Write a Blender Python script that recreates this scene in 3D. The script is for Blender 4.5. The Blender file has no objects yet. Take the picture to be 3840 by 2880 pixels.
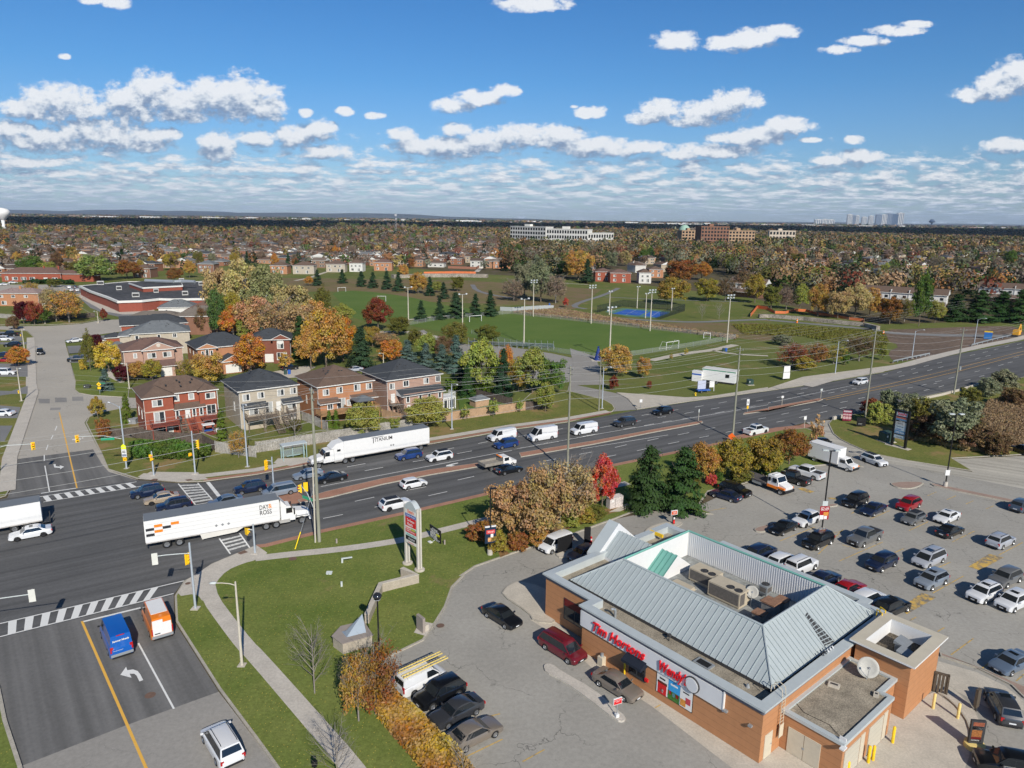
import bpy,bmesh,math,random
import numpy as np
from mathutils import Vector,Matrix
S=bpy.context.scene
COL=S.collection
R=math.radians
rnd=random.Random(7)
rng=np.random.default_rng(11)
FPX=2690.0;CX,CY=1920.0,1440.0;CAMH=41.0
ROLL=R(0.72);PITCH=math.atan(618/FPX)
_F=Vector((0,math.cos(PITCH),-math.sin(PITCH)))
_U0=Vector((0,math.sin(PITCH),math.cos(PITCH)));_R0=Vector((1,0,0))
_R=_R0*math.cos(ROLL)+_U0*math.sin(ROLL)
_U=_U0*math.cos(ROLL)-_R0*math.sin(ROLL)
CAM=Vector((0,0,CAMH))
cd=bpy.data.cameras.new('camera');cam=bpy.data.objects.new('camera',cd);COL.objects.link(cam)
cd.sensor_width=36;cd.lens=36*FPX/3840;cd.clip_start=1;cd.clip_end=80000
M=Matrix(((_R.x,_U.x,-_F.x,0),(_R.y,_U.y,-_F.y,0),(_R.z,_U.z,-_F.z,CAMH),(0,0,0,1)))
cam.matrix_world=M
S.camera=cam
SUN_EL=33.0;SH_AZ=-19.5
sd=bpy.data.lights.new('sun','SUN');sd.energy=4.3;sd.angle=R(0.55);sd.color=(1.0,0.93,0.82)
sun=bpy.data.objects.new('sun',sd);COL.objects.link(sun)
_ts=Vector((-math.sin(R(SH_AZ))*math.cos(R(SUN_EL)),-math.cos(R(SH_AZ))*math.cos(R(SUN_EL)),math.sin(R(SUN_EL))))
sun.rotation_euler=_ts.to_track_quat('Z','Y').to_euler()
S.view_settings.view_transform='Standard';S.view_settings.look='None'
S.view_settings.exposure=0.25;S.view_settings.gamma=1.0
try:S.view_settings.use_curve_mapping=False
except Exception:pass
S.render.resolution_x=1024;S.render.resolution_y=768
S.render.engine='CYCLES'
S.cycles.max_bounces=5;S.cycles.diffuse_bounces=2;S.cycles.glossy_bounces=2
S.cycles.transmission_bounces=3;S.cycles.transparent_max_bounces=6;S.cycles.volume_bounces=0
S.cycles.sample_clamp_indirect=4
def ray(x,y):
 return _F+_R*((x-CX)/FPX)+_U*((CY-y)/FPX)
def G(x,y,z=0.0):
 d=ray(x,y);t=(z-CAMH)/d.z
 p=CAM+d*t;return Vector((p.x,p.y,z))
def T(c,r,x,y):return(c*960+x/2.304167,r*720+y/2.304167)
def g(c,r,x,y,z=0.0):return G(*T(c,r,x,y),z)
def gd(x,y,z=0.0):return G(x*1.736,y*1.736,z)
def pix(p):
 v=Vector(p)-CAM;w=v.dot(_F)
 return(CX+FPX*v.dot(_R)/w,CY-FPX*v.dot(_U)/w)
def hA_(base,topy):
 lo,hi=0.0,80.0
 for _ in range(50):
  m=(lo+hi)/2
  if pix((base.x,base.y,m))[1]>topy:lo=m
  else:hi=m
 return lo
def tR_(s,z=0.0):
 """'02 12,34 56,78 | 12 ...' : zoom tile (column,row) then points, returned on the plane z"""
 out=[];c=r=0;dd=False
 for tok in s.split():
  if tok=='|':continue
  if ',' in tok:
   x,y=map(float,tok.split(','))
   p=gd(x,y,z)if dd else g(c,r,x,y,z)
   out.append((p.x,p.y))
  elif tok=='D':dd=True
  else:c,r,dd=int(tok[0]),int(tok[1]),False
 return out
def chaikin(p,n=1,closed=True):
 for _ in range(n):
  q=[]
  m=len(p)
  for i in range(m if closed else m-1):
   a,b=p[i],p[(i+1)%m]
   q+=[(a[0]*.75+b[0]*.25,a[1]*.75+b[1]*.25),(a[0]*.25+b[0]*.75,a[1]*.25+b[1]*.75)]
  if not closed:q=[p[0]]+q+[p[-1]]
  p=q
 return p
def area(p):
 return .5*sum(p[i][0]*p[(i+1)%len(p)][1]-p[(i+1)%len(p)][0]*p[i][1]for i in range(len(p)))
def ccw(p):return p if area(p)>0 else p[::-1]
def inset(p,d):
 p=ccw(p);n=len(p);out=[]
 for i in range(n):
  a,b,c=Vector(p[i-1]),Vector(p[i]),Vector(p[(i+1)%n])
  e1=(b-a).normalized();e2=(c-b).normalized()
  n1=Vector((-e1.y,e1.x));n2=Vector((-e2.y,e2.x))
  m=n1+n2
  if m.length<.3:m=n1
  m=m.normalized();k=min(2.0,1/max(.4,m.dot(n1)))
  q=b+m*d*k;out.append((q.x,q.y))
 return out
def inside(p,x,y):
 c=False;n=len(p);j=n-1
 for i in range(n):
  if(p[i][1]>y)!=(p[j][1]>y)and x<(p[j][0]-p[i][0])*(y-p[i][1])/(p[j][1]-p[i][1])+p[i][0]:c=not c
  j=i
 return c
class MB:
 def __init__(s):s.v=[];s.f=[];s.m=[]
 def add(s,vs,fs,m=0):
  o=len(s.v);s.v+=[tuple(v)for v in vs];s.f+=[tuple(i+o for i in f)for f in fs];s.m+=[m]*len(fs);return s
 def box(s,x0,y0,z0,x1,y1,z1,m=0):
  return s.add([(x0,y0,z0),(x1,y0,z0),(x1,y1,z0),(x0,y1,z0),(x0,y0,z1),(x1,y0,z1),(x1,y1,z1),(x0,y1,z1)],[(0,3,2,1),(4,5,6,7),(0,1,5,4),(1,2,6,5),(2,3,7,6),(3,0,4,7)],m)
 def cbox(s,c,sz,rz=0,m=0):
  o=len(s.v);s.box(-sz[0]/2,-sz[1]/2,-sz[2]/2,sz[0]/2,sz[1]/2,sz[2]/2,m)
  ca,sa=math.cos(rz),math.sin(rz)
  for i in range(o,len(s.v)):
   x,y,z=s.v[i];s.v[i]=(c[0]+x*ca-y*sa,c[1]+x*sa+y*ca,c[2]+z)
  return s
 def prism(s,p,z0,z1,m=0,top=None,bottom=True,cap=True):
  p=ccw(p);n=len(p)
  s.add([(x,y,z0)for x,y in p]+[(x,y,z1)for x,y in p],[(i,(i+1)%n,(i+1)%n+n,i+n)for i in range(n)],m)
  o=len(s.v)-2*n
  if cap:s.f.append(tuple(range(o+n,o+2*n)));s.m.append(m if top is None else top)
  if bottom:s.f.append(tuple(range(o+n-1,o-1,-1)));s.m.append(m)
  return s
 def flat(s,p,z,m=0):
  p=ccw(p);return s.add([(x,y,z)for x,y in p],[tuple(range(len(p)))],m)
 def quad(s,a,b,c,d,m=0):return s.add([a,b,c,d],[(0,1,2,3)],m)
 def tube(s,a,b,r0,r1=None,n=8,m=0,caps=True):
  r1=r0 if r1 is None else r1
  a,b=Vector(a),Vector(b);d=(b-a).normalized()
  u=d.orthogonal().normalized();w=d.cross(u)
  vs=[]
  for c,r in((a,r0),(b,r1)):
   for i in range(n):
    t=2*math.pi*i/n;vs.append(c+u*math.cos(t)*r+w*math.sin(t)*r)
  fs=[(i,(i+1)%n,(i+1)%n+n,i+n)for i in range(n)]
  if caps:fs+=[tuple(range(n-1,-1,-1)),tuple(range(n,2*n))]
  return s.add(vs,fs,m)
 def path(s,pts,r,n=6,m=0):
  for a,b in zip(pts[:-1],pts[1:]):s.tube(a,b,r,r,n,m)
  return s
 def lathe(s,prof,n=16,c=(0,0,0),axis='z',m=0):
  vs=[]
  for r,z in prof:
   for i in range(n):
    t=2*math.pi*i/n;x,y=r*math.cos(t),r*math.sin(t)
    vs.append((c[0]+x,c[1]+y,c[2]+z)if axis=='z' else(c[0]+x,c[1]+z,c[2]+y))
  fs=[]
  for k in range(len(prof)-1):
   for i in range(n):
    q=(k*n+i,k*n+(i+1)%n,(k+1)*n+(i+1)%n,(k+1)*n+i);fs.append(q if axis=='z' else q[::-1])
  return s.add(vs,fs,m)
 def mesh(s,name,mats,smooth=False):
  me=bpy.data.meshes.new(name);me.from_pydata(s.v,[],s.f)
  mats=mats if isinstance(mats,(list,tuple))else[mats]
  for m in mats:me.materials.append(m)
  if any(s.m):me.polygons.foreach_set('material_index',s.m)
  if smooth:me.polygons.foreach_set('use_smooth',[True]*len(s.f))
  me.update();return me
 def build(s,name,mats,parent=None,smooth=False,loc=None,rz=0,label=None):
  return link(s.mesh(name,mats,smooth),name,parent,loc,rz,label)
def link(me,name,parent=None,loc=None,rz=0,label=None):
 o=bpy.data.objects.new(name,me);COL.objects.link(o)
 if parent is not None:o.parent=parent
 if loc is not None:o.location=loc
 if rz:o.rotation_euler=(0,0,rz)
 if label:o['label']=label
 return o
def tag(o,label,cat,group=None,kind=None):
 o['label']=label;o['category']=cat
 if group:o['group']=group
 if kind:o['kind']=kind
 return o
def thing(name,label,cat,loc=(0,0,0),rz=0,group=None):
 o=bpy.data.objects.new(name,None);COL.objects.link(o)
 o.location=loc;o.rotation_euler=(0,0,rz);o.empty_display_size=.3
 return tag(o,label,cat,group)
def struct(name,mb,mats,smooth=False):
 o=mb.build(name,mats,None,smooth);o['kind']='structure';return o
def copy_tree(o,parent=None,color=None,kids=None):
 c=o.copy();COL.objects.link(c);c.parent=parent
 if color is not None:c.color=color
 for ch in o.children:copy_tree(ch,c,color)
 return c
def paint_tree(o,color):
 o.color=color
 for ch in o.children:paint_tree(ch,color)
def nodes(name):
 m=bpy.data.materials.new(name);m.use_nodes=True;nt=m.node_tree
 return m,nt,nt.nodes,nt.links,nt.nodes['Principled BSDF']
def N(ns,t,**kw):
 n=ns.new(t)
 for k,v in kw.items():
  if k.startswith('i_'):
   key=k[2:];key=int(key)if key.isdigit()else key.replace('_',' ')
   n.inputs[key].default_value=v
  else:setattr(n,k,v)
 return n
def c4(c):return(c[0],c[1],c[2],1.0)
def ramp(ns,stops):
 r=ns.new('ShaderNodeValToRGB');e=r.color_ramp.elements
 while len(e)<len(stops):e.new(0.5)
 for i,(p,c)in enumerate(stops):
  e[i].position=p;e[i].color=c4(c)if hasattr(c,'__len__')else(c,c,c,1)
 return r
MATS={}
def mat(name,col,rough=.8,var=.12,scale=2.0,metal=0,world=False,spec=.3,stretch=None,coat=0,scale2=None):
 """plain surface whose colour wanders a little with noise"""
 if name in MATS:return MATS[name]
 m,nt,ns,ls,b=nodes(name);MATS[name]=m
 b.inputs['Roughness'].default_value=rough;b.inputs['Metallic'].default_value=metal
 b.inputs['Specular IOR Level'].default_value=spec
 if coat:b.inputs['Coat Weight'].default_value=coat
 if var<=0:
  b.inputs['Base Color'].default_value=c4(col);return m
 if world:
  src=N(ns,'ShaderNodeNewGeometry').outputs['Position']
 else:
  src=N(ns,'ShaderNodeTexCoord').outputs['Object']
 if stretch:
  mp=N(ns,'ShaderNodeMapping');mp.inputs['Scale'].default_value=stretch;ls.new(src,mp.inputs[0]);src=mp.outputs[0]
 n1=N(ns,'ShaderNodeTexNoise',i_Scale=scale,i_Detail=5,i_Roughness=.65);ls.new(src,n1.inputs['Vector'])
 r=ramp(ns,[(.3,[max(0,x*(1-var))for x in col]),(.7,[min(1,x*(1+var))for x in col])])
 ls.new(n1.outputs['Fac'],r.inputs[0]);out=r.outputs[0]
 if scale2:
  n2=N(ns,'ShaderNodeTexNoise',i_Scale=scale2,i_Detail=3,i_Roughness=.6);ls.new(src,n2.inputs['Vector'])
  r2=ramp(ns,[(.35,1-var*1.3),(.65,1+var*.6)]);ls.new(n2.outputs['Fac'],r2.inputs[0])
  mx=N(ns,'ShaderNodeMix',data_type='RGBA',blend_type='MULTIPLY');mx.inputs[0].default_value=1
  ls.new(out,mx.inputs[6]);ls.new(r2.outputs[0],mx.inputs[7]);out=mx.outputs[2]
 ls.new(out,b.inputs['Base Color'])
 return m
def mixrgb(ns,ls,f,a,b,mode='MIX'):
 mx=N(ns,'ShaderNodeMix',data_type='RGBA',blend_type=mode)
 for s_,v in((0,f),(6,a),(7,b)):
  if hasattr(v,'is_output')or hasattr(v,'links'):ls.new(v,mx.inputs[s_])
  else:mx.inputs[s_].default_value=v if s_==0 else c4(v)
 return mx.outputs[2]
def aP_(name,base,ang=None,crack=0,patch=.15,stain=0,seam=0,crackcol=(.02,.02,.022),cell=.13):
 m,nt,ns,ls,b=nodes(name)
 b.inputs['Roughness'].default_value=.85;b.inputs['Specular IOR Level'].default_value=.25
 pos=N(ns,'ShaderNodeNewGeometry').outputs['Position']
 n1=N(ns,'ShaderNodeTexNoise',i_Scale=.07,i_Detail=6,i_Roughness=.6);ls.new(pos,n1.inputs['Vector'])
 r=ramp(ns,[(.3,[x*(1-patch)for x in base]),(.7,[x*(1+patch)for x in base])]);ls.new(n1.outputs[0],r.inputs[0])
 out=r.outputs[0]
 n2=N(ns,'ShaderNodeTexNoise',i_Scale=2.5,i_Detail=5,i_Roughness=.75);ls.new(pos,n2.inputs['Vector'])
 r2=ramp(ns,[(.3,.86),(.7,1.12)]);ls.new(n2.outputs[0],r2.inputs[0]);out=mixrgb(ns,ls,1.0,out,r2.outputs[0],'MULTIPLY')
 if ang is not None:
  mp=N(ns,'ShaderNodeMapping');mp.inputs['Rotation'].default_value=(0,0,-R(ang));ls.new(pos,mp.inputs[0])
  mp2=N(ns,'ShaderNodeMapping');mp2.inputs['Scale'].default_value=(.012,.75,1);ls.new(mp.outputs[0],mp2.inputs[0])
  n3=N(ns,'ShaderNodeTexNoise',i_Scale=1.0,i_Detail=3,i_Roughness=.55);ls.new(mp2.outputs[0],n3.inputs['Vector'])
  r3=ramp(ns,[(.33,.78),(.67,1.22)]);ls.new(n3.outputs[0],r3.inputs[0]);out=mixrgb(ns,ls,1.0,out,r3.outputs[0],'MULTIPLY')
 if crack:
  nw=N(ns,'ShaderNodeTexNoise',i_Scale=.35,i_Detail=4,i_Roughness=.6);ls.new(pos,nw.inputs['Vector'])
  vm=N(ns,'ShaderNodeVectorMath',operation='MULTIPLY_ADD');ls.new(nw.outputs['Color'],vm.inputs[0]);vm.inputs[1].default_value=(5,5,0);ls.new(pos,vm.inputs[2])
  fl=N(ns,'ShaderNodeVectorMath',operation='MULTIPLY');ls.new(vm.outputs[0],fl.inputs[0]);fl.inputs[1].default_value=(1,1,0)
  vo=N(ns,'ShaderNodeTexVoronoi',feature='DISTANCE_TO_EDGE',voronoi_dimensions='2D',i_Scale=cell);ls.new(fl.outputs[0],vo.inputs['Vector'])
  nm=N(ns,'ShaderNodeTexNoise',i_Scale=.16,i_Detail=2);ls.new(pos,nm.inputs['Vector'])
  rc=ramp(ns,[(0,1),(.006,0)]);ls.new(vo.outputs[0],rc.inputs[0])
  rm=ramp(ns,[(.42,0),(.55,1)]);ls.new(nm.outputs[0],rm.inputs[0])
  mu=N(ns,'ShaderNodeMath',operation='MULTIPLY');ls.new(rc.outputs[0],mu.inputs[0]);ls.new(rm.outputs[0],mu.inputs[1])
  mk=N(ns,'ShaderNodeMath',operation='MULTIPLY',i_1=crack);ls.new(mu.outputs[0],mk.inputs[0])
  out=mixrgb(ns,ls,mk.outputs[0],out,crackcol)
 if stain:
  ns_=N(ns,'ShaderNodeTexNoise',i_Scale=.55,i_Detail=7,i_Roughness=.7);ls.new(pos,ns_.inputs['Vector'])
  rs=ramp(ns,[(.62,0),(.72,stain)]);ls.new(ns_.outputs[0],rs.inputs[0]);out=mixrgb(ns,ls,rs.outputs[0],out,[x*.35 for x in base])
 ls.new(out,b.inputs['Base Color'])
 bp=N(ns,'ShaderNodeBump',i_Strength=.25,i_Distance=.02);ls.new(n2.outputs[0],bp.inputs['Height']);ls.new(bp.outputs[0],b.inputs['Normal'])
 return m
def grass(name,a,b2,bare=(.16,.11,.06),bare_t=.66,leaf=None,sc=.12):
 m,nt,ns,ls,b=nodes(name)
 b.inputs['Roughness'].default_value=.95;b.inputs['Specular IOR Level'].default_value=.1
 pos=N(ns,'ShaderNodeNewGeometry').outputs['Position']
 n1=N(ns,'ShaderNodeTexNoise',i_Scale=sc,i_Detail=8,i_Roughness=.65);ls.new(pos,n1.inputs['Vector'])
 r=ramp(ns,[(.32,a),(.66,b2)]);ls.new(n1.outputs[0],r.inputs[0])
 n2=N(ns,'ShaderNodeTexNoise',i_Scale=3.5,i_Detail=6,i_Roughness=.8);ls.new(pos,n2.inputs['Vector'])
 r2=ramp(ns,[(.28,.6),(.72,1.35)]);ls.new(n2.outputs[0],r2.inputs[0]);out=mixrgb(ns,ls,1.0,r.outputs[0],r2.outputs[0],'MULTIPLY')
 n3=N(ns,'ShaderNodeTexNoise',i_Scale=.09,i_Detail=7,i_Roughness=.7);ls.new(pos,n3.inputs['Vector'])
 r3=ramp(ns,[(bare_t,0),(bare_t+.08,.8)]);ls.new(n3.outputs[0],r3.inputs[0]);out=mixrgb(ns,ls,r3.outputs[0],out,bare)
 if leaf:
  vo=N(ns,'ShaderNodeTexVoronoi',voronoi_dimensions='2D',i_Scale=2.6);ls.new(pos,vo.inputs['Vector'])
  rl=ramp(ns,[(.07,1),(.10,0)]);ls.new(vo.outputs['Distance'],rl.inputs[0])
  sp=N(ns,'ShaderNodeSeparateColor');ls.new(vo.outputs['Color'],sp.inputs[0])
  gt=N(ns,'ShaderNodeMath',operation='GREATER_THAN',i_1=.72);ls.new(sp.outputs[0],gt.inputs[0])
  mu=N(ns,'ShaderNodeMath',operation='MULTIPLY');ls.new(rl.outputs[0],mu.inputs[0]);ls.new(gt.outputs[0],mu.inputs[1])
  out=mixrgb(ns,ls,mu.outputs[0],out,leaf)
 ls.new(out,b.inputs['Base Color'])
 bp=N(ns,'ShaderNodeBump',i_Strength=.5,i_Distance=.06);ls.new(n2.outputs[0],bp.inputs['Height']);ls.new(bp.outputs[0],b.inputs['Normal'])
 return m
def worn(name,col,under,amt=.5,scale=5):
 """road paint with the asphalt showing through where it has worn off"""
 m,nt,ns,ls,b=nodes(name);b.inputs['Roughness'].default_value=.7
 pos=N(ns,'ShaderNodeNewGeometry').outputs['Position']
 n=N(ns,'ShaderNodeTexNoise',i_Scale=scale,i_Detail=8,i_Roughness=.75);ls.new(pos,n.inputs['Vector'])
 r=ramp(ns,[(amt-.06,0),(amt+.06,1)]);ls.new(n.outputs[0],r.inputs[0])
 ls.new(mixrgb(ns,ls,r.outputs[0],col,under),b.inputs['Base Color']);return m
def objcol(name,rough=.35,coat=0.,metal=0.,spec=.5,var=0.0,scale=4):
 m,nt,ns,ls,b=nodes(name);MATS[name]=m
 oi=N(ns,'ShaderNodeObjectInfo');out=oi.outputs['Color']
 if var:
  tc=N(ns,'ShaderNodeTexCoord');n=N(ns,'ShaderNodeTexNoise',i_Scale=scale,i_Detail=5,i_Roughness=.7);ls.new(tc.outputs['Object'],n.inputs['Vector'])
  r=ramp(ns,[(.3,1-var),(.7,1+var)]);ls.new(n.outputs[0],r.inputs[0]);out=mixrgb(ns,ls,1.0,out,r.outputs[0],'MULTIPLY')
 ls.new(out,b.inputs['Base Color'])
 b.inputs['Roughness'].default_value=rough;b.inputs['Coat Weight'].default_value=coat;b.inputs['Coat Roughness'].default_value=.06
 b.inputs['Metallic'].default_value=metal;b.inputs['Specular IOR Level'].default_value=spec
 return m
def emit(name,col,st):
 m,nt,ns,ls,b=nodes(name);b.inputs['Base Color'].default_value=c4(col)
 b.inputs['Emission Color'].default_value=c4(col);b.inputs['Emission Strength'].default_value=st;MATS[name]=m;return m
def boards(name,col,dark,scale,vertical=False,amt=.25):
 """cladding with seams every 1/scale metres (object coordinates)"""
 m,nt,ns,ls,b=nodes(name);b.inputs['Roughness'].default_value=.7;MATS[name]=m
 tc=N(ns,'ShaderNodeTexCoord');sx=N(ns,'ShaderNodeSeparateXYZ');ls.new(tc.outputs['Object'],sx.inputs[0])
 mu=N(ns,'ShaderNodeMath',operation='MULTIPLY',i_1=scale)
 if vertical:
  ad=N(ns,'ShaderNodeMath',operation='ADD');ls.new(sx.outputs[0],ad.inputs[0]);ls.new(sx.outputs[1],ad.inputs[1]);ls.new(ad.outputs[0],mu.inputs[0])
 else:ls.new(sx.outputs[2],mu.inputs[0])
 fr=N(ns,'ShaderNodeMath',operation='FRACT');ls.new(mu.outputs[0],fr.inputs[0])
 rr=ramp(ns,[(0,1),(.10,0)]);ls.new(fr.outputs[0],rr.inputs[0])
 n=N(ns,'ShaderNodeTexNoise',i_Scale=1.6,i_Detail=5,i_Roughness=.65);ls.new(tc.outputs['Object'],n.inputs['Vector'])
 rn=ramp(ns,[(.3,1-amt*.5),(.7,1+amt*.4)]);ls.new(n.outputs[0],rn.inputs[0])
 c=mixrgb(ns,ls,rr.outputs[0],col,dark);c=mixrgb(ns,ls,1.0,c,rn.outputs[0],'MULTIPLY')
 ls.new(c,b.inputs['Base Color']);return m
W=bpy.data.worlds.new('World');S.world=W;W.use_nodes=True
wn=W.node_tree.nodes;wl=W.node_tree.links;bg=wn['Background'];bg.inputs[1].default_value=1.0
sky=wn.new('ShaderNodeTexSky');sky.sky_type='NISHITA';sky.sun_disc=False
sky.sun_elevation=R(SUN_EL);sky.sun_rotation=R(180+SH_AZ);sky.altitude=200;sky.air_density=1.0;sky.dust_density=.4;sky.ozone_density=2.5
SKY_ST=.075
CL=[(130,222,90,36),(60,235,60,22),(180,238,60,18),(285,222,62,38),(330,200,60,40),(390,226,75,34),(455,210,70,38),(520,212,70,44),(575,225,38,38),(90,300,105,26),(210,285,110,30),(290,300,75,26),(20,285,70,24),(470,318,42,32),(560,300,50,16),(640,295,52,22),(690,280,38,22),(710,328,55,14),(60,352,80,10),(350,290,38,15),(980,228,42,15),(1035,212,52,15),(1090,196,34,12),(870,290,30,14),(985,282,36,14),(900,318,60,16),(980,318,75,22),(1060,305,70,24),(1140,292,72,22),(1200,295,70,25),(1290,318,100,20),(1380,318,62,13),(1275,243,34,12),(1395,255,42,12),(1425,235,44,20),(1500,262,52,13),(1540,240,70,22),(1590,215,52,20),(1600,300,62,14),(1650,292,62,20),(1700,272,52,20),(1540,325,92,15),(1470,335,42,9),(1460,88,48,17),(1575,95,50,15),(1630,82,54,18),(1690,68,36,13),(1815,108,34,9),(1870,88,46,10),(1935,66,50,10),(1980,52,32,7),(1155,8,72,15),(2100,205,44,14),(2150,190,52,24),(2200,165,56,34),(2180,315,58,16),(1800,348,44,10),(1860,338,52,13),(1750,302,22,6),(1845,302,22,8),(745,240,18,9),(810,250,22,7),(660,245,14,9),(140,122,12,6),(250,5,30,12),(200,0,26,8),(1240,230,10,4)]
def M_(op,a,b=None,c=None,ns=None,ls=None,clamp=False):
 n=ns.new('ShaderNodeMath');n.operation=op;n.use_clamp=clamp
 for i,v in enumerate((a,b,c)):
  if v is None:continue
  if isinstance(v,(int,float)):n.inputs[i].default_value=v
  else:ls.new(v,n.inputs[i])
 return n.outputs[0]
def V_(op,a,b=None,c=None,ns=None,ls=None,out=0):
 n=ns.new('ShaderNodeVectorMath');n.operation=op
 for i,v in enumerate((a,b,c)):
  if v is None:continue
  if isinstance(v,(tuple,list)):n.inputs[i].default_value=v
  else:ls.new(v,n.inputs[i])
 return n.outputs['Value']if out else n.outputs[0]
def cloud_group(name,cls):
 grp=bpy.data.node_groups.new(name,'ShaderNodeTree')
 grp.interface.new_socket('P',in_out='INPUT',socket_type='NodeSocketVector')
 grp.interface.new_socket('D',in_out='OUTPUT',socket_type='NodeSocketFloat')
 gn=grp.nodes;gl=grp.links
 A=dict(ns=gn,ls=gl)
 gi=gn.new('NodeGroupInput');go=gn.new('NodeGroupOutput');P0=gi.outputs[0]
 nz=N(gn,'ShaderNodeTexNoise',noise_dimensions='2D',i_Scale=48,i_Detail=9,i_Roughness=.64)
 gl.new(V_('MULTIPLY',P0,(1,1.6,1),**A),nz.inputs['Vector'])
 mn=None
 for(x,y,rx,ry)in cls:
  d=ray(x*1.736,y*1.736);u,v=d.x/d.y,d.z/d.y;a,b_=1549*.98/rx,1549*.98/ry
  q=V_('MULTIPLY_ADD',P0,(a,b_,0),(-u*a,-v*b_,0),**A);e=V_('DOT_PRODUCT',q,q,out=1,**A)
  mn=e if mn is None else M_('MINIMUM',mn,e,**A)
 E_=M_('MAXIMUM',M_('SUBTRACT',1.0,mn,**A),-1.5,**A)
 nf=M_('MULTIPLY_ADD',nz.outputs[0],7.0,-3.5,**A)
 den1=M_('ADD',M_('MULTIPLY_ADD',E_,2.3,.35,**A),nf,**A)
 sx=gn.new('ShaderNodeSeparateXYZ');gl.new(P0,sx.inputs[0])
 v=M_('MAXIMUM',sx.outputs[1],.004,**A)
 bx=M_('MULTIPLY',sx.outputs[0],27,**A);by=M_('MULTIPLY',M_('LOGARITHM',v,math.e,**A),7.0,**A)
 cb=gn.new('ShaderNodeCombineXYZ');gl.new(bx,cb.inputs[0]);gl.new(by,cb.inputs[1])
 nb=N(gn,'ShaderNodeTexNoise',noise_dimensions='2D',i_Scale=1.0,i_Detail=7,i_Roughness=.62);gl.new(cb.outputs[0],nb.inputs['Vector'])
 tr=gn.new('ShaderNodeValToRGB');el=tr.color_ramp.elements
 for i,(p_,c_)in enumerate([(0,.60),(.010,.50),(.03,.385),(.065,.41),(.085,.52),(.12,.80),(.2,1.0)]):
  if i>1:el.new(p_)
  el[i].position=p_;el[i].color=(c_,c_,c_,1)
 gl.new(sx.outputs[1],tr.inputs[0])
 den2=M_('MULTIPLY',M_('SUBTRACT',nb.outputs[0],tr.outputs[0],**A),8.0,**A)
 gl.new(M_('MAXIMUM',den1,den2,**A),go.inputs[0])
 return grp
tc=wn.new('ShaderNodeTexCoord');sp=wn.new('ShaderNodeSeparateXYZ');wl.new(tc.outputs['Generated'],sp.inputs[0])
m=lambda op,a,b=None,c=None,clamp=False:M_(op,a,b,c,wn,wl,clamp)
yy=m('MAXIMUM',sp.outputs[1],.08)
u=m('DIVIDE',sp.outputs[0],yy);v=m('DIVIDE',sp.outputs[2],yy)
c1=wn.new('ShaderNodeCombineXYZ');wl.new(u,c1.inputs[0]);wl.new(v,c1.inputs[1])
c2=wn.new('ShaderNodeCombineXYZ');wl.new(m('ADD',u,.004),c2.inputs[0]);wl.new(m('MULTIPLY_ADD',v,1.06,.007),c2.inputs[1])
fr=wn.new('ShaderNodeMapRange');fr.interpolation_type='SMOOTHSTEP';fr.inputs[1].default_value=-.02;fr.inputs[2].default_value=.5;wl.new(sp.outputs[2],fr.inputs[0])
tint=ramp(wn,[(0,(.66,.84,1.12)),(.3,(.42,.80,1.15)),(1,(.24,.72,1.18))]);wl.new(fr.outputs[0],tint.inputs[0])
skb=V_('MULTIPLY',sky.outputs[0],(SKY_ST,SKY_ST,SKY_ST),None,wn,wl)
skc=V_('MULTIPLY',skb,tint.outputs[0],None,wn,wl)
wl.new(skc,bg.inputs[0])
hz=wn.new('ShaderNodeMapRange');hz.inputs[1].default_value=.0;hz.inputs[2].default_value=.05;hz.inputs[3].default_value=.5;hz.inputs[4].default_value=0;wl.new(v,hz.inputs[0])
def branch(i,cls):
 grp=cloud_group('cloud_density_%d'%i,cls)
 g1=wn.new('ShaderNodeGroup');g1.node_tree=grp;wl.new(c1.outputs[0],g1.inputs[0])
 g2=wn.new('ShaderNodeGroup');g2.node_tree=grp;wl.new(c2.outputs[0],g2.inputs[0])
 al=wn.new('ShaderNodeMapRange');al.interpolation_type='SMOOTHSTEP';al.inputs[1].default_value=-.7;al.inputs[2].default_value=1.8;al.inputs[4].default_value=.95;wl.new(g1.outputs[0],al.inputs[0])
 dif=m('SUBTRACT',g1.outputs[0],g2.outputs[0])
 sh=wn.new('ShaderNodeMapRange');sh.interpolation_type='SMOOTHSTEP';sh.inputs[1].default_value=-2.6;sh.inputs[2].default_value=2.4;wl.new(dif,sh.inputs[0])
 cr=ramp(wn,[(.10,(.20,.27,.40)),(.42,(.38,.45,.56)),(.62,(.55,.60,.67)),(.95,(.74,.76,.79))]);wl.new(sh.outputs[0],cr.inputs[0])
 cc=mixrgb(wn,wl,hz.outputs[0],cr.outputs[0],(.44,.56,.70))
 b=wn.new('ShaderNodeBackground');wl.new(mixrgb(wn,wl,al.outputs[0],skc,cc),b.inputs[0]);return b.outputs[0]
def pick(fac,a,b):
 x=wn.new('ShaderNodeMixShader');wl.new(fac,x.inputs[0]);wl.new(a,x.inputs[1]);wl.new(b,x.inputs[2]);return x.outputs[0]
edges=[-9,-.36,0,.36,9];br=[]
for i in range(4):
 sub=[]
 for c in CL:
  d=ray(c[0]*1.736,c[1]*1.736);cu=d.x/d.y;ex=c[2]*2.4/1549+.02
  if cu+ex>edges[i]and cu-ex<edges[i+1]:sub.append(c)
 br.append(branch(i,sub))
gt=lambda t:m('GREATER_THAN',u,t)
front=m('MULTIPLY',m('GREATER_THAN',sp.outputs[1],.35),m('MULTIPLY',m('LESS_THAN',v,.36),m('GREATER_THAN',v,-.002)))
allc=pick(gt(0.0),pick(gt(-.36),br[0],br[1]),pick(gt(.36),br[2],br[3]))
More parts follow.
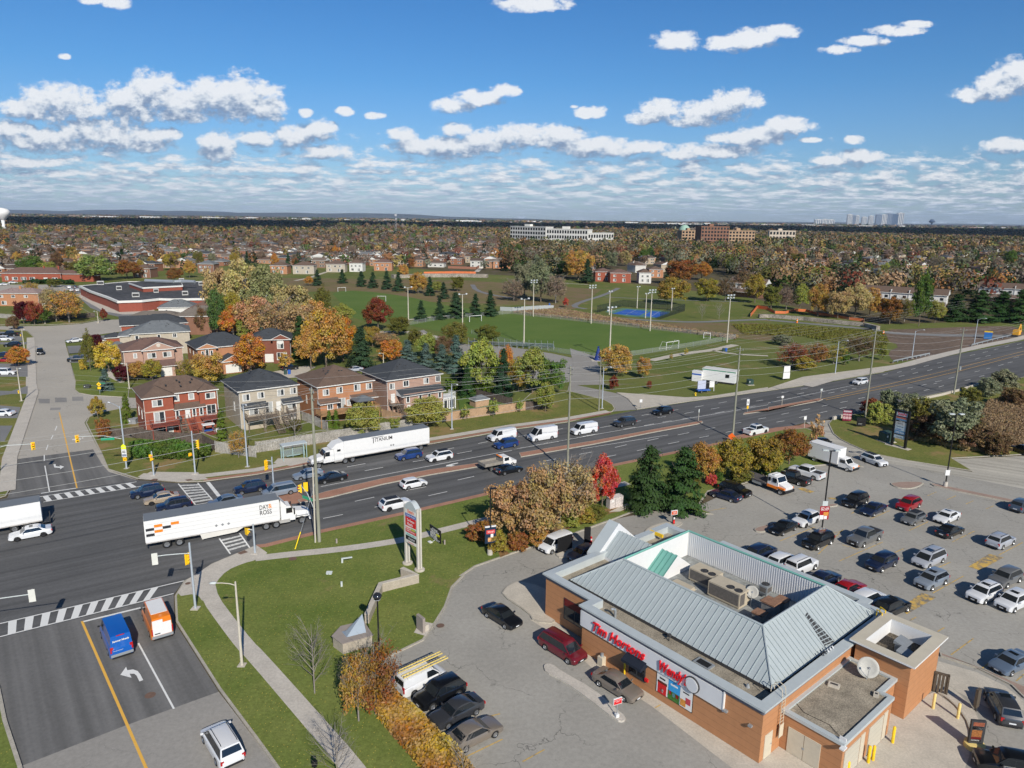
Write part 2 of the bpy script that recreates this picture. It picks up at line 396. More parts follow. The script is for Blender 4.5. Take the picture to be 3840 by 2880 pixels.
wl.new(pick(front,bg.outputs[0],allc),wn['World Output'].inputs[0])
A_HWY=aP_('asphalt_highway',(.108,.108,.108),ang=33.5,patch=.12,stain=.25)
A_NEW=aP_('asphalt_street',(.15,.147,.142),ang=128,patch=.10)
A_OLD=aP_('asphalt_worn',(.29,.275,.25),crack=.4,patch=.10,crackcol=(.08,.08,.08),cell=.10)
A_STR=aP_('asphalt_side_street',(.40,.37,.32),crack=.75,patch=.07,crackcol=(.10,.10,.10),cell=.11)
A_LOT=aP_('asphalt_lot',(.33,.315,.28),crack=.7,patch=.14,stain=.6,cell=.12)
A_DRV=aP_('asphalt_drive',(.40,.375,.32),ang=-30,crack=.3,patch=.10)
A_GRY=aP_('asphalt_grey_drive',(.20,.20,.20),patch=.12)
CONC=mat('concrete',(.50,.455,.38),.9,.10,.6,world=True,scale2=6)
CONC2=mat('concrete_pale',(.50,.46,.40),.9,.10,.5,world=True,scale2=5)
KERB=mat('kerb_concrete',(.40,.37,.31),.9,.14,.8,world=True,scale2=7)
BRICKP=mat('brick_paving',(.36,.19,.13),.9,.14,.5,world=True,scale2=8)
BRICKL=mat('brick_paving_lot',(.33,.235,.19),.9,.12,.5,world=True,scale2=8)
GRS=grass('lawn_grass',(.110,.155,.032),(.180,.205,.055),bare=(.25,.18,.09),bare_t=.60,leaf=(.55,.42,.08))
GRS2=grass('verge_grass',(.115,.145,.035),(.19,.185,.055),bare=(.28,.19,.09),bare_t=.54,leaf=(.5,.33,.10))
PARK=grass('park_grass',(.100,.135,.030),(.155,.165,.050),bare=(.24,.18,.09),bare_t=.56,sc=.03)
PITCH_=grass('pitch_grass',(.090,.150,.032),(.120,.175,.042),bare=(.15,.15,.05),bare_t=.72,sc=.05)
WILD=grass('rough_grass',(.20,.15,.075),(.14,.135,.05),bare=(.20,.14,.085),bare_t=.48,sc=.05)
DIRT=mat('dirt',(.16,.115,.085),.95,.25,.06,world=True,scale2=.8)
MULCH=mat('leaf_litter',(.26,.15,.06),.95,.35,1.2,world=True,scale2=5)
FAR=grass('far_ground',(.09,.085,.04),(.12,.095,.05),bare=(.13,.10,.08),bare_t=.5,sc=.01)
WPAINT=worn('white_road_paint',(.72,.72,.69),(.12,.12,.12),.66,4)
WPAINT2=worn('white_road_paint_worn',(.60,.60,.57),(.10,.10,.10),.57,3)
YPAINT=worn('yellow_road_paint',(.75,.42,.07),(.15,.13,.10),.66,3)
YLOT=worn('yellow_lot_paint',(.58,.38,.10),(.18,.17,.15),.54,2.2)
mb=MB().flat([(-26000,-2000),(26000,-2000),(26000,30000),(-26000,30000)],-.06);struct('ground',mb,FAR)
def sheet(name,pts,z,m):struct(name,MB().flat(pts,z),m)
def slab(name,pts,m,z=.13,k=.2,km=None):
 """raised ground with a kerb around it"""
 pts=ccw(pts);ins=inset(pts,k);n=len(pts)
 a=MB();a.add([(x,y,0)for x,y in pts]+[(x,y,z)for x,y in pts]+[(x,y,z)for x,y in ins],[(i,(i+1)%n,n+(i+1)%n,n+i)for i in range(n)]+[(n+i,n+(i+1)%n,2*n+(i+1)%n,2*n+i)for i in range(n)])
 struct('kerb',a,km or KERB)
 struct(name,MB().flat(ins,z+.004),m)
def strip(pts,w,off=0):
 """band of width w along an open polyline"""
 P=[Vector(p)for p in pts];L=[];Rr=[]
 for i,p in enumerate(P):
  d=(P[min(i+1,len(P)-1)]-P[max(i-1,0)]).normalized();nn=Vector((-d.y,d.x))
  L.append(tuple(p+nn*(off+w/2)));Rr.append(tuple(p+nn*(off-w/2)))
 return L+Rr[::-1]
def sM_(mb,pts,w,z,off=0,z0=None):
 P=[Vector(p)for p in pts];vs=[]
 for i,p in enumerate(P):
  d=(P[min(i+1,len(P)-1)]-P[max(i-1,0)]).normalized();nn=Vector((-d.y,d.x))
  a,b=p+nn*(off+w/2),p+nn*(off-w/2);vs+=[(a.x,a.y,z),(b.x,b.y,z)]
 mb.add(vs,[(2*i+1,2*i+3,2*i+2,2*i)for i in range(len(P)-1)]);return mb
sheet('park_ground',tR_('D -400,650 150,560 420,575 700,560 1000,590 1300,605 1600,640 1900,700 2300,690 2600,700 2600,800 2212,800 1650,870 1320,920 1100,940 700,970 100,1000 -300,1000'),-.045,PARK)
sheet('rough_ground',tR_('D 560,600 1000,605 1300,625 1240,668 1160,660 900,650 820,640 700,628 560,640'),-.035,WILD)
NORTH=tR_('02 -1500,1245 60,985 620,905 1190,830 1540,857 1760,850 2212,790 12 450,705 1510,525 2212,400 22 480,335 1080,225 1530,155 2212,62 32 440,0 31 1000,1560 1500,1430 2212,1285 3300,1010 5000,640')
SOUTH=tR_('03 -1500,900 0,535 1500,165 1590,40 02 1690,1659 1800,1570 2212,1400 12 90,1390 580,1265 1290,1110 1970,950 22 810,710 1250,618 1880,490 32 40,405 330,330 560,300 800,255 1240,130 1880,0 31 2050,1640 3400,1280 5200,820')
sheet('highway',NORTH+SOUTH[::-1],0.0,A_HWY)
SSL=tR_('03 0,535 -60,800 0,960 60,1250 190,1640 330,2200 520,3000');SSR=tR_('03 1500,165 1510,400 1890,985 2212,1420 2700,2100 3300,3000')
sheet('street_asphalt',tR_('03 0,535 1500,165 1510,400 1890,1000 1090,1290 190,1640 60,1250 0,960 -60,800'),.004,A_NEW)
sheet('street_asphalt',tR_('03 1890,1000 2212,1420 2700,2100 3300,3000 520,3000 330,2200 190,1640 1090,1290'),.004,A_OLD)
sheet('side_street',tR_('02 60,985 110,880 130,655 330,80 01 310,1659 305,1400 300,1260 235,1200 -100,1185 -600,1180 -600,1120 0,1160 400,1158 700,1140 880,1105 1100,1100 1500,1080 1500,1180 1100,1200 900,1225 560,1280 570,1330 600,1430 650,1640 02 650,45 790,100 1110,118 1500,130 1500,200 1060,212 870,250 760,290 730,335 870,600 930,740 1190,830'),.004,A_STR)
sheet('side_street_asphalt',tR_('02 139,650 805,565 880,690 940,760 1190,832 620,905 60,985 115,880'),.010,A_NEW)
sheet('entry_lane',tR_('22 1530,150 1080,222 870,238 895,215 870,180 800,140 480,60 21 530,1500 500,1350 720,1420 800,1659 1100,1659 22 560,10 900,80 1500,122 1640,118'),.008,A_OLD)
sheet('park_lot',tR_('21 -600,1300 0,1340 350,1395 740,1480 770,1540 560,1610 520,1640 300,1640 -300,1480 11 1300,1220 1450,1190'),-.03,A_OLD)
sheet('parking_lot',tR_('32 330,330 540,310 700,560 1200,690 1770,780 2212,640 4200,560 33 4200,3000 -100,3400 13 1600,3400 1900,1659 1480,1290 1200,985 1060,740 1450,560 1640,270 1700,100 1800,0 12 1780,1659 1900,1580 22 0,1470 530,1300 900,1165 1300,1085 1720,1110 1600,1060 2000,870 32 60,780 440,690 640,640 480,440'),-.002,A_LOT)
sheet('driveway',tR_('32 330,330 510,335 560,430 700,520 880,600 1200,665 1770,760 1590,650 2212,620 3200,590 3200,1050 2212,905 1560,780 1020,680 760,610 560,500'),.006,A_DRV)
LAWN1=tR_('03 1590,50 1510,180 1520,400 1890,985 2212,1420 2700,2100 3300,3000 13 1700,3000 1900,1659 1480,1290 1200,985 1080,745 1200,680 1450,560 1560,400 1640,270 1700,100 1800,0 12 1780,1659 1900,1580 22 0,1470 530,1300 900,1165 1100,1090 1300,1085 1740,1130 1600,1070 1700,930 2000,865 32 60,775 380,712 640,690 830,722 760,690 640,640 480,440 330,385 100,400 22 1880,490 1250,618 810,710 12 1970,950 1290,1110 580,1265 90,1390 02 2212,1400 1830,1560 1700,1650')
slab('lawn',LAWN1,GRS,.13,.22)
LAWN2=tR_('32 520,345 560,430 620,480 700,520 880,600 1200,665 1770,755 1590,645 2212,612 3600,560 31 5200,900 3400,1300 2050,1640 32 1880,0 1240,130 800,255 560,300')
slab('lawn',LAWN2,GRS2,.13,.2)
LAWN3=tR_('02 1190,822 1540,850 1760,845 2212,785 12 450,700 1510,520 2212,396 22 480,331 870,240 890,215 870,180 800,140 480,60 200,50 12 2212,230 1600,330 700,380 0,480 02 1900,480 1300,250 1060,212 870,250 765,290 740,340 870,600 930,740')
slab('lawn',LAWN3,GRS2,.13,.2)
slab('lawn',tR_('22 1080,222 1530,152 2212,60 32 440,-5 31 1000,1555 1075,1500 600,1560 300,1600 32 0,40 22 2212,30 1700,110 1500,118 900,75 1000,130'),CONC,.12,.15)
slab('lawn',tR_('02 645,50 680,80 790,100 1110,118 01 1120,1659 900,1400 620,1455 600,1400 650,1640'),GRS,.13,.12)
slab('lawn',tR_('03 -60,800 0,960 60,1250 190,1640 330,2200 300,2600 100,2200 -600,1200'),GRS,.13,.3)
slab('lawn',tR_('02 0,985 55,968 105,880 125,650 325,80 01 305,1650 300,1400 296,1260 232,1205 0,1190 -400,1190 02 -600,300 -600,1100'),GRS2,.12,.15)
slab('lawn',tR_('01 390,1150 700,1135 870,1100 700,1000 300,1000 -200,1120 -200,1150'),GRS2,.12,.15)
mb=MB();w=tR_('02 2212,1412 12 90,1402 580,1277 1290,1122 1970,962 22 810,722 1250,630 1880,500');sM_(mb,w,1.0,.142);struct('brick_strip',mb,BRICKP)
mb=MB();sM_(mb,tR_('02 1760,835 2212,775 12 450,690 1510,508 2212,386 22 480,322 850,252'),.95,.142);struct('brick_strip',mb,BRICKP)
mb=MB();sM_(mb,tR_('02 1215,795 1500,805 1760,800 2212,748 12 450,655 1000,570 1510,482 2212,366 22 480,303 830,240'),1.8,.146);struct('sidewalk',mb,CONC2)
sheet('sidewalk',tR_('02 1190,826 1300,765 1700,770 1800,830 1540,852'),.144,CONC2)
sheet('sidewalk',tR_('12 150,690 190,650 430,640 500,670 300,715'),.148,CONC2)
mb=MB();sM_(mb,chaikin(tR_('32 330,20 31 600,1600 1100,1520 1450,1425 1770,1350 2212,1262 3300,985'),1,False),3.4,.135);struct('sidewalk',mb,CONC2)
mb=MB();sM_(mb,tR_('32 350,355 310,372 100,392 22 1880,482'),2.0,.146);struct('sidewalk',mb,BRICKP)
PW=chaikin(tR_('13 1000,1900 800,1620 480,1250 0,700 03 2120,610 1950,390 1820,210 1790,80'),1,False)
mb=MB();sM_(mb,PW,1.65,.146);struct('footpath',mb,CONC2)
sheet('sidewalk',chaikin(tR_('03 1520,190 1590,60 02 1700,1650 1830,1562 2212,1405 12 0,1400 60,1440 110,1475 0,1530 02 2100,1560 1960,1620 03 1870,60 1850,130 1900,240 1760,240 1700,160'),1),.148,CONC2)
mb=MB();sM_(mb,chaikin(tR_('12 0,1515 300,1480 700,1440 1000,1400 1300,1350 1700,1250 2060,1160 2212,1110 22 300,1030 700,930 1000,860'),1,False),1.6,.146);struct('footpath',mb,CONC2)
mb=MB();sM_(mb,tR_('12 2212,1465 22 -50,1440 500,1270 880,1130 1150,1075'),1.6,.140,off=1.2);struct('leaf_litter',mb,MULCH)
sheet('utility_pad',tR_('22 835,1115 1000,1035 1060,1055 930,1110'),.15,CONC)
sheet('utility_pad',tR_('13 1365,500 1420,400 1530,420 1470,530'),.15,CONC2)
mb=MB();sM_(mb,tR_('02 60,930 85,640 285,80 01 270,1659 268,1400 265,1260'),2.2,.128);struct('sidewalk',mb,CONC2)
for q in('02 0,190 180,205 150,300 0,300','02 0,365 110,365 40,500 0,500','01 0,1300 235,1300 235,1320 0,1320','01 -300,1480 240,1490 240,1600 -300,1600','01 -300,1200 190,1215 190,1290 -300,1290','02 -100,60 100,65 240,20 240,90 100,90 -100,120'):
 sheet('driveway',tR_(q),.132,A_GRY)
for q in('01 580,1335 900,1320 900,1375 595,1400','01 930,1240 1000,1240 950,1290 700,1260','01 600,1420 800,1400 830,1470 615,1480'):
 sheet('driveway',tR_(q),.139,A_GRY)
mb=MB();sM_(mb,tR_('01 940,1530 960,1600 1060,1650'),1.2,.146);struct('footpath',mb,CONC2)
sheet('driveway',tR_('11 100,1560 420,1500 520,1510 360,1600 160,1620'),-.02,CONC)
for q in('12 360,1010 600,935 1100,820 1500,745 1970,680 1990,700 1960,712 1500,790 1100,870 640,985 380,1030','22 60,600 700,495 1200,400 1640,322 1650,335 1600,350 1200,425 700,525 75,635','32 0,205 440,128 475,135 440,150 0,232 22 1995,265 2010,250 2212,213 2212,240'):
 p=tR_(q);slab('median',p,BRICKP,.15,.12)
sheet('median_start',tR_('02 2150,1020 2200,1000 12 0,1010 360,930 420,985 380,1030 0,1060'),.011,BRICKP)
for q in('32 1050,865 1100,855 1180,848 1350,853 1325,880 1260,905 1180,910 1100,895','32 1395,862 1450,868 2212,1025 3000,1190 3000,1215 2212,1050 1450,895','32 492,1050 560,1040 610,1045 590,1062 520,1066'):
 slab('island',chaikin(tR_(q),1),BRICKL,.15,.15)
slab('island',chaikin(tR_('22 2085,1262 2130,1240 2300,1200 2360,1230 2200,1280 2120,1285'),1),BRICKL,.15,.12)
slab('island',chaikin(tR_('22 1145,1310 1150,1265 1220,1225 1330,1200 1440,1190 1478,1205 1460,1225 1380,1260 1300,1330 1200,1380'),1),CONC,.15,.15)
slab('island',chaikin(tR_('13 2115,170 2150,110 2212,70 23 60,50 250,90 420,200 400,420 180,400 150,330'),1),CONC,.15,.15)
slab('island',chaikin(tR_('22 372,1480 400,1460 650,1400 750,1440 600,1500 420,1512'),1),CONC,.15,.12)
slab('island',chaikin(tR_('23 272,790 290,770 350,772 420,830 700,985 900,1160 985,1230 965,1268 905,1262 650,1060 420,900 290,840'),1),CONC2,.17,.14,CONC2)
sheet('building_apron',tR_('23 160,380 230,260 640,640 700,700 1000,870 1900,1430 2100,1659 1900,1659 1200,1120 700,800 420,560 240,430'),.006,CONC)
slab('island',tR_('33 1480,665 1900,830 2212,960 3000,1260 3000,1340 2212,1060 2100,950 1800,800 1490,700'),BRICKL,.15,.15)
sheet('concrete_apron',tR_('33 1470,735 1800,830 2050,950 2212,1080 2212,1160 1900,1140 1560,960 1440,850'),.006,CONC)
slab('island',chaikin(tR_('33 1440,960 1560,950 1650,1020 1780,1160 1855,1300 1850,1480 1800,1530 1750,1500 1740,1300 1640,1150 1540,1060 1450,1010'),1),CONC,.15,.12)
sheet('yard_slab',tR_('33 -300,1500 0,1400 1100,1150 1440,1000 1640,1150 1740,1300 1740,1560 1500,2200 -300,2200'),.010,CONC)
sheet('reed_field',tR_('32 1760,180 2212,80 3600,-200 3600,520 2212,590 2050,560 1900,520 1850,350 1800,260'),.14,WILD)
def mark(pts,m,z=.014,nm='road_marking'):struct(nm,MB().flat(pts,z),m)
mb=MB()
def line(a,b,w=.14,z=.014,mbx=None):
 (mbx or mb).flat(strip([a,b],w),z)
def tl(s):p=tR_(s);return p[0],p[1]
for q in('12 785,717 945,688','12 940,750 1098,720','12 1355,672 1460,655','12 1735,602 1865,578','12 1920,515 2005,497','12 1625,568 1712,552','12 1300,920 1470,888','12 1742,830 1885,798','12 1490,966 1652,930','12 855,1014 1022,978','12 580,1162 750,1128','12 1025,1065 1065,1055','12 480,1088 515,1080','22 0,568 102,548','22 55,455 160,435','22 385,396 440,385','22 190,532 312,510','22 405,494 520,472','22 610,455 718,434','22 760,378 860,360','22 1070,325 1115,317','22 880,312 930,302','22 965,390 1065,373','22 1140,360 1228,344','22 1300,330 1380,317','22 1120,272 1200,260','22 1255,293 1330,280','22 1470,302 1550,290','22 1380,230 1435,222','22 1490,255 1570,240','22 1580,200 1655,187','22 1718,217 1792,204','22 1755,253 1835,238','22 1785,166 1855,153','22 1978,132 2045,120','22 2035,200 2105,190','22 2110,148 2170,138','22 580,608 690,588','22 890,548 992,525','22 1170,490 1265,470','22 1433,440 1530,420','22 1670,393 1755,376','22 785,636 900,613','22 1080,577 1180,555','22 1348,518 1445,498','22 1618,465 1702,448','22 1848,418 1900,408','22 270,668 380,648','22 520,690 575,678','22 2125,304 2195,292','22 0,728 38,720','22 1930,340 1980,332','32 72,330 143,318','32 115,262 180,250','32 290,228 362,214','32 268,290 340,275','32 445,250 512,236','32 620,212 680,200','32 465,192 520,180','32 625,160 690,148','32 780,128 835,116','32 785,178 845,166','32 75,118 140,106','32 250,88 312,76','32 115,76 175,66','32 280,46 345,36','32 448,68 490,60','32 520,80 575,70','32 630,58 683,48','32 1070,66 1115,56','32 1205,36 1250,28','32 1325,12 1370,2','32 1345,58 1395,46','32 1475,26 1520,14','32 950,90 1000,80','32 725,42 765,35','31 990,1582 1035,1570','31 1115,1560 1155,1550','31 1130,1595 1180,1584','31 1235,1534 1275,1524','31 1250,1570 1295,1558','31 1345,1508 1390,1497','31 1375,1545 1420,1533','31 1460,1480 1505,1470','31 1470,1520 1515,1508','31 1745,1413 1790,1403','31 1855,1388 1900,1378','31 1950,1365 1990,1355','31 2045,1340 2085,1330','31 2150,1318 2190,1308','31 1790,1445 1835,1433','31 1880,1420 1925,1410','31 2150,1353 2195,1343','31 1445,1640 1500,1630','31 1560,1612 1610,1600','31 1785,1555 1830,1545','31 1990,1502 2035,1490','31 2070,1477 2115,1468','31 1885,1530 1920,1522','31 2120,1435 2170,1425','31 1430,1658 1460,1652','31 1700,1630 1750,1620','31 1825,1595 1870,1585'):
 line(*tl(q))
for q in('12 560,887 2212,573','12 320,930 390,916','22 0,568 760,430','22 760,430 1600,285','22 1600,285 2212,180','32 0,165 740,10','22 600,560 1350,440'):
 line(*tl(q),w=.13)
struct('lane_markings',mb,WPAINT)
mb=MB()
for q in('31 1050,1659 1500,1555','31 1500,1555 2212,1375','31 2212,1375 3000,1170','31 1180,1659 1640,1550','31 1640,1550 2212,1400','32 470,130 1050,0','32 500,138 1180,0'):line(*tl(q),w=.14)
struct('centre_lines',mb,YPAINT)
mb=MB()
a,b=g(0,3,1262,1659),g(0,3,708,392);line((a.x*1+(a.x-b.x)*.6,a.y+(a.y-b.y)*.6),(b.x,b.y),.22)
line(*tl('02 512,245 665,900'),w=.2)
struct('centre_line',mb,YPAINT)
mb=MB()
for q in('03 1195,580 1503,1148','03 720,395 1215,275','02 388,707 428,935','02 355,945 660,900','02 382,612 383,665','02 400,570 415,525','02 440,480 458,443','02 476,402 492,363'):
 line(*tl(q),w=.3 if q in('03 720,395 1215,275','02 355,945 660,900')else .16)
line(*tl('02 1795,848 1905,985'),w=.55)
for q in('03 0,412 1590,42','03 0,525 1500,152','02 340,975 1180,845','02 375,1020 1240,880','02 1540,862 1690,1045','02 1708,855 1848,1015','02 1690,1045 1848,1015','02 1895,1335 1990,1468','02 2070,1290 2158,1415'):line(*tl(q),w=.18)
struct('stop_lines',mb,WPAINT)
mb=MB()
A0,A1,B0,B1=[g(0,3,*q)for q in((0,412),(1590,42),(0,525),(1500,152))]
def zebra(A0,A1,B0,B1,n,t0=0.,t1=1.,duty=.5):
 for i in range(n):
  s0=t0+(t1-t0)*i/n;s1=s0+(t1-t0)*duty/n
  P=[A0.lerp(A1,s0),A0.lerp(A1,s1),B0.lerp(B1,s1),B0.lerp(B1,s0)];mb.flat([(p.x,p.y)for p in P],.012)
zebra(A0,A1,B0,B1,12,-.13,.89)
A0,A1,B0,B1=[g(0,2,*q)for q in((340,975),(1180,845),(375,1020),(1240,880))];zebra(A0,A1,B0,B1,9,.03,.98)
struct('crosswalk',mb,WPAINT)
mb=MB()
A0,A1,B0,B1=[g(0,2,*q)for q in((1545,868),(1685,1040),(1712,862),(1843,1010))];zebra(A0,A1,B0,B1,7,.03,1,.52)
A0,A1,B0,B1=[g(0,2,*q)for q in((1900,1342),(1985,1460),(2075,1300),(2150,1410))];zebra(A0,A1,B0,B1,4,.05,1,.45)
struct('crosswalk',mb,WPAINT2)
mb=MB()
mb.flat(tR_('03 1040,855 1090,785 1100,815 1150,808 1190,822 1212,850 1238,900 1205,912 1180,862 1160,845 1120,845 1136,880'),.014)
mb.flat(tR_('02 462,695 480,692 482,710 520,715 515,702 555,715 518,738 520,726 470,722'),.014)
mb.flat(tR_('12 1645,703 1690,690 1745,680 1748,685 1700,697 1692,703 1722,702 1690,712 1640,712'),.014)
struct('turn_arrows',mb,WPAINT)
mb=MB()
for q in('32 100,1358 410,1235','32 435,1470 650,1255','32 300,1430 435,1355','32 612,1532 990,1366','32 1075,1465 1180,1420','32 880,1168 1050,1095','32 1220,1266 1385,1190','32 1590,1366 1785,1270','32 1380,965 1455,932','32 1545,1000 1625,965','32 1710,1038 1775,1008','32 1885,1080 1950,1052','32 1990,1480 2200,1370','32 1440,1600 1580,1538','33 1420,150 1690,0','33 1225,385 1280,355','33 1465,480 1525,445','33 1580,682 1775,540','33 1850,798 2050,640','33 2145,908 2212,850','32 1400,1180 1520,1215','32 640,1390 780,1430','32 850,1460 930,1490','33 30,30 60,10','32 640,1270 520,1300','23 90,1605 280,1500','23 1235,1140 1285,1112','13 1820,1560 2130,1410','13 1900,1240 2110,1190','22 1700,1095 1860,1070','32 720,1120 755,1100'):
 line(*tl(q),w=.12,z=.008)
struct('stall_lines',mb,YLOT)
mb=MB()
for q in('32 1730,1580 1910,1468 2035,1500 1830,1610','33 1140,280 1330,145 1455,185 1200,330','32 255,905 300,895 400,930 360,945','32 510,980 600,985 600,1000 530,995'):mb.flat(tR_(q),.008)
struct('painted_hatching',mb,worn('yellow_hatching',(.62,.40,.09),(.19,.175,.15),.50,.9))
mb=MB()
for q in('32 1710,645 1890,740','32 1830,640 2000,730','32 1950,632 2110,720','32 2070,628 2212,700'):line(*tl(q),w=.1,z=.014)
line(*tl('32 760,610 2212,935'),w=.12,z=.016)
struct('stall_lines',mb,worn('faded_paint',(.45,.42,.34),(.24,.23,.21),.53,2))
mb=MB()
for q in('02 330,128 430,128 430,168 340,168','02 475,118 575,118 578,158 478,158','02 622,110 718,108 722,145 625,147','02 435,205 527,203 522,225 430,227'):mb.flat(tR_(q),.009)
struct('road_patches',mb,aP_('asphalt_patch',(.26,.25,.235)))
mb=MB()
for c in((0,3,1298,1030,.45),(1,2,318,1520,.5),(0,3,1625,75,.3),(1,3,1595,440,.4)):
 p=g(*c[:4]);mb.lathe([(0,.17 if c[0:2]!=(0,3)or c[2]>1600 else .012),(c[4],.17 if c[0:2]!=(0,3)or c[2]>1600 else .012)],16,(p.x,p.y,0))
struct('manhole_covers',mb,mat('rusty_iron',(.16,.10,.075),.8,.2,3))
mb=MB()
for q in('02 2050,1470 2115,1445 2145,1462 2080,1483','02 1290,840 1330,825 1370,828 1350,845','02 1595,835 1650,828 1672,838 1620,845'):mb.flat(tR_(q),.152)
struct('drain_grates',mb,MATS['rusty_iron'])
PIT=tR_('21 -700,960 0,1052 1000,1165 1930,1270 1500,1345 1060,1410 740,1440 400,1390 0,1320 -700,1190 11 1320,1150')
sheet('football_pitch',PIT,-.02,PITCH_)
sheet('football_pitch',chaikin(tR_('11 640,860 900,850 1300,900 1560,960 1700,1020 1500,1080 1300,1110 800,1110 740,960'),1),-.022,PITCH_)
sheet('sports_court_base',tR_('21 800,1035 960,1003 1370,1030 1350,1060 1240,1090 1000,1075'),-.012,mat('court_green',(.09,.20,.15),.8,.05))
mb=MB()
for q in('21 868,1052 990,1014 1180,1028 1100,1068','21 1130,1070 1200,1028 1360,1042 1300,1066 1250,1084'):mb.flat(tR_(q),-.006)
struct('sports_court',mb,mat('court_blue',(.03,.11,.42),.7,.05))
mb=MB()
for q in('21 940,1035 1140,1050','21 1160,1050 1340,1050','21 1070,1020 985,1060','21 1270,1034 1200,1076'):line(*tl(q),w=.12,z=-.002)
struct('court_lines',mb,WPAINT)
for q,w_,m_ in(('21 1200,1455 1480,1395 1740,1365 1930,1320',3.0,CONC),('21 1740,1368 1900,1400 2212,1415',1.8,CONC),('11 1310,1105 1420,1090 1560,1075 1800,1065',2.0,CONC),('21 800,905 1150,925 1500,935 2050,950',2.0,A_GRY),('21 640,1010 520,990 590,950 800,890 920,830',3.0,A_GRY),('21 380,1000 600,1050 900,1090 1300,1115 1600,1125 1900,1110 2212,1100',4,A_GRY),('31 0,1105 500,1150 900,1185',4.5,A_GRY),('31 850,1180 1010,1215 1400,1235 1750,1240 2150,1245',6,A_GRY),('11 340,765 450,745 550,710 610,690',3,CONC),('11 1870,800 1900,850 2040,890 2212,915',3,A_GRY),('11 980,1220 1120,1205 1340,1205 1600,1260',3,CONC),('11 1905,690 1960,640 1975,620',4,CONC2),('21 380,785 660,800',2,CONC)):
 mb=MB();sM_(mb,chaikin(tR_(q),1,False),w_,-.010);struct('park_path',mb,m_)
sheet('bare_soil',chaikin(tR_('31 1000,1190 1300,1180 2100,1150 2212,1200 2212,1250 1770,1335 1400,1430 1080,1470 1030,1380 1150,1330 1000,1270'),1),-.025,DIRT)
sheet('rough_ground',chaikin(tR_('21 -100,1020 380,1000 700,1080 1300,1170 1700,1230 1960,1260 2212,1300 31 200,1230 0,1130 21 1800,1130 1300,1130 900,1100 300,1060'),1),-.03,WILD)
sheet('school_drive',tR_('01 520,800 690,810 700,900 930,1030 1330,1060 1180,1110 900,1050 780,1000 620,850'),-.02,A_GRY)
sheet('school_walk',tR_('01 640,885 700,875 930,975 1050,1020 1330,1000 1340,1050 1060,1058 900,1030'),-.014,CONC2)
sheet('street',tR_('01 -200,800 520,800 620,830 560,860 -200,850'),-.03,A_STR)
def text_mesh(s,size,depth=.02,shear=0.,bold=0.,align='LEFT',spacing=1.0,line=1.0):
 cu=bpy.data.curves.new('lettering','FONT');cu.body=s;cu.size=size;cu.extrude=depth;cu.shear=shear
 cu.offset=bold;cu.align_x=align;cu.space_character=spacing;cu.space_line=line;cu.resolution_u=3
 o=bpy.data.objects.new('lettering',cu)
 me=bpy.data.meshes.new_from_object(o)
 bpy.data.objects.remove(o);bpy.data.curves.remove(cu);return me
def text(s,size,m,parent,loc,rot=(R(90),0,0),name='lettering',width=None,**kw):
 """standing text in its parent's frame: reads along +x, faces -y"""
 me=text_mesh(s,size,**kw);me.materials.clear();me.materials.append(m)
 o=link(me,name,parent);o.location=loc;o.rotation_euler=rot
 if width:
  xs=[v.co.x for v in me.vertices];w=max(xs)-min(xs);o.scale=(width/w,1,1)
 return o
WHITE=mat('white_paint',(.70,.70,.69),.5,.03,2);BLACK=mat('black_paint',(.015,.015,.016),.45,0)
RED=mat('sign_red',(.62,.018,.022),.35,0);REDL=mat('letter_red',(.68,.015,.025),.35,0);YEL=mat('safety_yellow',(.80,.52,.02),.5,.08,3)
DGLASS=mat('dark_glass',(.014,.018,.022),.06,0,spec=.9);GLASSL=mat('pale_glass',(.16,.19,.21),.12,.3,1.2,spec=.8)
METAL=mat('galvanised',(.40,.43,.45),.45,.08,2,metal=.5);DKM_=mat('dark_metal',(.05,.05,.052),.5,.1,3)
TAN=mat('hvac_beige',(.47,.41,.31),.6,.07,1.5);CREAM=mat('cream_paint',(.58,.51,.39),.6,.06,1.5)
BLUEP=mat('sign_blue',(.03,.11,.42),.4,0);GREENP=mat('sign_green',(.02,.30,.16),.4,0)
ORANGE=mat('orange_paint',(.85,.22,.02),.4,0)
RB=Vector((19.53,47.80,0));RZ=R(40.1)
def rl(x,y,z=0.0):
 return Vector((RB.x+x*math.cos(RZ)-y*math.sin(RZ),RB.y+x*math.sin(RZ)+y*math.cos(RZ),z))
rest=thing('restaurant','brown clad fast food restaurant with grey standing seam roof and red lettering','restaurant',RB,RZ)
CLAD=boards('wood_look_cladding',(.46,.215,.095),(.32,.145,.065),1/.62,amt=.16)
CAPM=mat('parapet_metal',(.50,.545,.55),.4,.05,.8,metal=.15);CAPD=mat('parapet_trim',(.16,.16,.19),.5,.05,1)
GRAV=mat('roof_gravel',(.32,.28,.215),.95,.3,.8,scale2=9)
SEAM=mat('roof_steel',(.41,.455,.46),.42,.05,.6,metal=.1);SD_=mat('roof_seam',(.30,.345,.35),.45,0)
CORR=boards('white_corrugated',(.72,.73,.75),(.42,.44,.49),4.0,vertical=True,amt=.04);TEAL=mat('teal_steel',(.17,.40,.34),.45,.06,1)
OFFW=mat('fascia_white',(.66,.67,.68),.55,.03,1)
H0=4.9
foot=[(0,0),(14.1,0),(21.6,0),(21.6,2.3),(22.7,2.3),(22.7,18.9),(21.6,18.9),(21.6,26.2),(14.9,26.2),(14.9,26.9),(9.9,26.9),(9.9,26.2),(1.55,26.2),(1.55,19.3),(0,19.3)]
mb=MB();mb.prism(foot,0,H0-.55,cap=False);mb.build('wall',CLAD,rest)
mb=MB();n=len(foot)
out=inset(foot,-.28);mid=inset(foot,-.08);inn=inset(foot,.62)
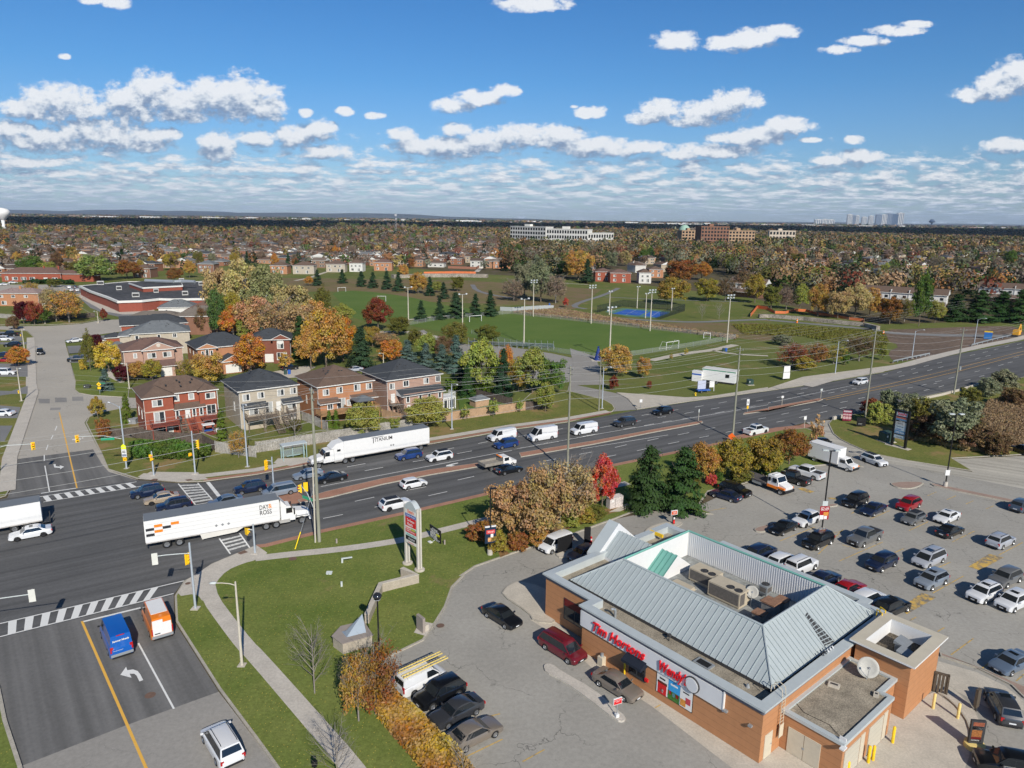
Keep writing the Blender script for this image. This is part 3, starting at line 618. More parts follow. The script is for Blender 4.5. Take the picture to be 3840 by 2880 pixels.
def ringband(mb,A,B,za,zb,m=0):
 n=len(A);mb.add([(x,y,za)for x,y in A]+[(x,y,zb)for x,y in B],[(i,(i+1)%n,n+(i+1)%n,n+i)for i in range(n)],m)
ringband(mb,mid,mid,H0-.55,H0-.35,1);ringband(mb,mid,out,H0-.35,H0-.18,1);ringband(mb,out,out,H0-.18,H0,0);ringband(mb,out,inn,H0,H0+.03,0);ringband(mb,inn,inn,H0+.03,4.0,0)
ringband(mb,foot,mid,H0-.55,H0-.551,1)
mb.build('parapet',[CAPM,CAPD],rest)
MB().flat(inset(foot,.5),4.12).build('flat_roof',GRAV,rest)
ex0,ex1,ey0,ey1,ez=3.1,21.3,1.1,24.1,4.45
ix0,ix1,iy0,iy1,iz=6.9,17.9,4.5,20.4,7.1
mb=MB()
E4=[(ex0,ey0,ez),(ex1,ey0,ez),(ex1,ey1,ez),(ex0,ey1,ez)];I4=[(ix0,iy0,iz),(ix1,iy0,iz),(ix1,iy1,iz),(ix0,iy1,iz)]
for i in range(4):mb.quad(E4[i],E4[(i+1)%4],I4[(i+1)%4],I4[i],0)
B4=[(x,y,4.13)for x,y,_ in E4]
for i in range(4):mb.quad(B4[i],B4[(i+1)%4],E4[(i+1)%4],E4[i],2)
def seams(mb,a,b,c,d,step=.60,m=1,h=.06,w=.04):
 """ribs up the slope; a-b is the eave, d-c the ridge, ribs run perpendicular to the eave"""
 a,b,c,d=map(Vector,(a,b,c,d));e=(b-a).normalized();L=(b-a).length
 nrm=(b-a).cross(d-a).normalized();up=nrm.cross(e).normalized()
 H=(d-a).dot(up);dl=(d-a).dot(e);dr=L-(c-a).dot(e)
 t=step/2
 while t<L:
  hh=H
  if dl>0 and t<dl:hh=min(hh,H*t/dl)
  if dr>0 and t>L-dr:hh=min(hh,H*(L-t)/dr)
  s0=0
  if hh>.15:
   p=a+e*t;q=p+up*hh
   vs=[p-e*w/2,p+e*w/2,q+e*w/2,q-e*w/2];vs+=[v_+nrm*h for v_ in vs]
   mb.add(vs,[(4,5,6,7),(0,4,7,3),(1,2,6,5)],m)
  t+=step
for i in range(4):seams(mb,E4[i],E4[(i+1)%4],I4[(i+1)%4],I4[i])
for i in range(4):
 mb.tube(Vector(E4[i])+Vector((0,0,.03)),Vector(I4[i])+Vector((0,0,.03)),.09,n=6,m=0)
 p,q=Vector(I4[i]),Vector(I4[(i+1)%4]);mb.tube(p,q,.12,n=6,m=3 if i in(1,2)else 0)
mb.build('metal_roof',[SEAM,SD_,DKM_,TEAL],rest)
mb=MB();W4=[(ix0+.05,iy0+.05),(ix1-.05,iy0+.05),(ix1-.05,iy1-.05),(ix0+.05,iy1-.05)]
for i in range(4):
 a,b=W4[i],W4[(i+1)%4];mb.quad((b[0],b[1],4.2),(a[0],a[1],4.2),(a[0],a[1],iz-.02),(b[0],b[1],iz-.02),0 if i in(1,3)else 1)
x_=iy0
while x_<iy1:
 mb.box(ix1-.11,x_,4.25,ix1-.055,x_+.09,iz-.12,1);x_+=.25
mb.build('well_wall',[CORR,WHITE],rest)
MB().flat(W4,4.21).build('well_floor',mat('roof_membrane',(.27,.28,.27),.8,.2,.5,scale2=3),rest)
def gable(name,xc,hw,zr,ze,y0,y1,mats,seam=True,endm=None,parent=None):
 mb=MB();l,r_=xc-hw,xc+hw
 mb.quad((l,y1,ze),(l,y0,ze),(xc,y0,zr),(xc,y1,zr),0);mb.quad((r_,y0,ze),(r_,y1,ze),(xc,y1,zr),(xc,y0,zr),0)
 for y in(y0,y1):mb.add([(l,y,ze),(r_,y,ze),(xc,y,zr)],[(0,1,2)],2)
 mb.quad((l,y0,4.13),(l,y1,4.13),(l,y1,ze),(l,y0,ze),2);mb.quad((r_,y0,4.13),(r_,y1,4.13),(r_,y1,ze),(r_,y0,ze),2)
 mb.quad((l,y0,4.13),(r_,y0,4.13),(r_,y0,ze),(l,y0,ze),2)
 if seam:
  seams(mb,(l,y1,ze),(l,y0,ze),(xc,y0,zr),(xc,y1,zr));seams(mb,(r_,y0,ze),(r_,y1,ze),(xc,y1,zr),(xc,y0,zr))
 return mb.build(name,mats,parent)
gable('porch_roof',12.5,2.7,6.7,4.5,20.45,26.0,[SEAM,SD_,OFFW],parent=rest)
gable('gable_cap',12.5,3.5,7.55,4.55,26.0,27.5,[CAPM,SD_,OFFW],seam=False,parent=rest)
gable('well_dormer',13.1,2.3,6.4,4.7,18.2,20.34,[TEAL,mat('teal_seam',(.09,.25,.21),.5,0),WHITE],parent=rest)
mb=MB();sl=(iz-ez)/(iy0-ey0)
def onslope(x,y,k=.012):return(x,y-k*.6,ez+(y-ey0)*sl+k)
q=[onslope(12.7,3.65),onslope(12.0,3.55),onslope(11.9,1.25),onslope(13.5,1.2)];q=[onslope(13.0,3.7),onslope(12.45,3.6),onslope(12.0,1.35),onslope(13.5,1.2)]
mb.add(q,[(0,1,2,3)],0)
for k in range(9):
 t=(k+.5)/9;a_=Vector(q[0]).lerp(Vector(q[3]),t);b_=Vector(q[1]).lerp(Vector(q[2]),t);mb.tube(a_,b_,.045,n=5,m=1)
mb.build('roof_louvre',[DKM_,SEAM],rest)
mb=MB();mb.box(-.16,3.4,2.75,0,19.35,4.34,0);mb.box(-.16,19.3,2.75,1.5,19.42,4.34,0);mb.build('sign_band',OFFW,rest)
mb=MB();mb.box(-.2,3.33,2.7,.0,3.42,4.5);mb.build('downpipe',WHITE,rest)
rot=(R(90),0,R(-90))
text('Tim Hortons',1.35,REDL,rest,(-.22,17.9,3.05),rot,width=6.3,shear=.3,bold=.014,depth=.09)
text("Wendy's",1.3,REDL,rest,(-.22,9.9,3.1),rot,width=3.0,shear=.25,bold=.014,depth=.09)
mb=MB();c=(-.16,6.35,3.5)
def disc(mb,c,rx,rz_,t,m,n=28):
 vs=[]
 for xo in(0,-t):
  for i in range(n):
   a=2*math.pi*i/n;vs.append((c[0]+xo,c[1]+rx*math.cos(a),c[2]+rz_*math.sin(a)))
 mb.add(vs,[tuple(range(n,2*n)),*[(i,(i+1)%n,n+(i+1)%n,n+i)for i in range(n)]],m)
disc(mb,c,.72,.72,.12,0);disc(mb,(-.29,6.35,3.5),.64,.64,.02,1);disc(mb,(-.312,6.35,3.5),.56,.56,.01,2)
mb.build('round_emblem',[DKM_,WHITE,mat('pale_grey',(.62,.64,.66),.5,0)],rest)
def poster(y1,y0,z0,z1,parts,mname):
 mb=MB();mb.box(-.05,y0,z0,0,y1,z1,0);o=mb.build('poster',[parts[0]],rest)
 for(a,b,c_,d,m_)in parts[1:]:
  w_=y1-y0;h_=z1-z0
  MB().box(-.062,y1-b*w_,z0+c_*h_,-.05,y1-a*w_,z0+d*h_).build(mname,m_,o)
 return o
PW_=mat('poster_white',(.75,.75,.73),.4,0);PBL=mat('poster_sky',(.04,.33,.68),.4,.15,1.5);PGR=mat('poster_green',(.05,.16,.03),.4,.5,6)
mb=MB();mb.box(-.03,6.28,.72,0,10.12,2.78);mb.build('poster_frame',BLACK,rest)
poster(10.06,8.85,.78,2.72,[PW_,(.12,.88,.0,.52,RED),(.08,.92,.50,.62,mat('coffee',(.10,.03,.02),.4,.4,8)),(.36,.62,.08,.26,PW_),(.25,.75,.72,.80,DKM_)],'print')
poster(8.82,7.60,.78,2.72,[PBL,(0,1,0,.42,PGR),(.1,.3,.25,.42,RED),(.4,.6,.2,.40,mat('pale_blue',(.3,.6,.75),.4,0)),(.7,.9,.22,.40,REDL),(.2,.8,.72,.80,PW_)],'print')
poster(7.57,6.34,.78,2.72,[PW_,(.05,.50,.05,.38,mat('food_orange',(.60,.26,.05),.5,.5,8)),(.48,.88,.25,.55,mat('cup_red',(.50,.06,.08),.4,0)),(.25,.75,.72,.78,DKM_)],'print')
mb=MB();mb.box(-.04,11.35,.95,0,13.25,2.7);mb.box(-.09,11.3,.85,0,13.3,.97);dw=mb.build('drive_through_window',DKM_,rest)
mb=MB();mb.box(-.06,11.5,1.15,-.045,12.2,2.3);mb.box(-.06,12.4,1.15,-.045,13.1,2.3);mb.build('pane',DGLASS,dw)
mb=MB();mb.add([(0,11.2,3.0),(0,13.45,3.0),(-.95,13.45,2.55),(-.95,11.2,2.55),(-.95,13.45,2.3),(-.95,11.2,2.3),(0,11.2,2.4),(0,13.45,2.4)],[(0,1,2,3),(3,2,4,5),(0,3,5,6),(1,7,4,2)]);mb.build('awning',mat('navy_awning',(.012,.018,.03),.7,.1),rest)
MB().box(-.14,11.0,1.05,0,11.35,1.35).build('payment_box',RED,rest)
MB().tube((-.2,13.6,0),(-.2,13.6,2.2),.09).build('guard_post',YEL,rest)
mb=MB();mb.box(1.50,20.3,1.0,1.56,23.4,3.35);sw=mb.build('dining_window',DKM_,rest)
mb=MB();mb.box(1.485,20.45,1.1,1.5,21.8,2.5);mb.box(1.485,21.9,1.1,1.5,23.25,2.5);mb.build('pane',DGLASS,sw);MB().box(1.46,20.4,2.55,1.5,23.3,3.3).build('awning_panel',mat('maroon',(.14,.012,.012),.6,0),sw)
AN=3.45
ann=[(2.95,-4.9),(11.3,-4.9),(11.3,-4.0),(14.05,-4.0),(14.05,-.02),(2.95,-.02)]
MB().prism(ann,0,AN-.3,cap=False).build('annex_wall',CLAD,rest)
mb=MB();o_=inset(ann,-.12);i_=inset(ann,.28);ringband(mb,inset(ann,-.02),inset(ann,-.02),AN-.3,AN-.28,1);ringband(mb,o_,o_,AN-.28,AN);ringband(mb,o_,i_,AN,AN+.02);ringband(mb,i_,i_,AN+.02,AN-.2);mb.build('annex_parapet',[CAPM,CAPD],rest)
MB().flat(inset(ann,.2),AN-.14).build('annex_roof',GRAV,rest)
TH=5.35
tw=[(14.15,-5.0),(20.5,-5.0),(20.5,-.4),(14.15,-.4)]
MB().prism(tw,0,TH-.4,cap=False).build('tower_wall',CLAD,rest)
mb=MB();o_=inset(tw,-.42);m_=inset(tw,-.05);i_=inset(tw,.55)
ringband(mb,m_,m_,TH-.45,TH-.3,1);ringband(mb,m_,o_,TH-.3,TH-.16,2);ringband(mb,o_,o_,TH-.16,TH,2);ringband(mb,o_,i_,TH,TH+.02,0);ringband(mb,i_,i_,TH+.02,3.75,2)
mb.build('tower_cornice',[mat('cornice_beige',(.52,.47,.37),.6,.05,1),CAPD,WHITE],rest)
MB().flat(inset(tw,.5),4.0).build('tower_roof',mat('wet_gravel',(.12,.10,.075),.9,.5,.9,scale2=6),rest)
DOORM=mat('door_beige',(.56,.50,.39),.6,.06,2)
mb=MB();mb.box(2.90,-3.3,.05,2.95,-2.0,2.25);mb.box(2.90,-1.95,.05,2.95,-.65,2.25);dd=mb.build('double_door',DOORM,rest);MB().box(2.87,-2.05,1.0,2.90,-1.9,1.15).build('handle',METAL,dd)
mb=MB();mb.box(.55,-.05,.05,1.65,-.0,2.2);d1=mb.build('service_door',DOORM,rest);MB().box(1.48,-.09,1.0,1.55,-.05,1.12).build('handle',METAL,d1)
for x0 in(3.3,7.35):
 mb=MB();mb.box(x0,-4.96,.05,x0+2.5,-4.9,2.5);rd=mb.build('roller_door',boards('roller_slats_%d'%int(x0),(.50,.46,.37),(.36,.33,.27),2.2,amt=.08),rest)
 MB().box(x0+2.65,-4.95,.05,x0+3.35,-4.9,2.55).build('side_door',DOORM,rest)
mb=MB()
for k in(0,.5):mb.tube((2.2+k,-.25,1.3),(2.2+k,-.25,4.9),.03,n=5)
for k in range(12):mb.tube((2.2,-.25,1.5+k*.3),(2.7,-.25,1.5+k*.3),.02,n=4)
for k in(0,.5):mb.path([(2.2+k,-.25,4.9),(2.2+k,-.15,5.6),(2.2+k,.35,5.8),(2.2+k,.75,5.5),(2.2+k,.75,4.95)],.03,5)
ld=mb.build('roof_ladder',CREAM,rest);MB().box(2.15,-.32,1.35,2.75,-.29,2.5).build('ladder_guard',CREAM,ld)
mb=MB();mb.cbox((3.1,-4.75,AN+.15),(.12,.5,.3));mb.cbox((2.7,-5.0,AN-.25),(.55,.35,.12));mb.build('flood_light',WHITE,rest)
MB().path([(3.2,-4.7,AN),(4.2,-3.2,AN-.12),(4.0,-1.2,AN-.12),(4.6,-.2,AN-.1)],.02,4).build('power_cable',BLACK,rest)
for x,y in((-.06,3.1),(-.06,.9)):
 MB().cbox((x-.1,y,2.9),(.25,.3,.16)).build('wall_lamp',METAL,rest)
for k in range(5):
 mb=MB();x=10.1+k*.42;mb.path([(x,.75,4.2),(x,.75,5.0),(x-.05,.55,5.15),(x-.1,.4,5.0)],.05,6);mb.build('vent_pipe',WHITE if k>1 else DKM_,rest)
mb=MB()
for x in(20.2,20.9):mb.path([(x,.5,4.9),(x,.5,5.6),(x-.3,-.1,5.6),(x-.3,-.1,4.9)],.05,5)
mb.build('roof_handrail',YEL,rest)
MB().cbox((18.6,25.4,4.75),(.25,1.9,.35)).build('yellow_beam',YEL,rest)
def hvac(label,x,y,z,sx,sy,sz,fans=2,hood=True,rz=0,m=TAN,louvre=True):
 p=rl(x,y,z);t=thing('rooftop_unit',label,'air conditioner',p,RZ+rz,'rooftop units')
 mb=MB();mb.box(-sx/2,-sy/2,.2,sx/2,sy/2,sz);mb.box(-sx/2+.1,-sy/2+.1,0,sx/2-.1,sy/2-.1,.2);mb.build('cabinet',[m],t)
 for k in range(fans):
  f=MB();cx_,cy_=-sx/2+.55,-sy/2+.5+k*.9;f.lathe([(.40,sz),(.40,sz+.06),(.34,sz+.06),(.34,sz+.01),(0,sz+.01)],16,(cx_,cy_,0));f.lathe([(0,sz+.07),(.1,sz+.07),(.1,sz+.01)],10,(cx_,cy_,0));f.build('fan',DKM_,t)
 if louvre:
  l=MB();l.box(-sx/2-.012,-sy/2+.12,.35,-sx/2,sy/2-.12,sz-.15);l.box(-sx/2+.1,-sy/2-.012,.35,-sx/2+.9,-sy/2,sz-.15);l.build('coil_grille',mat('coil_grey',(.13,.12,.11),.7,.2,4),t)
 if hood:
  h=MB();h.add([(sx/2,-sy/2+.2,sz*.8),(sx/2,sy/2-.2,sz*.8),(sx/2+.7,sy/2-.2,sz*.4),(sx/2+.7,-sy/2+.2,sz*.4),(sx/2,-sy/2+.2,sz*.35),(sx/2,sy/2-.2,sz*.35)],[(0,1,2,3),(0,3,4),(1,5,2)]);h.build('intake_hood',m,t)
 return t
hvac('large beige rooftop unit with twin fans beside the white dish',12.9,11.7,4.21,1.9,3.6,1.7,rz=R(90)-R(90))
hvac('beige rooftop unit with twin fans nearest the teal dormer',14.0,15.2,4.21,1.8,2.9,1.5)
hvac('low pale rooftop unit half hidden by the long roof edge',10.0,15.4,4.21,1.7,2.2,1.0,fans=0,louvre=False)
hvac('small flat beige rooftop box near the long ridge',9.6,12.6,4.21,1.4,1.8,.8,fans=0,louvre=False,hood=False)
hvac('small grey condenser with one fan against the ribbed white wall',16.2,9.7,4.6,.9,.9,1.0,fans=1,hood=False,m=METAL)
RUST=mat('rusty_lid',(.25,.14,.09),.8,.3,4)
for lab,x,y,s_ in(('rusty lidded exhaust housing, smaller of the pair by the corner',11.4,7.4,.95),('rusty lidded exhaust housing, larger one beside the dish',13.5,7.5,1.25),('dark exhaust housing in the shaded corner of the roof well',15.2,7.3,1.0)):
 p=rl(x,y,4.21);t=thing('exhaust_fan',lab,'exhaust fan',p,RZ,'rooftop exhausts');h_=s_*1.15
 mb=MB();mb.box(-s_/2,-s_/2,0,s_/2,s_/2,h_);mb.build('housing',mat('sheet_metal',(.27,.27,.27),.5,.2,3,metal=.4),t)
 mb=MB();mb.box(-s_*.58,-s_*.58,h_,s_*.58,s_*.58,h_+.14);mb.build('lid',RUST,t)
t=thing('gas_pipe','yellow gas pipe running across the floor of the roof well','pipe',rl(0,0,0),RZ)
MB().path([(9.6,13.4,4.35),(9.8,6.6,4.35),(14.5,6.2,4.35)],.05,6).build('pipe',YEL,t)
def dish(label,x,y,z,r_,az,el,post=1.0,group='satellite dishes'):
 p=rl(x,y,z);t=thing('satellite_dish',label,'satellite dish',p,0,group)
 f=Vector((math.cos(az)*math.cos(el),math.sin(az)*math.cos(el),math.sin(el)));q=f.to_track_quat('Z','Y').to_matrix().to_4x4();c=Vector((0,0,post+r_*.9))
 prof=[(0,-.18*r_),(r_*.35,-.15*r_),(r_*.7,-.06*r_),(r_,.06*r_),(r_*1.02,.03*r_),(r_*.7,-.10*r_),(0,-.22*r_)]
 mb=MB();mb.lathe(prof,28);mb.v=[tuple(c+(q@Vector(v_)))for v_ in mb.v];mb.build('reflector',mat('dish_white',(.42,.41,.37),.5,.10,2.5),t,True)
 mb=MB();mb.tube(c-f*.1,(0,0,0),.05,n=6);mb.path([c+q@Vector((0,-r_,0)),c+f*r_*1.0],.02,5);mb.cbox(c+f*r_*1.0,(.14,.14,.14));mb.build('mount',METAL,t)
 if r_>.9:
  mb=MB()
  for a in range(4):mb.path([(0,0,.35),(1.2*math.cos(a*1.57+.5),1.2*math.sin(a*1.57+.5),.05)],.04,5)
  for i in range(4):
   for j in range(2):mb.cbox((-.4+i*.42,-.9+j*.45,.1),(.36,.2,.19))
  mb.build('ballast',CONC,t)
 return t
dish('large round white dish on the lower gravel roof',12.2,-2.4,AN-.13,.85,R(-112),R(28),.35)
dish('white dish on a thin mast in the roof well',13.6,9.6,4.21,.60,R(-112),R(24),1.0)
for lab,x,y in(('concrete block lying near the raised wall of the lower roof',9.1,-1.1),('concrete block near the outer edge of the lower roof',10.6,-3.9)):
 t=thing('concrete_block',lab,'block',rl(x,y,AN-.14),RZ+.3);MB().box(-.28,-.45 if y>-2 else-.2,0,.28,.45 if y>-2 else .2,.22).build('block',CONC,t)
 MB().box(-.12,-.3 if y>-2 else-.1,.22,.12,.3 if y>-2 else .1,.225).build('hollow',DKM_,t)
for lab,x,y,sx_,h_ in(('two grey exhaust boxes on the tower roof, front one',16.6,-3.6,1.1,.6),('two grey exhaust boxes on the tower roof, rear one',17.9,-2.9,1.3,.75)):
 t=thing('roof_exhaust',lab.replace('two grey exhaust boxes','grey sloped exhaust box'),'exhaust fan',rl(x,y,4.0),RZ,'tower roof exhausts')
 mb=MB();mb.box(-sx_/2,-.45,0,sx_/2,.45,h_);mb.build('housing',METAL,t);mb=MB();mb.add([(-sx_/2-.1,-.55,h_),(sx_/2+.1,-.55,h_),(sx_/2+.1,.55,h_+.25),(-sx_/2-.1,.55,h_+.25),(sx_/2+.1,.55,h_-.05),(-sx_/2-.1,.55,h_-.05)],[(0,1,2,3),(3,2,4,5),(0,3,5),(1,4,2)]);mb.build('hood',METAL,t)
for lab,x,y,h_ in(('goose neck flue on the gravel strip above the first red letters',1.75,16.7,.9),('dark forked vent on the gravel strip mid way',2.6,11.0,.55),('small cone vent at the far right of the gravel strip',2.3,2.8,.35)):
 t=thing('roof_vent',lab,'vent',rl(x,y,4.12),RZ,'small roof vents');mb=MB()
 if h_>.8:mb.path([(0,0,0),(0,0,.75),(-.12,.1,.9),(-.3,.25,.85)],.12,10)
 elif h_>.5:mb.tube((0,0,0),(0,0,.3),.06);mb.cbox((.15,.1,.45),(.3,.25,.25));mb.tube((0,0,.3),(-.3,-.2,.5),.04)
 else:mb.tube((0,0,0),(0,0,.3),.2,.08)
 mb.build('flue',METAL if h_!=.55 else DKM_,t)
t=thing('roof_hatch','open dark roof hatch on the gravel strip above the emblem','hatch',rl(2.1,6.9,4.13),RZ)
MB().box(-.5,-.8,0,.5,.8,.12).build('frame',METAL,t);MB().box(-.35,-.6,.12,.35,.6,.13).build('opening',BLACK,t)
def bollard(label,p,h=1.3,r_=.12,m=YEL,group='yellow bollards'):
 t=thing('bollard',label,'bollard',p,0,group);MB().lathe([(r_,0),(r_,h-.05),(r_*.7,h),(0,h+.02)],12).build('post',m,t,True);return t
PY=mat('faded_yellow',(.72,.55,.20),.6,.06,3)
bollard('bright yellow bollard at the corner of the far roller door',g(3,3,1075,1440),1.5);bollard('bright yellow bollard left of the drainpipe between the roller doors',g(3,3,865,1612),1.5)
bollard('bright yellow bollard right of the drainpipe between the roller doors',g(3,3,905,1590),1.3);bollard('bright yellow bollard cut by the bottom of the frame',g(3,3,685,1720),1.2)
bollard('pale yellow bollard in the yard nearest the tower wall',g(3,3,1425,1145),1.45,m=PY);bollard('pale yellow bollard in the yard next to the kerb',g(3,3,1638,1230),1.45,m=PY)
t=thing('trash_bin','cream waste bin by the wall behind the tan sedan','bin',g(2,3,775,770),RZ);MB().box(-.3,-.3,0,.3,.3,.95).build('body',CREAM,t);MB().lathe([(.16,.95),(.16,1.25),(0,1.28)],10).build('flue',METAL,t)
def menu(label,p,rz,w,h,m=BLACK,prints=(),back=False):
 t=thing('menu_board',label,'menu board',p,rz,'drive-through boards');MB().box(-w/2,-.12,.45,w/2,.12,h).build('board',m,t);MB().box(-.1,-.08,0,.1,.08,.5).build('post',DKM_,t)
 for(x0,x1,z0,z1,m_)in prints:MB().box(x0*w-w/2,-.135,.45+z0*(h-.45),x1*w-w/2,-.12,.45+z1*(h-.45)).build('print',m_,t)
 return t
menu('wide black menu board seen from behind beside the small white van',g(2,2,455,1462),R(38),2.3,2.3)
menu('tall narrow black board beside the red cone',g(2,2,648,1400),R(5),.8,2.6)
menu('upright board with coloured burger prints on a yellow base',g(3,3,1780,1480),R(-6),1.1,2.5,DKM_,((.12,.88,.78,.94,mat('print_orange',(.28,.09,.05),.5,.4,9)),(.1,.8,.62,.76,BLACK),(.16,.76,.64,.74,PW_),(.1,.8,.30,.60,mat('burger_brown',(.30,.12,.04),.5,.5,8)),(.1,.8,.20,.29,MATS['maroon']),(.12,.8,.08,.18,BLACK),(.12,.7,.12,.17,PW_)))
MB().lathe([(.75,0),(.75,.40),(.5,.45),(0,.45)],20).build('base',PY,[o for o in bpy.data.objects if 'burger prints' in o.get('label','')][0])
menu('narrow dark clearance post beside the grey crossover',g(3,3,1790,1170),R(30),.5,2.2,mat('brown_board',(.10,.08,.06),.6,.1))
t=thing('traffic_cone','red marker post with white bands beside the tall black board','marker post',g(2,2,683,1400),0);mb=MB();mb.lathe([(.14,0),(.1,1.3),(0,1.35)],10);mb.build('post',RED,t);mb=MB();mb.lathe([(.125,.85),(.118,1.05)],10);mb.build('band',WHITE,t)
t=thing('drive_sign','red and white directional sign on a metal pole on the drive-through kerb','sign',g(2,3,905,1215,.17),R(25));MB().tube((0,0,0),(0,0,1.55),.04).build('pole',METAL,t);MB().box(-.42,-.05,1.2,.42,.05,1.8).build('board',WHITE,t);MB().box(-.38,-.07,1.25,.38,-.05,1.74).build('face',RED,t)
text('DRIVE THRU\nONLY',.13,WHITE,t,(0,-.075,1.58),align='CENTER',depth=.004)
MB().cbox((0,0,.15),(.3,.3,.3)).build('footing',WHITE,t)
t=thing('drive_sign','red arrow sign on a short stand on the oval island','sign',g(2,2,1395,1208,.15),R(20));MB().box(-.15,-.1,0,.15,.1,1.35).build('stand',BLACK,t);MB().box(-.5,-.08,1.35,.5,.08,2.0).build('board',WHITE,t);MB().box(-.45,-.1,1.42,.4,-.08,1.93).build('face',mat('sign_orange_red',(.55,.09,.03),.4,0),t)
MB().box(-.13,-.12,.1,.13,-.1,.6).build('print',RED,t);MB().box(-.1,-.125,.7,.1,-.1,1.0).build('print',WHITE,t)
text('ORDER\nHERE',.17,WHITE,t,(0,-.105,1.72),align='CENTER',depth=.004)
t=thing('fence_screen','dark timber screen standing beyond the tower corner','screen',g(3,3,1535,1030),R(60))
mb=MB();[mb.box(-.1,k*.28,0.1,-.02,k*.28+.2,1.9)for k in range(14)];mb.build('slat',mat('dark_timber',(.09,.07,.05),.8,.3,2),t);mb=MB();mb.box(-.15,-.1,0,.05,.05,2.1);mb.box(-.15,3.9,0,.05,4.05,2.1);mb.box(-.15,-.1,1.9,.08,4.05,2.05);mb.build('rail',MATS['dark_timber'],t)
PAINT=objcol('car_paint',rough=.28,coat=.9,spec=.5,metal=.0)
CGL=mat('car_glass',(.012,.016,.020),.04,0,spec=1.0);TYRE=mat('tyre_rubber',(.018,.018,.018),.85,.1,9);RIM=mat('wheel_rim',(.42,.43,.44),.3,0,metal=.8)
RIMD=mat('wheel_rim_dark',(.05,.05,.055),.35,0,metal=.6);LW_=mat('headlight_glass',(.62,.64,.66),.1,0,spec=1.0);LAMPR=mat('taillight_red',(.42,.01,.012),.15,0,spec=.9)
PLATE=mat('number_plate',(.66,.68,.70),.4,0);TRIM=mat('black_trim',(.022,.022,.024),.5,0);CHROME=mat('chrome',(.55,.56,.58),.15,0,metal=1.0)
WHLM={}
def wheel_meshes(r_,w,dark=False):
 k=(round(r_,2),round(w,2),dark)
 if k not in WHLM:
  a=MB();a.lathe([(r_*.62,-w/2),(r_*.93,-w/2),(r_,-w*.32),(r_,w*.32),(r_*.93,w/2),(r_*.62,w/2)],20,axis='y')
  b=MB();b.lathe([(0,w*.36),(r_*.2,w*.40),(r_*.24,w*.30),(r_*.55,w*.34),(r_*.63,w*.50),(r_*.63,-w*.5),(0,-w*.4)],20,axis='y')
  for i in range(5):
   t=i*2*math.pi/5;b.cbox((math.cos(t)*r_*.42,w*.37,math.sin(t)*r_*.42),(r_*.13,.02,r_*.13))
  WHLM[k]=(a.mesh('tyre',TYRE,True),b.mesh('rim',RIMD if dark else RIM,False))
 return WHLM[k]
def aW_(root,xs,hw,r_,w=.22,dark=False,dual=()):
 ty,ri=wheel_meshes(r_,w,dark)
 for i,x in enumerate(xs):
  for s_ in(1,-1):
   wh=bpy.data.objects.new('wheel',None);COL.objects.link(wh);wh.parent=root;wh.location=(x,s_*(hw-w/2),r_)
   if s_<0:wh.rotation_euler=(0,0,math.pi)
   wh.empty_display_size=.1
   link(ty,'tyre',wh);link(ri,'rim',wh)
   if i in dual:t2=link(ty,'tyre',wh);t2.location=(0,-w*1.15,0)
def interp(pl,x):
 if x<=pl[0][0]:return pl[0][1]
 for(a,b),(c,d)in zip(pl[:-1],pl[1:]):
  if x<=c:return b+(d-b)*(x-a)/(c-a)if c>a else d
 return pl[-1][1]
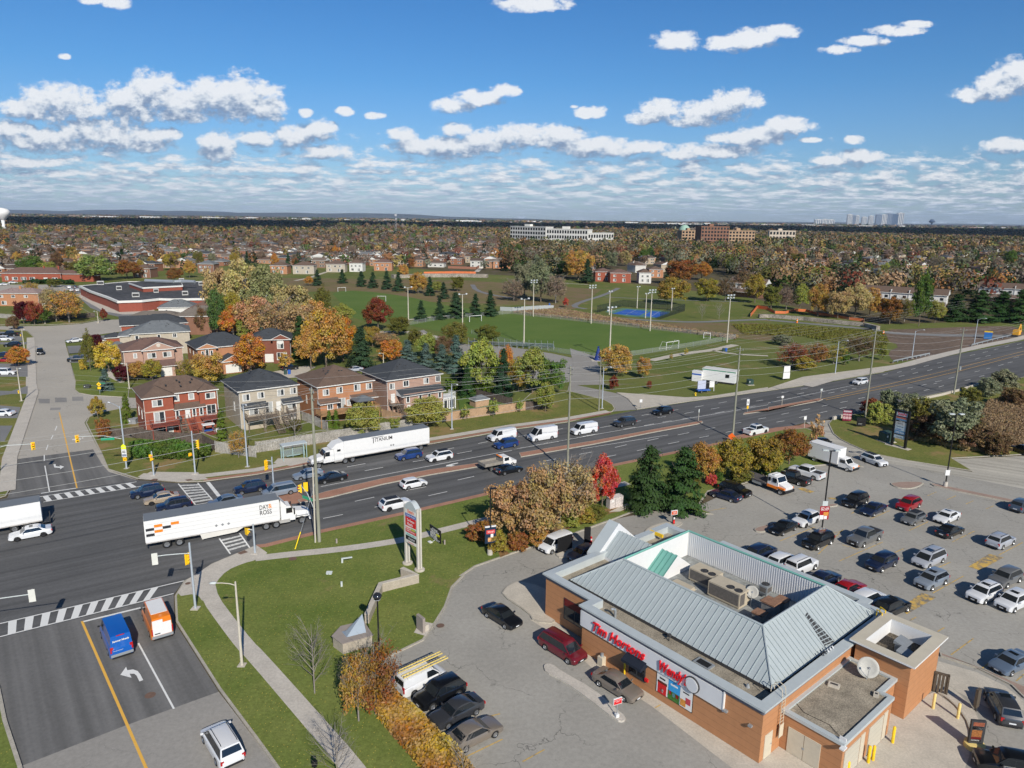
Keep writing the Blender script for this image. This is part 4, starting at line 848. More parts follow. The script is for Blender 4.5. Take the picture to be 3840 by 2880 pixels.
SPEC={'sedan':dict(L=4.8,W=1.85,H=1.46,belt=.93,r=.335,wx=(1.45,-1.38),top=[(-2.4,.80),(-2.28,.98),(-1.5,1.00),(-.2,.95),(.95,.93),(1.9,.80),(2.3,.70),(2.4,.55)],cab=(1.12,.28,-.95,-1.75),pill=(-.05,-.95)),'hatch':dict(L=4.2,W=1.8,H=1.50,belt=.95,r=.33,wx=(1.28,-1.25),top=[(-2.1,.80),(-2.03,.95),(0,.97),(.9,.96),(1.7,.84),(2.0,.72),(2.1,.55)],cab=(1.05,.35,-1.45,-2.02),pill=(-.15,-1.0)),'suv':dict(L=4.65,W=1.90,H=1.70,belt=1.08,r=.37,wx=(1.40,-1.32),top=[(-2.32,.90),(-2.26,1.05),(0,1.08),(1.0,1.06),(1.9,.98),(2.22,.86),(2.32,.65)],cab=(1.15,.42,-1.72,-2.24),pill=(-.1,-1.1)),'bigsuv':dict(L=4.95,W=1.97,H=1.78,belt=1.13,r=.39,wx=(1.50,-1.42),top=[(-2.47,.92),(-2.42,1.1),(0,1.12),(1.1,1.10),(2.1,1.02),(2.38,.88),(2.47,.65)],cab=(1.22,.5,-1.95,-2.4),pill=(-.05,-1.15)),'minivan':dict(L=5.1,W=2.0,H=1.75,belt=1.02,r=.35,wx=(1.62,-1.42),top=[(-2.55,.85),(-2.5,1.0),(0,1.02),(1.4,1.0),(2.2,.86),(2.48,.72),(2.55,.55)],cab=(1.75,.75,-2.05,-2.46),pill=(.15,-.95)),'pickup':dict(L=5.8,W=2.02,H=1.92,belt=1.18,r=.41,wx=(1.85,-1.75),top=[(-2.9,1.12),(-.9,1.16),(.2,1.18),(1.3,1.17),(2.5,1.10),(2.82,1.0),(2.9,.7)],cab=(1.35,.75,-.85,-1.05),pill=(.05,-.8),bed=(-2.85,-1.1)),'smallvan':dict(L=4.8,W=1.88,H=1.86,belt=1.12,r=.33,wx=(1.55,-1.35),top=[(-2.4,1.0),(-2.36,1.1),(0,1.12),(1.2,1.12),(1.95,1.0),(2.3,.8),(2.4,.55)],cab=(1.6,.75,-2.25,-2.38),pill=(.1,9),van=True),'oldvan':dict(L=5.7,W=2.0,H=2.1,belt=1.2,r=.38,wx=(1.75,-1.6),top=[(-2.85,1.1),(-2.8,1.2),(0,1.22),(1.6,1.22),(2.3,1.10),(2.75,1.0),(2.85,.6)],cab=(1.95,1.25,-2.7,-2.82),pill=(.45,9),van=True),'cargovan':dict(L=5.95,W=2.08,H=2.55,belt=1.35,r=.37,wx=(2.0,-1.55),top=[(-2.97,1.2),(-2.93,1.35),(0,1.38),(1.9,1.38),(2.5,1.15),(2.85,.9),(2.97,.55)],cab=(2.25,1.25,-2.88,-2.95),pill=(.7,9),van=True),'boxsuv':dict(L=4.7,W=1.9,H=1.86,belt=1.15,r=.40,wx=(1.42,-1.4),top=[(-2.35,1.0),(-2.3,1.15),(0,1.16),(1.1,1.15),(2.1,1.1),(2.3,1.0),(2.35,.65)],cab=(.95,.62,-2.1,-2.26),pill=(-.2,-1.2)),}
def body_mesh(sp,n=44):
 L,Wd,belt,r_=sp['L'],sp['W'],sp['belt'],sp['r'];hw=Wd/2;sill=.26
 rows=[]
 for i in range(n+1):
  x=-L/2+L*i/n
  e=min(1,(L/2-abs(x))/.55);wk=hw*(.80+.20*math.sqrt(max(0,1-(1-e)**2)))
  zt=interp(sp['top'],x);zb=sill+(.12*(1-min(1,(L/2-abs(x))/.3)))
  for wx in sp['wx']:
   d=abs(x-wx);ra=r_*1.17
   if d<ra:zb=max(zb,r_*.95+math.sqrt(ra*ra-d*d)*.92)
  zm=min(zt-.08,max(zb+.02,.62));zs=max(zb+.03,min(zt-.04,belt-.12))
  rows.append([(x,0,zb),(x,wk*.82,zb),(x,wk*.98,zb+.0),(x,wk,max(zb+.01,min(zm,zt-.06))),(x,wk*.985,max(zs,zm+.01)),(x,wk*.90,zt-.015),(x,wk*.62,zt+.012),(x,0,zt+.02)])
 vs=[];fs=[];k=len(rows[0])
 for s_ in(1,-1):
  o=len(vs);vs+=[(x,y*s_,z)for rw in rows for(x,y,z)in rw]
  for i in range(n):
   for j in range(k-1):
    q=(o+i*k+j,o+(i+1)*k+j,o+(i+1)*k+j+1,o+i*k+j+1);fs.append(q[::-1]if s_>0 else q)
  for i,fl in((0,0),(n,1)):
   f=tuple(o+i*k+j for j in range(k));fs.append(f if(s_>0)==bool(fl)else f[::-1])
 return vs,fs
def cabin(sp):
 """greenhouse in body colour; returns also its corner points for the panes"""
 bf,rf,rr,br=sp['cab'];H,hw=sp['H'],sp['W']/2
 wb,wr=hw*.90,hw*(.80 if sp.get('van')else .70);zb=sp['belt']-.02
 zf=interp(sp['top'],bf)
 fr=[(bf,zf,wb*.93),(bf*.6+rf*.4,zf*.55+H*.45,wb*.55+wr*.42),(rf,H-.05,wr*.93)]
 rows=[(bf,zf,wb*.92,zb)];M_n=10
 rows=[]
 prof=[(br,interp(sp['top'],br)),(rr,H-.07),(rr+.35,H-.015),((rf+rr)/2,H),(rf-.35,H-.015),(rf,H-.06),(bf,zf)]
 vs=[]
 for x,z in prof:
  t=max(0,min(1,(z-zb)/(H-zb)));w=wb+(wr-wb)*t
  vs.append((x,z,w))
 return vs,zb,wb,wr
def pane(pts,off):
 c=[Vector(p)for p in pts];nn=(c[1]-c[0]).cross(c[2]-c[0]).normalized()*off
 return[tuple(p+nn)for p in c]
def make_vehicle(kind,roof_dark=False,rails=False,sunroof=False,dark_rims=False):
 sp=SPEC[kind];root=bpy.data.objects.new('vehicle',None);COL.objects.link(root);root.empty_display_size=.3
 L,Wd,H,belt=sp['L'],sp['W'],sp['H'],sp['belt'];hw=Wd/2
 mb=MB();vs,fs=body_mesh(sp)
 if 'bed' in sp:
  b0,b1=sp['bed']
 mb.add(vs,fs)
 pv,zb,wb,wr=cabin(sp);van=sp.get('van')
 k=len(pv);cv=[]
 for s_ in(1,-1):
  for x,z,w in pv:cv+=[(x,s_*w,z),(x,s_*(w*.86),z+.03 if z>H-.1 else z)]
 cf=[]
 for s_,o in((1,0),(-1,2*k)):
  for i in range(k-1):
   q=(o+2*i,o+2*i+2,o+2*i+3,o+2*i+1);cf.append(q if s_>0 else q[::-1])
 for i in range(k-1):cf.append((2*i+1,2*i+3,2*k+2*i+3,2*k+2*i+1))
 side=[(x,z,w)for x,z,w in pv]
 for s_ in(1,-1):
  o=len(cv);cv+=[(x,s_*w,z)for x,z,w in side]+[(side[-1][0],s_*wb,zb),(side[0][0],s_*wb,zb)]
  f=tuple(range(o,o+len(side)+2));cf.append(f if s_<0 else f[::-1])
 o_=mb;mb.add(cv,cf);mb.build('body',PAINT,root,True)
 me=root.children[0].data
 try:me.set_sharp_from_angle(angle=R(38))
 except Exception:pass
 P={i:pv[i]for i in range(k)}
 bf,rf,rr,br=sp['cab'];zf=pv[-1][1];zr=pv[0][1]
 def fr(t,w=None):
  x=bf+(rf-bf)*t;z=zf+(H-.06-zf)*t;wv=pv[-1][2]+(pv[5][2]-pv[-1][2])*t;return x,z,wv*.90
 a,b=fr(.06),fr(.90)
 m_=MB();m_.add(pane([(a[0],-a[2],a[1]),(a[0],a[2],a[1]),(b[0],b[2],b[1]),(b[0],-b[2],b[1])],.018),[(0,1,2,3)]);m_.build('windshield',CGL,root)
 def rrp(t):
  x=br+(rr-br)*t;z=zr+(H-.07-zr)*t;wv=pv[0][2]+(pv[1][2]-pv[0][2])*t;return x,z,wv*.88
 if kind not in('oldvan','cargovan'):
  a,b=rrp(.25 if kind!='sedan' else .08),rrp(.9)
  m_=MB();m_.add(pane([(a[0],a[2],a[1]),(a[0],-a[2],a[1]),(b[0],-b[2],b[1]),(b[0],b[2],b[1])],.018),[(0,1,2,3)]);m_.build('rear_window',CGL,root)
 zlo,zhi=belt+.02,H-.13
 def xs_front(z):return bf+(rf-bf)*max(0,(z-zf)/(H-.06-zf))-.09
 def xs_rear(z):return br+(rr-br)*max(0,(z-zr)/(H-.07-zr))+(.12 if kind!='pickup' else .05)
 def wat(z):return(wb+(wr-wb)*(z-zb)/(H-zb))+.012
 cuts=[c for c in sp['pill']if c<8]
 segs=[];prev=None
 if van:segs=[(None,sp['pill'][0])]
 else:
  segs=[(None,cuts[0])]
  for i,c in enumerate(cuts):
   nx=cuts[i+1]if i+1<len(cuts)else 'end'
   if kind=='pickup' and nx=='end':break
   if kind=='sedan' and nx=='end':break
   segs.append((c-.035,nx))
 for s_ in(1,-1):
  for a_,b_ in segs:
   xa0=xs_front(zlo)if a_ is None else a_;xa1=xs_front(zhi)if a_ is None else a_
   xb0=xs_rear(zlo)if b_=='end' else b_;xb1=xs_rear(zhi)if b_=='end' else b_
   if kind=='sedan' and b_==cuts[-1]:xb0,xb1=-1.38,-.98
   if a_ is None and xa0-xa1>.9:pass
   q=[(xa0,s_*wat(zlo),zlo),(xb0,s_*wat(zlo),zlo),(xb1,s_*wat(zhi),zhi),(xa1,s_*wat(zhi),zhi)]
   m_=MB();m_.add(q,[(0,1,2,3)if s_<0 else(3,2,1,0)]);m_.build('side_window',CGL,root)
 if not van:
  for s_ in(1,-1):
   xr0=xs_rear(zlo)if kind!='sedan' else-1.36;xr1=xs_rear(zhi)if kind!='sedan' else-.98;w0,w1=wat(zlo)-.006,wat(zhi)-.006
   q=[(xs_front(zlo)+.03,s_*w0,zlo-.02),(xr0-.03,s_*w0,zlo-.02),(xr1-.02,s_*w1,zhi+.015),(xs_front(zhi)+.02,s_*w1,zhi+.015)]
   m_=MB();m_.add(q,[(0,1,2,3)if s_<0 else(3,2,1,0)]);m_.build('window_trim',TRIM,root)
 e=L/2
 zt_f=interp(sp['top'],e-.12)
 for s_ in(1,-1):
  MB().add([(e-.02,s_*hw*.56,zt_f-.20),(e-.17,s_*hw*.92,zt_f-.17),(e-.26,s_*hw*.93,zt_f-.02),(e-.07,s_*hw*.56,zt_f-.06)],[(0,1,2,3)if s_>0 else(3,2,1,0)]).build('headlight',LW_,root)
  zt=belt-.08 if kind!='sedan' else .88
  h_=.20 if kind in('sedan','hatch')else .30
  if van:h_=.6;zt=1.45 if kind=='cargovan' else 1.25
  mm=MB();mm.cbox((-e+.055,s_*hw*.80,zt-h_/2),(.10,hw*.26,h_));mm.build('taillight',LAMPR,root)
  mm=MB();mm.cbox((bf-.32,s_*(hw+.09),belt+.07),(.12,.2,.15));mm.build('mirror',PAINT if kind not in('cargovan','oldvan')else TRIM,root)
 MB().box(e-.035,-hw*.52,.38,e+.012,hw*.52,zt_f-.17).build('grille',TRIM,root)
 MB().box(-e-.012,-.26,.55 if not van else .45,-e+.01,.26,.67 if not van else .57).build('number_plate',PLATE,root)
 MB().box(e+.012,-.2,.42,e+.022,.2,.53).build('number_plate',PLATE,root)
 mm=MB();mm.box(-L/2+.06,-hw*.83,.22,L/2-.1,hw*.83,.40);mm.box(-L/2-.008,-hw*.72,.30,-L/2+.12,hw*.72,.47);mm.build('underbody',TRIM,root)
 if roof_dark:
  mm=MB();mm.box(rr+.12,-wr*.84,H+.028,rf-.12,wr*.84,H+.042);mm.build('roof_panel',TRIM,root)
 if sunroof:
  mm=MB();mm.box(-.35,-wr*.6,H+.022,rf-.22,wr*.6,H+.040);mm.build('sunroof',CGL,root)
 if rails:
  for s_ in(1,-1):mm=MB();mm.path([(rr+.2,s_*wr*.86,H+.02),(rr+.35,s_*wr*.86,H+.08),(rf-.3,s_*wr*.86,H+.08),(rf-.1,s_*wr*.86,H+.01)],.025,5);mm.build('roof_rail',TRIM,root)
 if 'bed' in sp:
  b0,b1=sp['bed'];m_=MB();z0,z1=1.17,1.20
  m_.box(b0+.08,-hw*.80,z0,b1-.08,hw*.80,z0+.012)
  m_.build('load_bed',mat('bed_liner',(.03,.03,.032),.8,.2,3),root)
  m_=MB()
  for s_ in(1,-1):m_.box(b0,s_*hw*.90-.05,1.12,b1,s_*hw*.90+.05,1.27)
  m_.box(b0-.02,-hw*.86,1.10,b0+.06,hw*.86,1.27);m_.build('bed_side',PAINT,root)
 aW_(root,sp['wx'],hw+.005,sp['r'],.23,dark_rims)
 return root
PROTO={}
PC=dict(black=(.006,.007,.009),navy=(.008,.016,.045),blue=(.012,.04,.16),grey=(.12,.125,.13),dgrey=(.035,.037,.042),silver=(.36,.38,.42),white=(.66,.67,.68),red=(.28,.008,.014),maroon=(.12,.006,.014),tan=(.21,.17,.135),beige=(.36,.29,.21),bluegrey=(.10,.14,.20),steel=(.20,.235,.28),slate=(.05,.07,.10),orange=(.75,.20,.015),vblue=(.004,.10,.42),taupe=(.17,.145,.12))
def car(kind,col,tile,cx_,cy_,dx,dy,label,cat=None,group=None,**kw):
 """centre of the footprint and the nose direction, both measured in a zoom tile"""
 c,r_=int(tile[0]),int(tile[1])
 if tile=='DD':p,q=gd(cx_,cy_),gd(cx_+dx,cy_+dy)
 else:p,q=g(c,r_,cx_,cy_),g(c,r_,cx_+dx,cy_+dy)
 a=math.atan2(q.y-p.y,q.x-p.x)
 return car_at(kind,col,p,a,label,cat,group,**kw)
NAMES=dict(sedan='sedan',hatch='hatchback',suv='suv',bigsuv='suv',minivan='minivan',pickup='pickup_truck',smallvan='van',oldvan='van',cargovan='cargo_van',boxsuv='suv')
def car_at(kind,col,p,a,label,cat=None,group=None,**kw):
 key=(kind,tuple(sorted(kw.items())))
 if key not in PROTO:PROTO[key]=make_vehicle(kind,**kw);o=PROTO[key];first=True
 else:o=copy_tree(PROTO[key])
 o.name=NAMES[kind];o.location=p;o.rotation_euler=(0,0,a);paint_tree(o,c4(PC[col]))
 tag(o,label,cat or{'pickup':'pickup truck','minivan':'minivan','smallvan':'van','oldvan':'van','cargovan':'van'}.get(kind,'car'),group)
 return o
HD=R(33.5);HW='cars on the highway';LOT='cars in the parking lot';STC='cars along the side street'
def hcar(kind,col,tile,x,y,east,label,**kw):
 p=g(int(tile[0]),int(tile[1]),x,y)if tile!='DD' else gd(x,y)
 return car_at(kind,col,p,HD+(0 if east else math.pi)+(R(-2.5)if p.x>0 and p.x<45 else 0),label,None,HW,**kw)
hcar('suv','navy','02',1275,965,0,'dark navy SUV left of the beige sedan, just past the worn crosswalk')
hcar('sedan','beige','02',1398,1018,0,'beige sedan between the dark SUV and the long grey trailer roof',dark_rims=True)
hcar('suv','navy','DD',540,1062,0,'navy SUV just right of the worn crosswalk behind the long trailer')
hcar('minivan','steel','DD',604,1068,0,'pale blue minivan half hidden behind the white tractor cab')
hcar('sedan','bluegrey','DD',488,1090,0,'blue grey sedan showing only its roof behind the trailer roof')
hcar('suv','navy','DD',376,1100,0,'navy SUV almost hidden behind the rear half of the trailer')
hcar('sedan','steel','12',450,808,0,'silver sedan in front of the white tractor unit, left of the black sedan')
hcar('sedan','black','12',655,838,0,'black sedan right beside the wooden pole, next to the silver sedan')
hcar('suv','blue','12',1320,642,0,'blue SUV at the foot of the tall white trailer')
hcar('suv','white','12',1585,655,0,'white SUV with a black roof panel following the blue SUV',roof_dark=True,dark_rims=True)
hcar('suv','blue','12',2160,546,0,'bright navy SUV in front of the leftmost white van')
hcar('oldvan','white','12',2125,478,0,'white van with a red mark behind the bright navy SUV, leftmost of three vans')
hcar('cargovan','white','22',262,478,0,'tall white cargo van, middle of the three vans on the highway')
hcar('oldvan','white','22',620,424,0,'white van with windows only in front, rightmost of the three vans')
hcar('bigsuv','dgrey','22',972,358,0,'dark grey SUV following the three white vans')
hcar('suv','black','22',1300,260,0,'black SUV furthest from the camera before the far median tip')
hcar('suv','white','31',795,1660,0,'lone white SUV far up the highway by a wooden pole')
hcar('sedan','black','12',2185,765,1,'black sedan partly behind the tan tree, beside the work truck')
hcar('hatch','white','12',1362,888,1,'white hatchback alongside the brick median')
hcar('suv','white','12',1205,1070,1,'white SUV nearest the grass, behind the tall shop sign',roof_dark=True,dark_rims=True)
hcar('pickup','white','22',2105,428,1,'white pickup near the lone tall pole on the eastbound side',sunroof=True,dark_rims=True)
hcar('sedan','white','02',268,1320,0,'white sedan beside the box truck at the left edge',sunroof=True,dark_rims=True)
car('cargovan','vblue','03',1010,590,-62,-145,'blue high roof van waiting at the left turn line','van',None)
car('cargovan','orange','03',1362,440,-62,-145,'orange high roof van with white roof and white rear doors','van',None)
car('minivan','white','03',1925,1500,-90,-150,'white minivan driving up the street at the bottom left','minivan',None,rails=True)
FD=(-100,58)
def lot(kind,col,tile,x,y,label,d=None,**kw):
 v={'out':(-100,45),'in':(100,-45),'dr':(100,30)}.get(d,d)if d else(-100,45)
 return car(kind,col,tile,x,y,v[0],v[1],label,None,LOT,**kw)
lot('bigsuv','black','32',750,1040,'black SUV in the first row, just right of the light pole by the island')
lot('sedan','navy','32',905,1112,'dark navy sedan beside the black SUV in the first row')
lot('suv','red','32',1210,1072,'red SUV at the back of the first row')
lot('hatch','grey','32',1250,1192,'small grey hatchback with a dark roof next to the red SUV',roof_dark=True)
lot('sedan','white','32',1540,1178,'white sedan with a dark sunroof in the middle row',sunroof=True)
lot('sedan','black','32',1568,1300,'black sedan parked tail out below the white sedan','in')
lot('suv','white','32',325,1205,'white SUV with sunroof between the black sedan and the red poster',sunroof=True,dark_rims=True)
lot('sedan','black','32',130,1272,'black sedan at the tip of the brick island')
lot('bigsuv','black','32',428,1392,'black SUV in front of the red food poster')
lot('pickup','grey','32',830,1362,'grey crew cab pickup in the middle row')
lot('suv','navy','32',975,1580,'dark blue SUV parked beside the wet stain')
lot('minivan','silver','32',1385,1545,'silver minivan with a long dark sunroof',sunroof=True,rails=True)
lot('suv','steel','33',1405,75,'steel grey SUV parked next to the silver minivan',sunroof=True)
lot('suv','silver','32',2005,1392,'silver SUV parked tail out above the yellow hatching','in',rails=True)
lot('suv','slate','32',2190,1085,'slate SUV cut off by the right edge, upper row','in')
lot('suv','grey','33',2045,55,'grey SUV parked behind the two white SUVs')
lot('suv','white','33',1860,190,'white SUV with sunroof, left one of the two in the front right row',sunroof=True,rails=True)
lot('suv','white','33',2110,262,'white SUV with large chrome grille at the right edge',sunroof=True)
lot('sedan','bluegrey','33',2095,790,'blue grey sedan at the right edge above the curved kerb',sunroof=True)
car('suv','dgrey','33',2020,1180,-60,-110,'dark grey SUV driving round the curved lane, tail toward us',None,LOT,sunroof=True)
car('suv','black','33',2070,1690,-100,-20,'black car cut by the bottom right corner of the picture',None,LOT)
lot('bigsuv','black','22',1925,950,'black SUV nose out under the big trees, behind the dark sedan','dr')
lot('sedan','navy','22',1845,990,'dark navy sedan backed out beside the black SUV under the pines',(-100,-30))
car('suv','white','32',912,688,100,38,'white SUV with black roof driving along the exit lane',None,LOT,roof_dark=True,dark_rims=True)
car('sedan','black','32',480,535,100,38,'dark sedan behind the white box truck',None,LOT)
car('pickup','black','32',205,845,-100,-30,'black pickup between the tow truck and the white pickup','pickup truck',LOT,)
car('pickup','white','32',330,795,-100,-30,'white extended cab pickup with its dark load bed toward the lane','pickup truck',LOT,)
lot('suv','navy','22',2150,1490,'dark SUV showing only its roof beyond the restaurant, first from the left','in')
lot('suv','white','32',120,1570,'white car half hidden beyond the restaurant roof, next to the roof rack one','in')
lot('boxsuv','white','32',285,1610,'white SUV with roof bars beyond the restaurant roof','in',rails=True)
lot('sedan','navy','33',480,60,'dark car showing only its roof beyond the ribbed wall','in')
lot('sedan','red','33',690,145,'dark red car half hidden behind the restaurant parapet','in')
lot('suv','white','33',860,240,'white car with red tail light behind the parapet','in')
lot('suv','black','33',1065,310,'black SUV beyond the tower roof','in',sunroof=True)
car('suv','black','32',2200,600,-100,-35,'black car parked at the far right edge by the reed field',None,LOT)
car('smallvan','white','22',375,1420,-100,42,'white compact van in the drive-through behind the black board','van')
car('hatch','slate','22',610,1500,-100,40,'dark hatchback in shadow behind the entrance gable','car','cars in the drive-through')
car('sedan','black','13',2125,385,100,62,'black sedan curving round the pale island','car','cars in the drive-through')
car('minivan','maroon','23',435,665,100,62,'dark red minivan in line beside the restaurant wall','minivan','cars in the drive-through',rails=True)
car('sedan','taupe','23',908,985,100,62,'tan sedan at the pick-up window','car','cars in the drive-through')
ladv=car('smallvan','white','13',1430,945,100,-48,'white van with yellow ladders on its roof in the near row','van',LOT)
car('suv','black','13',1592,1060,-100,50,'shiny black SUV beside the ladder van in the near row',None,LOT)
car('sedan','dgrey','13',1735,1215,-100,50,'dark grey sedan between the black SUV and the silver sedan',None,LOT)
car('sedan','taupe','13',1885,1410,100,-50,'silver brown sedan, last of the near row by the golden hedge',None,LOT)
car('suv','black','01',350,1400,10,110,'dark car coming down the middle of the side street',None,STC)
car('sedan','white','01',645,1298,-100,10,'white sedan parked across the end of a drive on the side street',None,STC)
car('pickup','black','01',90,1245,-100,0,'black pickup in the topmost drive at the left edge','pickup truck',STC)
car('suv','white','01',50,1285,100,0,'white SUV in the second drive at the left edge',None,STC)
car('suv','black','01',110,1338,-100,0,'black SUV in the drive above the orange tree',None,STC)
car('sedan','navy','01',45,1425,100,0,'dark blue car beside the orange street tree',None,STC)
car('sedan','red','01',55,1468,-100,0,'red car just left of the orange street tree',None,STC)
car('boxsuv','white','01',60,1580,100,0,'boxy white SUV at the left edge below the red car',None,STC)
car('sedan','white','02',20,275,-100,0,'white sedan in the lowest drive at the left edge',None,STC)
car('boxsuv','black','01',665,1465,-100,5,'black SUV in the drive beside the olive column tree',None,STC)
car('sedan','navy','01',860,1345,-100,5,'dark blue car in front of the grey roofed house',None,STC)
car('sedan','white','01',890,1320,-100,5,'white car half hidden by the maroon tree near the grey roofed house',None,STC)
car('suv','black','11',290,1535,100,-12,'black SUV on the drive of the arched window house',None,STC)
car('sedan','silver','11',850,1550,-100,10,'silver car showing between two big roofs',None,STC)
for lab,col,x,y in(('white car, left one parked beside the school',"white",600,832),('white car, right one parked beside the school','white',620,858),('navy car, upper one parked beside the school','navy',652,832),('white car at the end of the row beside the school','white',670,858)):car('suv',col,'01',x,y,10,-40,lab,None,'cars at the school')
for lab,x,y in(('white sedan at the far left in front of the long brick house',40,805),('white hatchback beside the hedge at the far left',112,790),('pale car on the bend beyond the pink brick house',185,850)):car('sedan','white' if x!=185 else 'silver','01',x,y,100,-5,lab,None,'cars far left')
def van_of(lbl):return[o for o in bpy.data.objects if o.get('label')==lbl][0]
bv=van_of('blue high roof van waiting at the left turn line')
MB().box(-2.995,-.95,.42,-2.96,.95,.68).build('bumper',METAL,bv)
rotr=(R(90),0,R(-90))
text('Summer Miracle',.26,WHITE,bv,(-2.975,.72,1.92),rotr,width=1.4,shear=.2,bold=.008,depth=.006);text('www.summermiracle.ca',.13,WHITE,bv,(-2.975,.74,.98),rotr,width=.85,shear=.1,depth=.006)
MB().box(-2.93,-.35,2.46,-2.90,.35,2.54).build('brake_light',LAMPR,bv)
ov=van_of('orange high roof van with white roof and white rear doors')
MB().box(-2.0,-.74,2.575,1.0,.74,2.60).build('roof_panel',WHITE,ov);mb=MB();mb.box(-2.985,-.84,.72,-2.962,.84,2.0);mb.box(-2.985,-.1,2.0,-2.94,.84,2.34);mb.build('rear_door',WHITE,ov)
MB().box(-3.0,-.95,.42,-2.96,.95,.70).build('bumper',METAL,ov);MB().box(-2.995,.2,.86,-2.985,.7,.96).build('handle',TRIM,ov)
for lab,y0 in(('yellow ladder on the roof of the parked white van, left one',.45),('yellow ladder on the roof of the parked white van, right one',-.45)):
 t=thing('ladder',lab,'ladder',ladv.location+Vector((0,0,2.02)),ladv.rotation_euler.z,'ladders on the van')
 mb=MB();mb.box(-2.2,y0-.2,0,2.5,y0-.13,.09);mb.box(-2.2,y0+.13,0,2.5,y0+.2,.09);mb.build('rail',mat('ladder_yellow',(.72,.55,.16),.5,.1,3),t);mb=MB()
 for k in range(15):mb.box(-2.1+k*.32,y0-.13,.02,-2.05+k*.32,y0+.13,.06)
 mb.build('rung',METAL,t)
mb=MB();[mb.box(x,-.85,1.88,x+.06,.85,1.98)for x in(-1.9,-.5,.6)];mb.build('roof_rack',WHITE,ladv)
def trailer(L,root,m_side=WHITE,x0=0.,H=4.1,z0=1.15,skirt=False,W_=2.6,roofm=None,wx=None):
 mb=MB();mb.box(x0,-W_/2,z0,x0+L,W_/2,H-.04);mb.build('box_body',m_side,root)
 mb=MB();mb.box(x0-.02,-W_/2-.02,H-.04,x0+L+.02,W_/2+.02,H);mb.build('roof',roofm or mat('trailer_roof',(.17,.185,.20),.5,.06,.5),root)
 mb=MB();mb.box(x0,-W_/2-.015,z0-.12,x0+L,-W_/2+.1,z0+.03);mb.box(x0,W_/2-.1,z0-.12,x0+L,W_/2+.015,z0+.03);mb.box(x0,-.5,.8,x0+L,.5,z0);mb.build('frame_rail',mat('rail_grey',(.42,.40,.38),.6,.15,2),root)
 mb=MB();mb.box(x0-.04,-1.1,z0+.0,x0-.0,-.03,H-.2);mb.box(x0-.04,.03,z0,x0,1.1,H-.2);mb.build('rear_door',m_side,root)
 mb=MB();mb.box(x0+.02,-1.1,.5,x0+.12,1.1,.62);mb.box(x0+.02,-.6,.5,x0+.1,-.5,z0);mb.box(x0+.02,.5,.5,x0+.1,.6,z0);mb.build('bumper_bar',DKM_,root)
 if wx:aW_(root,wx,W_/2,.52,.28,False,dual=range(len(wx)))
